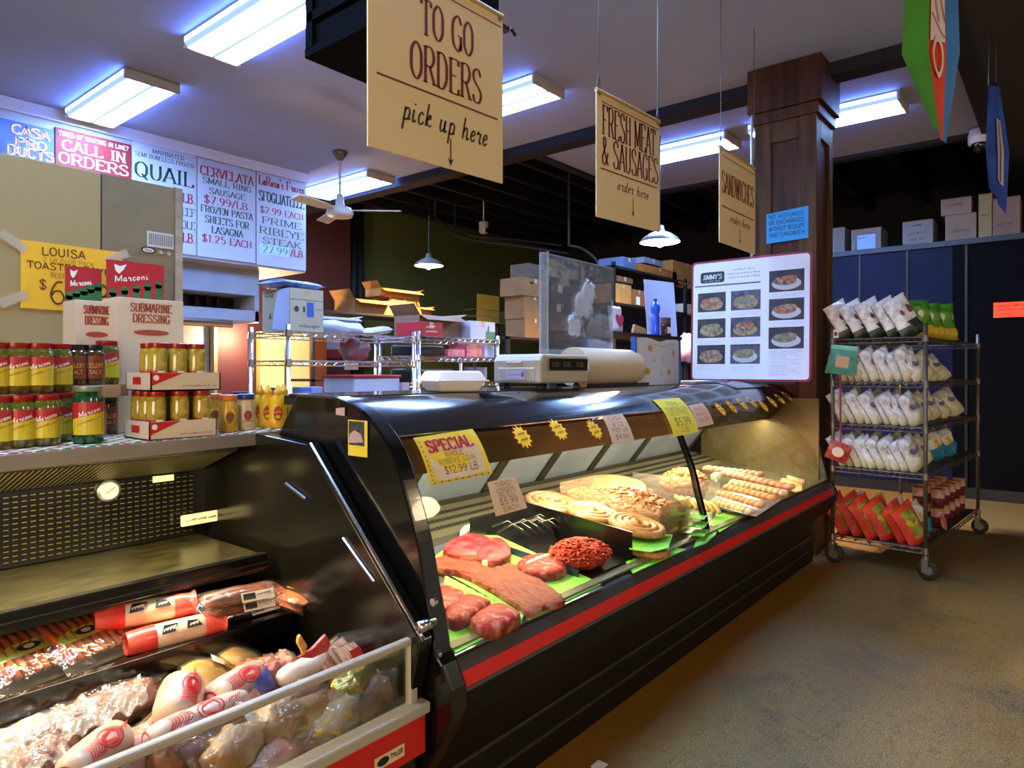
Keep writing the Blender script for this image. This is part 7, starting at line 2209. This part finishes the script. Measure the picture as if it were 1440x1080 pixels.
solo('yellow_sheet', MB().box(a.x, c.x, 7.4, 7.406, 2.182, c.z), mat('panel_yellow', '#c79a2c', .7), 'yellow sheet standing on the storage shelf by the olive wall', 'sheet')
b = MB()
a, c = at(672, 440, Y=7.3), at(712, 452, Y=7.3)
for k in range(14):
    x = a.x + (c.x - a.x) * k / 13
    b.tube([(x, 7.32, 2.182), (x, 7.32, 2.40)], .004, 4)
for zz_ in (2.19, 2.29, 2.40):
    b.tube([(a.x, 7.32, zz_), (c.x, 7.32, zz_), (c.x, 7.6, zz_), (a.x, 7.6, zz_)], .005, 4, closed=True)
solo('wire_basket', b, mat('basket_wire', '#6d5f3c', .5, .5), 'wire basket before the yellow sheet', 'basket')
storage('storage_shelf', 'dark storage shelf under the stacked brown file boxes', 6.0, 8.75, 4.95, 5.5, (.5, 1.2, 1.80), 1.80)
FB = mat('file_box', '#7d5830', .75, var=.1, vs=5)
FB2 = mat('file_box_dark', '#624426', .75, var=.1, vs=5)
bx('lowest brown box of the stack beside the splash guard', 738, 768, 472, 445, 5.0, .3, FB, False, 1.802)
bx('middle brown box of the stack beside the splash guard', 737, 767, 445, 412, 5.0, .3, FB, False, 2.03)
t = bx('brown file box with a hand hole on top of the stack', 734, 772, 412, 387, 4.99, .34, FB, False, 2.30)
p = at(748, 398, Y=4.985); b = MB(); oval(b, FY(p.x, 4.99, p.z, .002), 0, 0, .04, .016); part('hand_hole', b, BLACKF, t)
bx('grey brown carton at the very top behind the splash guard', 744, 800, 386, 362, 5.15, .3, mat('file_box_grey', '#5a4c3e', .75, var=.08), False, 2.52)
grid_ = [(774, 808, 470, 443, 1.802), (808, 846, 470, 443, 1.802), (774, 808, 443, 417, 2.03), (808, 846, 443, 415, 2.03), (776, 808, 416, 388, 2.27), (808, 846, 414, 388, 2.28)]
pos = ['bottom', 'bottom', 'middle', 'middle', 'top', 'top']
for i, (u0, u1, vb, vt, z0) in enumerate(grid_):
    t = bx('brown box in the %s row behind the splash guard, %s column' % (pos[i], ('near', 'far')[i % 2]), u0, u1, vb, vt, 5.0, .4, FB2 if i % 3 else FB, False, z0)
    if i in (2, 4):
        p = at(u0 + 12, vb - 10, Y=4.995); b = MB(); rect(b, FY(p.x, 5.0, p.z, .002), -.05, .05, -.05, .05); part('paper_label', b, PAPER, t)
# black shelves at the far right of the kitchen
storage('storage_shelf', 'tall black shelf with boxes behind the white sign', 7.0, 9.0, 4.15, 4.6, (1.5, 2.22, 2.66), 2.7)
def bz(name, lb, u0, u1, vb, vt, m, z0, d=.35, cat='box', Y=4.18):
    a, c = at(u0, vb, Y=Y), at(u1, vb, Y=Y)
    t_ = (a.x * CT + Y * ST + c.x * CT + Y * ST) / 2
    return carton(name, lb, a.x, c.x, Y, Y + d, z0, z0 + (vb - vt) / FPX * t_, m, cat)
bz('cardboard_box', 'pale brown box on the black shelf close to the splash guard', 866, 888, 432, 405, mat('box_orange_brown', '#b8803e', .7, var=.08), 2.225)
t = bz('cardboard_box', 'brown box with a square white label on the black shelf', 890, 908, 434, 412, mat('box_red_brown', '#9a5c2c', .7, var=.08), 2.225)
p = at(897, 423, Y=4.18); b = MB(); rect(b, FY(p.x, 4.18, p.z, .003), -.05, .05, -.05, .05); part('paper_label', b, PAPER, t)
bz('brown_carton', 'flat brown carton above the pale brown box', 868, 890, 404, 396, FB2, 2.48)
bz('blue_crate', 'grey blue crate on top of the black shelf', 876, 894, 386, 371, mat('crate_blue', '#4f5a78', .5), 2.665, cat='crate')
bz('clear_bag', 'grey plastic bag heap on the woven basket', 906, 932, 370, 362, mat('bag_grey', '#6c7080', .4), 2.79, cat='bag')
t = bz('woven_basket', 'orange woven basket on top of the black shelf', 902, 952, 379, 368, mat('wicker_orange', '#b9742c', .6, col2='#6b3a14', vs=30, stretch=(1, 1, 5)), 2.665, cat='basket')
bz('cardboard_box', 'lamp lit brown box on top of the black shelf under the pendant', 946, 984, 378, 352, mat('box_amber', '#a06c2c', .7, var=.12), 2.665)
bz('white_packet', 'small white packet beside the lamp lit box', 984, 997, 372, 359, OFFWHITE, 2.665, cat='packet')
b = MB()
for k in range(10):
    u = 955 + k * 3.4
    p = at(u, 384, Y=4.17); b.tube([(p.x, 4.16, 2.60), (p.x + .05, 4.165, 2.66)], .008, 4)
p0, p1 = at(952, 384, Y=4.17), at(992, 384, Y=4.17)
b.tube([(p0.x, 4.15, 2.63), (p1.x, 4.15, 2.63)], .008, 5)
solo('chain_garland', b, mat('garland_tan', '#a88a5c', .5), 'tan braided garland along the edge of the black shelf', 'garland')
bz('bread_bag', 'white bread bag on the middle board of the black shelf', 962, 982, 433, 420, mat('bread_bag', '#d8c4b0', .5), 2.225, cat='bag')
p = at(966, 470, Y=3.3)
b = MB().ball((p.x, 3.3, 1.66), .15, .12, .17, 14, 10, 0, .3, 7, seed=4)
solo('pink_bag', b, mat('bag_pink', '#b777a8', .4, col2='#d8cfe0', vs=5), 'pink and white plastic bag beside the menu board', 'bag', smooth=True)
storage('low_storage', 'low dark counter holding the pink bag', 6.6, 7.6, 3.1, 3.5, (1.0, 1.488), 1.488)
# ------------------------------------------------------------------ snack rack at the aisle
RX0, RX1, RY0, RY1 = 5.30, 7.10, .735, 1.33
RSH = (.20, .70, 1.015, 1.32, 1.63)
RACKM = mat('rack_wire', '#6a6256', .4, .7)
_before = set(COL.objects)
RACK = wire_rack('snack_rack', 'dull metal wire rack on casters full of snack bags', RX0, RX1, RY0, RY1, RSH, 1.72, RACKM, .0135, 'rack', True, solid=mat('shelf_liner_dark', '#2c2822', .6))
SEAM = mat('bag_seam', '#c9c3b4', .4)
def bag_proto(name, label, cat, group, w, h, th, mats, mfn, logo=None, seed=0, emblem=None):
    """pillow bag standing on its base: x width, z height, y thickness"""
    t = thing(name, label, cat, (0, 0, 0), 0, group)
    mb = MB()
    for s in (1, -1):
        def fn(a, b):
            x = (a - .5) * w * (1 - .10 * math.sin(PI * b))
            z = b * h
            e = math.sin(PI * min(1, max(0, (b - .02) / .86)) ** .8) if b < .9 else .0
            e = max(0, min(1, min(b / .12, (1 - b) / .16))) ** .6
            k = e * max(0, 1 - abs(2 * a - 1) ** 2.6)
            y = s * th / 2 * k * (1 + .5 * noise.noise(Vector((x * 22 + seed, z * 20, seed + s)))) * (1.12 - .3 * b)
            return Vector((x, y + .002 * s + .004 * math.sin(a * 11) * (b > .9), z))
        mb.grid(fn, 8, 10, 0, (lambda a, b: mfn(a, b)) if mfn else None)
    part('pouch', mb, mats, t, True)
    if logo:
        for s in (1, -1):
            fr = lambda x, y, e=0.: Vector((x * s * -1, -s * (th * .5 * .98 * max(0, 1 - abs(2 * x / w) ** 2.6) * (1.12 - .3 * y / h) + .004 + e), y))
            b = MB(); oval(b, fr, 0, h * .62, w * .26, h * .13)
            lg = part('logo', b, logo, t)
    b = MB(); b.box(-w / 2, w / 2, -.0025, .0025, h * .965, h * 1.0)
    part('top_seal', b, mats[0], t)
    return t
CWHITE = mat('bag_white_foil', '#d3d0c8', .38, .0, var=.3, vs=26, bump=.4, bs=30)
CCREAM = mat('bag_cream_foil', '#d9cfae', .38, .0, var=.12, vs=18, bump=.4, bs=30)
CDKG = mat('bag_dark_green', '#16211a', .35, col2='#2f3a30', vs=30)
CGRN = mat('bag_green', '#4f8f1e', .32, col2='#2c6b16', vs=10)
CYEL = mat('bag_yellow', '#d0b22c', .35)
CRED = mat('bag_red', '#b9201a', .32, col2='#d2452c', vs=16)
CYG = mat('bag_yellow_green', '#a89c2a', .35, col2='#5b7a22', vs=22)
CBLU = mat('bag_teal_blue', '#1f6f96', .32, col2='#2f93b8', vs=14)
CLOGO = mat('bag_logo_dark', '#4a2c34', .4, col2='#8c4a4a', vs=40)
CLOGB = mat('bag_logo_blue', '#3b3f66', .4, col2='#8a86a0', vs=40)
SN = 'snack bag'
top_w = bag_proto('chip_bag', 'x', SN, 'white and dark green chip bags on the top shelf', .20, .26, .10, [CWHITE, CDKG], lambda a, b: 1 if b < .40 + .25 * (a - .5) else 0, CLOGO, 1)
wht = bag_proto('chip_bag', 'x', SN, 'white chip bags on the middle shelves', .155, .235, .085, [CWHITE, CCREAM], lambda a, b: 1 if b < .45 else 0, CLOGB, 2)
grn = bag_proto('chip_bag', 'x', SN, 'green chip bags on the top shelf', .19, .22, .10, [CGRN, CYEL], lambda a, b: 1 if b < .26 else 0, CCREAM, 3)
redb = bag_proto('chip_bag', 'x', SN, 'red and yellow chip bags on the bottom shelf', .20, .27, .085, [CRED, CYG], lambda a, b: 1 if .30 < a < .78 and .22 < b < .9 else 0, CYEL, 4)
bluw = bag_proto('chip_bag', 'x', SN, 'white topped blue chip bags on the fourth shelf', .18, .21, .10, [CWHITE, CBLU], lambda a, b: 1 if b < .55 else 0, CYEL, 5)
used = {}
def put(p, key, x, y, z, lean, yaw, lb, sc=1., roll=0.):
    if key in used:
        o = dup(p, (x, y, z), (lean * .6, roll - .42, -yaw * .6 - .05), lb, scale=sc)
    else:
        used[key] = 1
        o = place(p, (x, y, z), (lean * .6, roll - .42, -yaw * .6 - .05), lb, sc)
    return o
def od(i): return ORD[i]
# top shelf: five tall white and green bags, then green bags toward the far end
z = RSH[4] + .012
ys = [1.24, 1.135, 1.03, .925, .83]
for i, y in enumerate(ys):
    put(top_w, 'tw', RX0 + .14 + .015 * (i % 2), y, z, -.42 - .06 * math.sin(i * 2), .55 + .05 * (i % 3), 'tall white and dark green chip bag on the top shelf, %s from the wooden column' % od(i), 1.12 + .06 * (i == 4))
for i, (x, y) in enumerate(((5.66, .84), (5.98, .84), (6.36, .84))):
    put(grn, 'gr', x, y, z, -.2, .7 + .15 * i, 'green and yellow chip bag on the top shelf, %s after the tall white bags' % od(i), 1.25 if i < 2 else 1.35, .36)
p = put(wht, 'wh', 6.55, .84, z, -.75, .5, 'crumpled white chip bag at the far end of the top shelf')
put(wht, 'wh', 6.46, 1.0, z, -.3, .4, 'white chip bag behind the crumpled one on the top shelf')
put(grn, 'gr', 5.95, 1.08, z, -.2, .5, 'green chip bag behind the front green bags')
# second and third shelves: rows of white bags
def row(si, name, n, y0, y1, key, pr, lean0, extra=()):
    z = RSH[si] + .012
    for i in range(n):
        y = y0 + (y1 - y0) * i / (n - 1)
        put(pr, key, RX0 + .13 + .02 * math.sin(i * 3.1), y, z, lean0 + .1 * math.sin(i * 2.3 + si), .42 + .16 * math.sin(i * 1.7 + si), 'white chip bag at the short side of the %s shelf, %s from the wooden column' % (name, od(i)), 1 + .07 * math.sin(i * 2.9 + si))
row(3, 'second', 10, 1.26, .80, 'wh', wht, -.30)
row(2, 'third', 9, 1.26, .81, 'wh', wht, -.45)
row(1, 'fourth', 10, 1.265, .81, 'wh', wht, -.42)
def far(si, name, xs):
    z = RSH[si] + .012
    for i, (x, y, le, yw, sc) in enumerate(xs):
        put(wht, 'wh', x, y, z, le, yw, 'white chip bag along the aisle side of the %s shelf, %s past the corner post' % (name, od(i)), sc)
far(3, 'second', ((5.58, .84, -.3, .5, 1.0), (5.85, .83, -.35, .3, .95), (6.12, .84, -1.15, .2, .8), (6.5, .85, -.85, .6, 1.0)))
far(2, 'third', ((5.58, .82, -.5, .5, .95), (5.84, .84, -.45, .2, 1.0), (6.2, .86, -.4, .6, 1.0), (6.5, .84, -.7, .3, .9), (6.85, .83, -.55, .6, 1.1)))
far(1, 'fourth', ((5.60, .83, -.45, .5, 1.05), (5.86, .84, -.5, .2, 1.0)))
for i, (x, y) in enumerate(((6.25, .85), (6.6, .84))):
    put(bluw, 'bl', x, y, RSH[1] + .012, -.28, .35, ('near', 'far')[i] + ' white topped blue chip bag on the fourth shelf', 1.12)
# second row of bags standing deeper on the shelves
for si, nm_ in ((3, 'second'), (2, 'third'), (1, 'fourth')):
    for i, y in enumerate((1.22, 1.08, .95)):
        put(wht, 'wh', RX0 + .40, y, RSH[si] + .012, -.25, .5, 'white chip bag in the second line of the %s shelf, %s from the wooden column' % (nm_, od(i)), 1.05)
# bottom shelf: red bags, mixed bags, snack cups
z = RSH[0] + .012
for i, y in enumerate((1.25, 1.155, 1.06, .97, .875, .79)):
    put(redb, 'rd', RX0 + .14 + .02 * math.sin(i * 2.2), y, z, -.48 + .05 * math.sin(i * 1.9), .5 + .12 * math.sin(i * 2.7), 'red and yellow chip bag on the bottom shelf, %s from the deli case' % od(i), 1.08 + .05 * math.sin(i))
for i, y in enumerate((1.24, 1.10, .97)):
    put(bluw, 'bl', RX0 + .46, y, z, -.2, .5, 'blue chip bag behind the red bags, %s from the deli case' % od(i), 1.2)
put(redb, 'rd', 5.62, .85, z, -.45, .3, 'yellow red chip bag just past the corner post on the bottom shelf', .95)
put(bluw, 'bl', 5.80, .84, z, -.55, .2, 'blue and white chip bag past the corner post on the bottom shelf', 1.1)
CUPM = [mat('cup_maroon', '#3a1420', .35, col2='#7a2a30', vs=25), mat('cup_pink', '#b77a70', .35, col2='#c9a09a', vs=25), mat('cup_lid_orange', '#b0703c', .4), mat('cup_lid_blue', '#33448c', .4)]
def cup():
    t = thing('snack_cup', 'x', 'snack cup', (0, 0, 0), 0, 'snack cups on the bottom shelf')
    part('tub', MB().lathe([(.036, 0), (.04, .005), (.045, .075), (.045, .13)], n=16, mis=[0, 0, 1]), [CUPM[0], CUPM[1]], t, True)
    part('lid', MB().lathe([(.048, .128), (.048, .14), (.044, .142)], n=16), CUPM[2], t, 'edge')
    return t
cp = cup()
k = 0
for r_ in range(2):
    for c in range(5):
        x, y = 6.10 + c * .19, .83 + r_ * .13
        lb = 'snack cup, %s line of the bottom shelf, %s past the fallen round lid' % (('aisle', 'inner')[r_], od(c))
        o = place(cp, (x, y, z), None, lb) if k == 0 else dup(cp, (x, y, z), None, lb)
        dup(cp, (x + .01, y, z + .1435), None, 'upper ' + lb.replace(' of the bottom shelf', ''))
        k += 1
solo('round_lid', MB().lathe([(.05, 0), (.055, .004), (.055, .012), (.05, .014)], (5.98, .772, RSH[0] + .065), 20, M=Matrix.Rotation(PI / 2 - .25, 4, 'X')), mat('lid_pinkred', '#c04a48', .4, col2='#d99a90', vs=30), 'round red lid leaning at the edge of the bottom shelf', 'lid')
# things clipped to the rack
p = at(1178, 509, X=RX0 - .03)
t = thing('teal_bag', 'teal snack bag hanging at the rack post by the wooden column', SN, (p.x, p.y, p.z - .09))
mb = MB()
M = Matrix.Translation((p.x, p.y - .01, p.z - .09)) @ Matrix.Rotation(-1.35, 4, 'Z') @ Matrix.Rotation(.12, 4, 'Y')
for s in (1, -1):
    mb.grid(lambda a, b: M @ Vector(((a - .5) * .17 * (1 + .25 * (1 - b)), s * (.025 * max(0, 1 - abs(2 * a - 1) ** 2.5) * math.sin(PI * min(1, b * 1.1)) + .002), b * .18)), 8, 8)
part('pouch', mb, mat('bag_teal', '#4f9c88', .35, col2='#3a8070', vs=14), t, True)
b = MB()
for s in (1, -1):
    b.grid(lambda a, q: M @ Vector(((a - .5) * .17, s * .006, .18 + .03 * q)), 4, 2)
part('top_band', b, mat('bag_teal_light', '#5fc0a8', .35), t)
b = MB(); rect(b, lambda x, y, e=0.: M @ Vector((x, -.030, y)), -.04, .045, .05, .13); b.quad(*[M @ Vector((x, .030, y)) for x, y in ((-.045, .05), (.04, .05), (.04, .13), (-.045, .13))]); part('label', b, mat('label_tan_peach', '#c29a6c', .5), t)
p = at(1177, 636, X=RX0 - .03)
t = thing('hanging_snack_pack', 'red snack pack hanging from a red strap by the post', SN, (p.x, p.y, p.z - .08))
M = Matrix.Translation(p) @ Matrix.Rotation(-1.4, 4, 'Z') @ Matrix.Rotation(.35, 4, 'Y')
mb = MB()
for s in (1, -1):
    mb.grid(lambda a, b: M @ Vector(((a - .5) * .15, s * (.022 * max(0, 1 - abs(2 * a - 1) ** 2.5) * math.sin(PI * b) + .002), (b - .5) * .14)), 8, 8)
part('pouch', mb, mat('pack_darkred', '#8c1c1a', .35, col2='#b0403a', vs=40), t, True)
b = MB()
for s in (1, -1):
    oval(b, lambda x, y, e=0.: M @ Vector((x, s * .027, y)), 0, .0, .04, .036)
part('label', b, mat('label_palepink', '#d6bcae', .5), t)
q = at(1180, 520, X=RX0 - .02)
part('strap', MB().box(p.x + .005, p.x + .009, q.y - .006, q.y + .006, p.z + .05, q.z), mat('strap_red', '#8c2030', .5), t)
q = at(1173, 469, X=RX0 - .02)
t = thing('price_tag', 'small white price tag on the top corner of the snack rack', 'tag', tuple(q))
part('card', MB().box(q.x, q.x + .003, q.y - .018, q.y + .018, q.z - .03, q.z + .03), OFFWHITE, t)
part('red_print', MB().box(q.x - .001, q.x + .001, q.y - .01, q.y + .01, q.z - .015, q.z + .012), mat('tag_print', '#7a2430', .5), t)

# the rack stands turned a few degrees off the case line, with everything on it
PIV, TURN = Vector((RX0, RY0, 0)), -.078
for o in [o for o in COL.objects if o not in _before and o.parent is None]:
    o.location = PIV + Matrix.Rotation(TURN, 3, 'Z') @ (o.location - PIV)
    o.rotation_euler[2] += TURN

# ------------------------------------------------------------------ boxes on top of the black cooler wall
WZ = 2.862
GB1 = mat('box_grey_a', '#7c7470', .75, var=.08, vs=4)
GB2 = mat('box_grey_b', '#86807e', .75, var=.08, vs=4)
def topbox(lb, u0, u1, vt, vb, m, X=9.15, z0=WZ, d=.4, lines=(), patch=None, tilt=0.):
    a, c = at(u0, vb, X=X), at(u1, vb, X=X)
    h = (vb - vt) / FPX * ((a.x * CT + a.y * ST) + (c.x * CT + c.y * ST)) / 2
    t = thing('cardboard_box', lb, 'box', (X, (a.y + c.y) / 2, z0))
    part('carton', MB().box(X, X + d, c.y, a.y, z0, z0 + h), m, t, bevel=.004)
    fr = FX(X, a.y, z0, .004)
    W = a.y - c.y
    part('top_edge', MB().box(X - .002, X + .02, c.y, a.y, z0 + h - .01, z0 + h + .001), CARDD, t)
    if patch:
        b = MB(); rect(b, fr, W * patch[0], W * patch[1], h * patch[2], h * patch[3]); part('label', b, mat('label_skyblue', '#8fb0e6', .5), t)
    if lines:
        b = MB()
        for s, x, y, sz, wd in lines:
            write(b, s, lambda x_, y_, e=0.: fr(x_, y_, .003), W * x, h * y, h * sz, 'scrib', fit=W * wd)
        part('lettering', b, mat('box_print_dark', '#4a4442', .6), t)
    return t, z0 + h
topbox('tall brown box half hidden by the wooden column on the black wall', 1160, 1188, 316, 353, GB1)
topbox('brown box with a pale blue label on the black wall', 1197, 1239, 320, 352, GB1, patch=(.2, .82, .05, .72), lines=[('NIKEN', .35, .55, .10, .25)])
topbox('grey brown box with dark writing standing alone on the black wall', 1269, 1312, 309, 345, GB2, lines=[('FRAGILE', .5, .75, .12, .3), ('THIS WAY UP', .5, .45, .1, .6), ('KEEP DRY', .5, .22, .1, .5)])
_, zt = topbox('lower brown box of the two stacked beside the hanging blue flag', 1329, 1373, 301, 340, mat('box_taupe', '#8f7864', .75, var=.08), lines=[('PAPER GOODS', .5, .35, .1, .6)], patch=None)
topbox('upper brown box of the two stacked beside the hanging blue flag', 1323, 1366, 278, 301, MATS['box_taupe'], z0=zt + .002, lines=[('NAPKINS', .5, .5, .18, .5)])
topbox('narrow tan upright box on the black wall', 1376, 1395, 271, 335, mat('box_tan_yellow', '#9a8452', .7, var=.08), lines=[('MADE IN USA', .5, .5, .05, .7)])
topbox('wide brown box behind the tip of the blue flag', 1396, 1435, 278, 334, mat('box_rosy', '#8a6a58', .75, var=.08), lines=[('EXPRESS', .45, .3, .08, .6)])

# ------------------------------------------------------------------ hanging flags
def flag(label, X, outline_uv, cols, name='hanging_flag'):
    """cloth hung from a line: outline seen in the photograph at distance X along the aisle, with folds of real depth"""
    (tl, tr), (ml, mr), (bl, br) = outline_uv
    def row_(f):
        if f < .5:
            a = [tl[i] + (ml[i] - tl[i]) * f * 2 for i in (0, 1)]; b_ = [tr[i] + (mr[i] - tr[i]) * f * 2 for i in (0, 1)]
        else:
            a = [ml[i] + (bl[i] - ml[i]) * (f - .5) * 2 for i in (0, 1)]; b_ = [mr[i] + (br[i] - mr[i]) * (f - .5) * 2 for i in (0, 1)]
        return a, b_
    def fn(p, f, side=0):
        a, b_ = row_(f)
        A, B_ = at(a[0], a[1], X=X), at(b_[0], b_[1], X=X + .35)
        q = A.lerp(B_, p)
        fold = .014 * math.sin(p * 10 + 1.5 * f) * (1 - .3 * f)
        return q + Vector((fold + side * .004, .5 * fold, 0))
    top = fn(.5, 0)
    t = thing(name, label, 'flag', tuple(fn(.5, 1)))
    for nm_, p0, p1, m in cols:
        mb = MB()
        mb.grid(lambda a, f: fn(p0 + (p1 - p0) * a, f), 8, 14)
        mb.grid(lambda a, f: fn(p0 + (p1 - p0) * a, f, 1), 8, 14)
        part(nm_, mb, m, t, True)
    part('hanging_line', MB().tube([fn(.15, 0), (fn(.15, 0).x, fn(.15, 0).y, 3.72)], .003, 5).tube([fn(.85, 0), (fn(.85, 0).x, fn(.85, 0).y, 3.72)], .003, 5), WIRE, t)
    part('rod', MB().tube([fn(0, 0), fn(.5, 0), fn(1, 0)], .009, 8), BLACKM, t)
    return t, fn
FG = mat('flag_green', '#3f8a2c', .8, var=.1, vs=5)
FR = mat('flag_orange_red', '#c8361c', .8, var=.1, vs=5)
FB_ = mat('flag_sky_blue', '#2f6cb0', .8, var=.1, vs=5)
t, fn = flag('green red and blue flag with a white emblem hanging over the aisle', 3.4, [((1276, -60), (1344, -60)), ((1269, 75), (1348, 75)), ((1313, 176), (1329, 203))],
     [('green_cloth', 0, .44, FG), ('red_cloth', .44, .78, FR), ('blue_cloth', .78, 1, FB_)])
b = MB()
b.grid(lambda a, f: fn(.45 + .31 * a, .02 + .42 * f) + Vector((-.006, -.004, 0)), 5, 10)
part('white_field', b, mat('flag_white', '#c9bfc0', .8), t, True)
b = MB()
for a0, f0, a1, f1 in ((.46, .30, .74, .42), (.52, .22, .62, .34), (.62, .16, .75, .34)):
    n = 6
    for k in range(n):
        f_ = k / n; g_ = (k + 1) / n
        P = lambda s, d: fn(a0 + (a1 - a0) * s + d, f0 + (f1 - f0) * s) + Vector((-.011, -.007, 0))
        b.quad(P(f_, 0), P(g_, 0), P(g_, .018), P(f_, .018))
part('red_marks', b, mat('flag_crimson', '#a01c2c', .8), t)
b = MB()
for k in range(20):
    a0, a1 = 2 * PI * k / 20, 2 * PI * (k + 1) / 20
    P = lambda a, s: fn(.60 + .12 * s * math.cos(a), .53 + .12 * s * math.sin(a)) + Vector((-.012, -.008, 0))
    b.quad(P(a0, 1), P(a1, 1), P(a1, .72), P(a0, .72))
part('oval_emblem', b, MATS['flag_white'], t)
t, fn = flag('royal blue flag with a narrow white panel over the cooler wall', 5.5, [((1390, 120), (1404, 120)), ((1387, 210), (1418, 215)), ((1392, 265), (1414, 302))],
     [('blue_cloth', 0, 1, mat('flag_royal', '#1c3a9c', .8, col2='#2f58c8', vs=4))])
b = MB()
b.grid(lambda a, f: fn(.42 + .36 * a, .26 + .54 * f) + Vector((-.008, -.006, 0)), 5, 12)
part('white_panel', b, mat('flag_pale', '#b9b4c6', .8), t, True)
b = MB()
b.grid(lambda a, f: fn(.58 + .05 * a, .27 + .52 * f) + Vector((-.013, -.010, 0)), 2, 12)
part('red_stripe', b, mat('flag_stripe_red', '#8c2436', .8), t)
# paper scrap on the floor
p = at(843, 1077, Z=0)
solo('paper_scrap', MB().box(p.x - .025, p.x + .025, p.y - .02, p.y + .02, .0005, .003), PAPER, 'small white paper scrap on the floor before the case', 'paper')
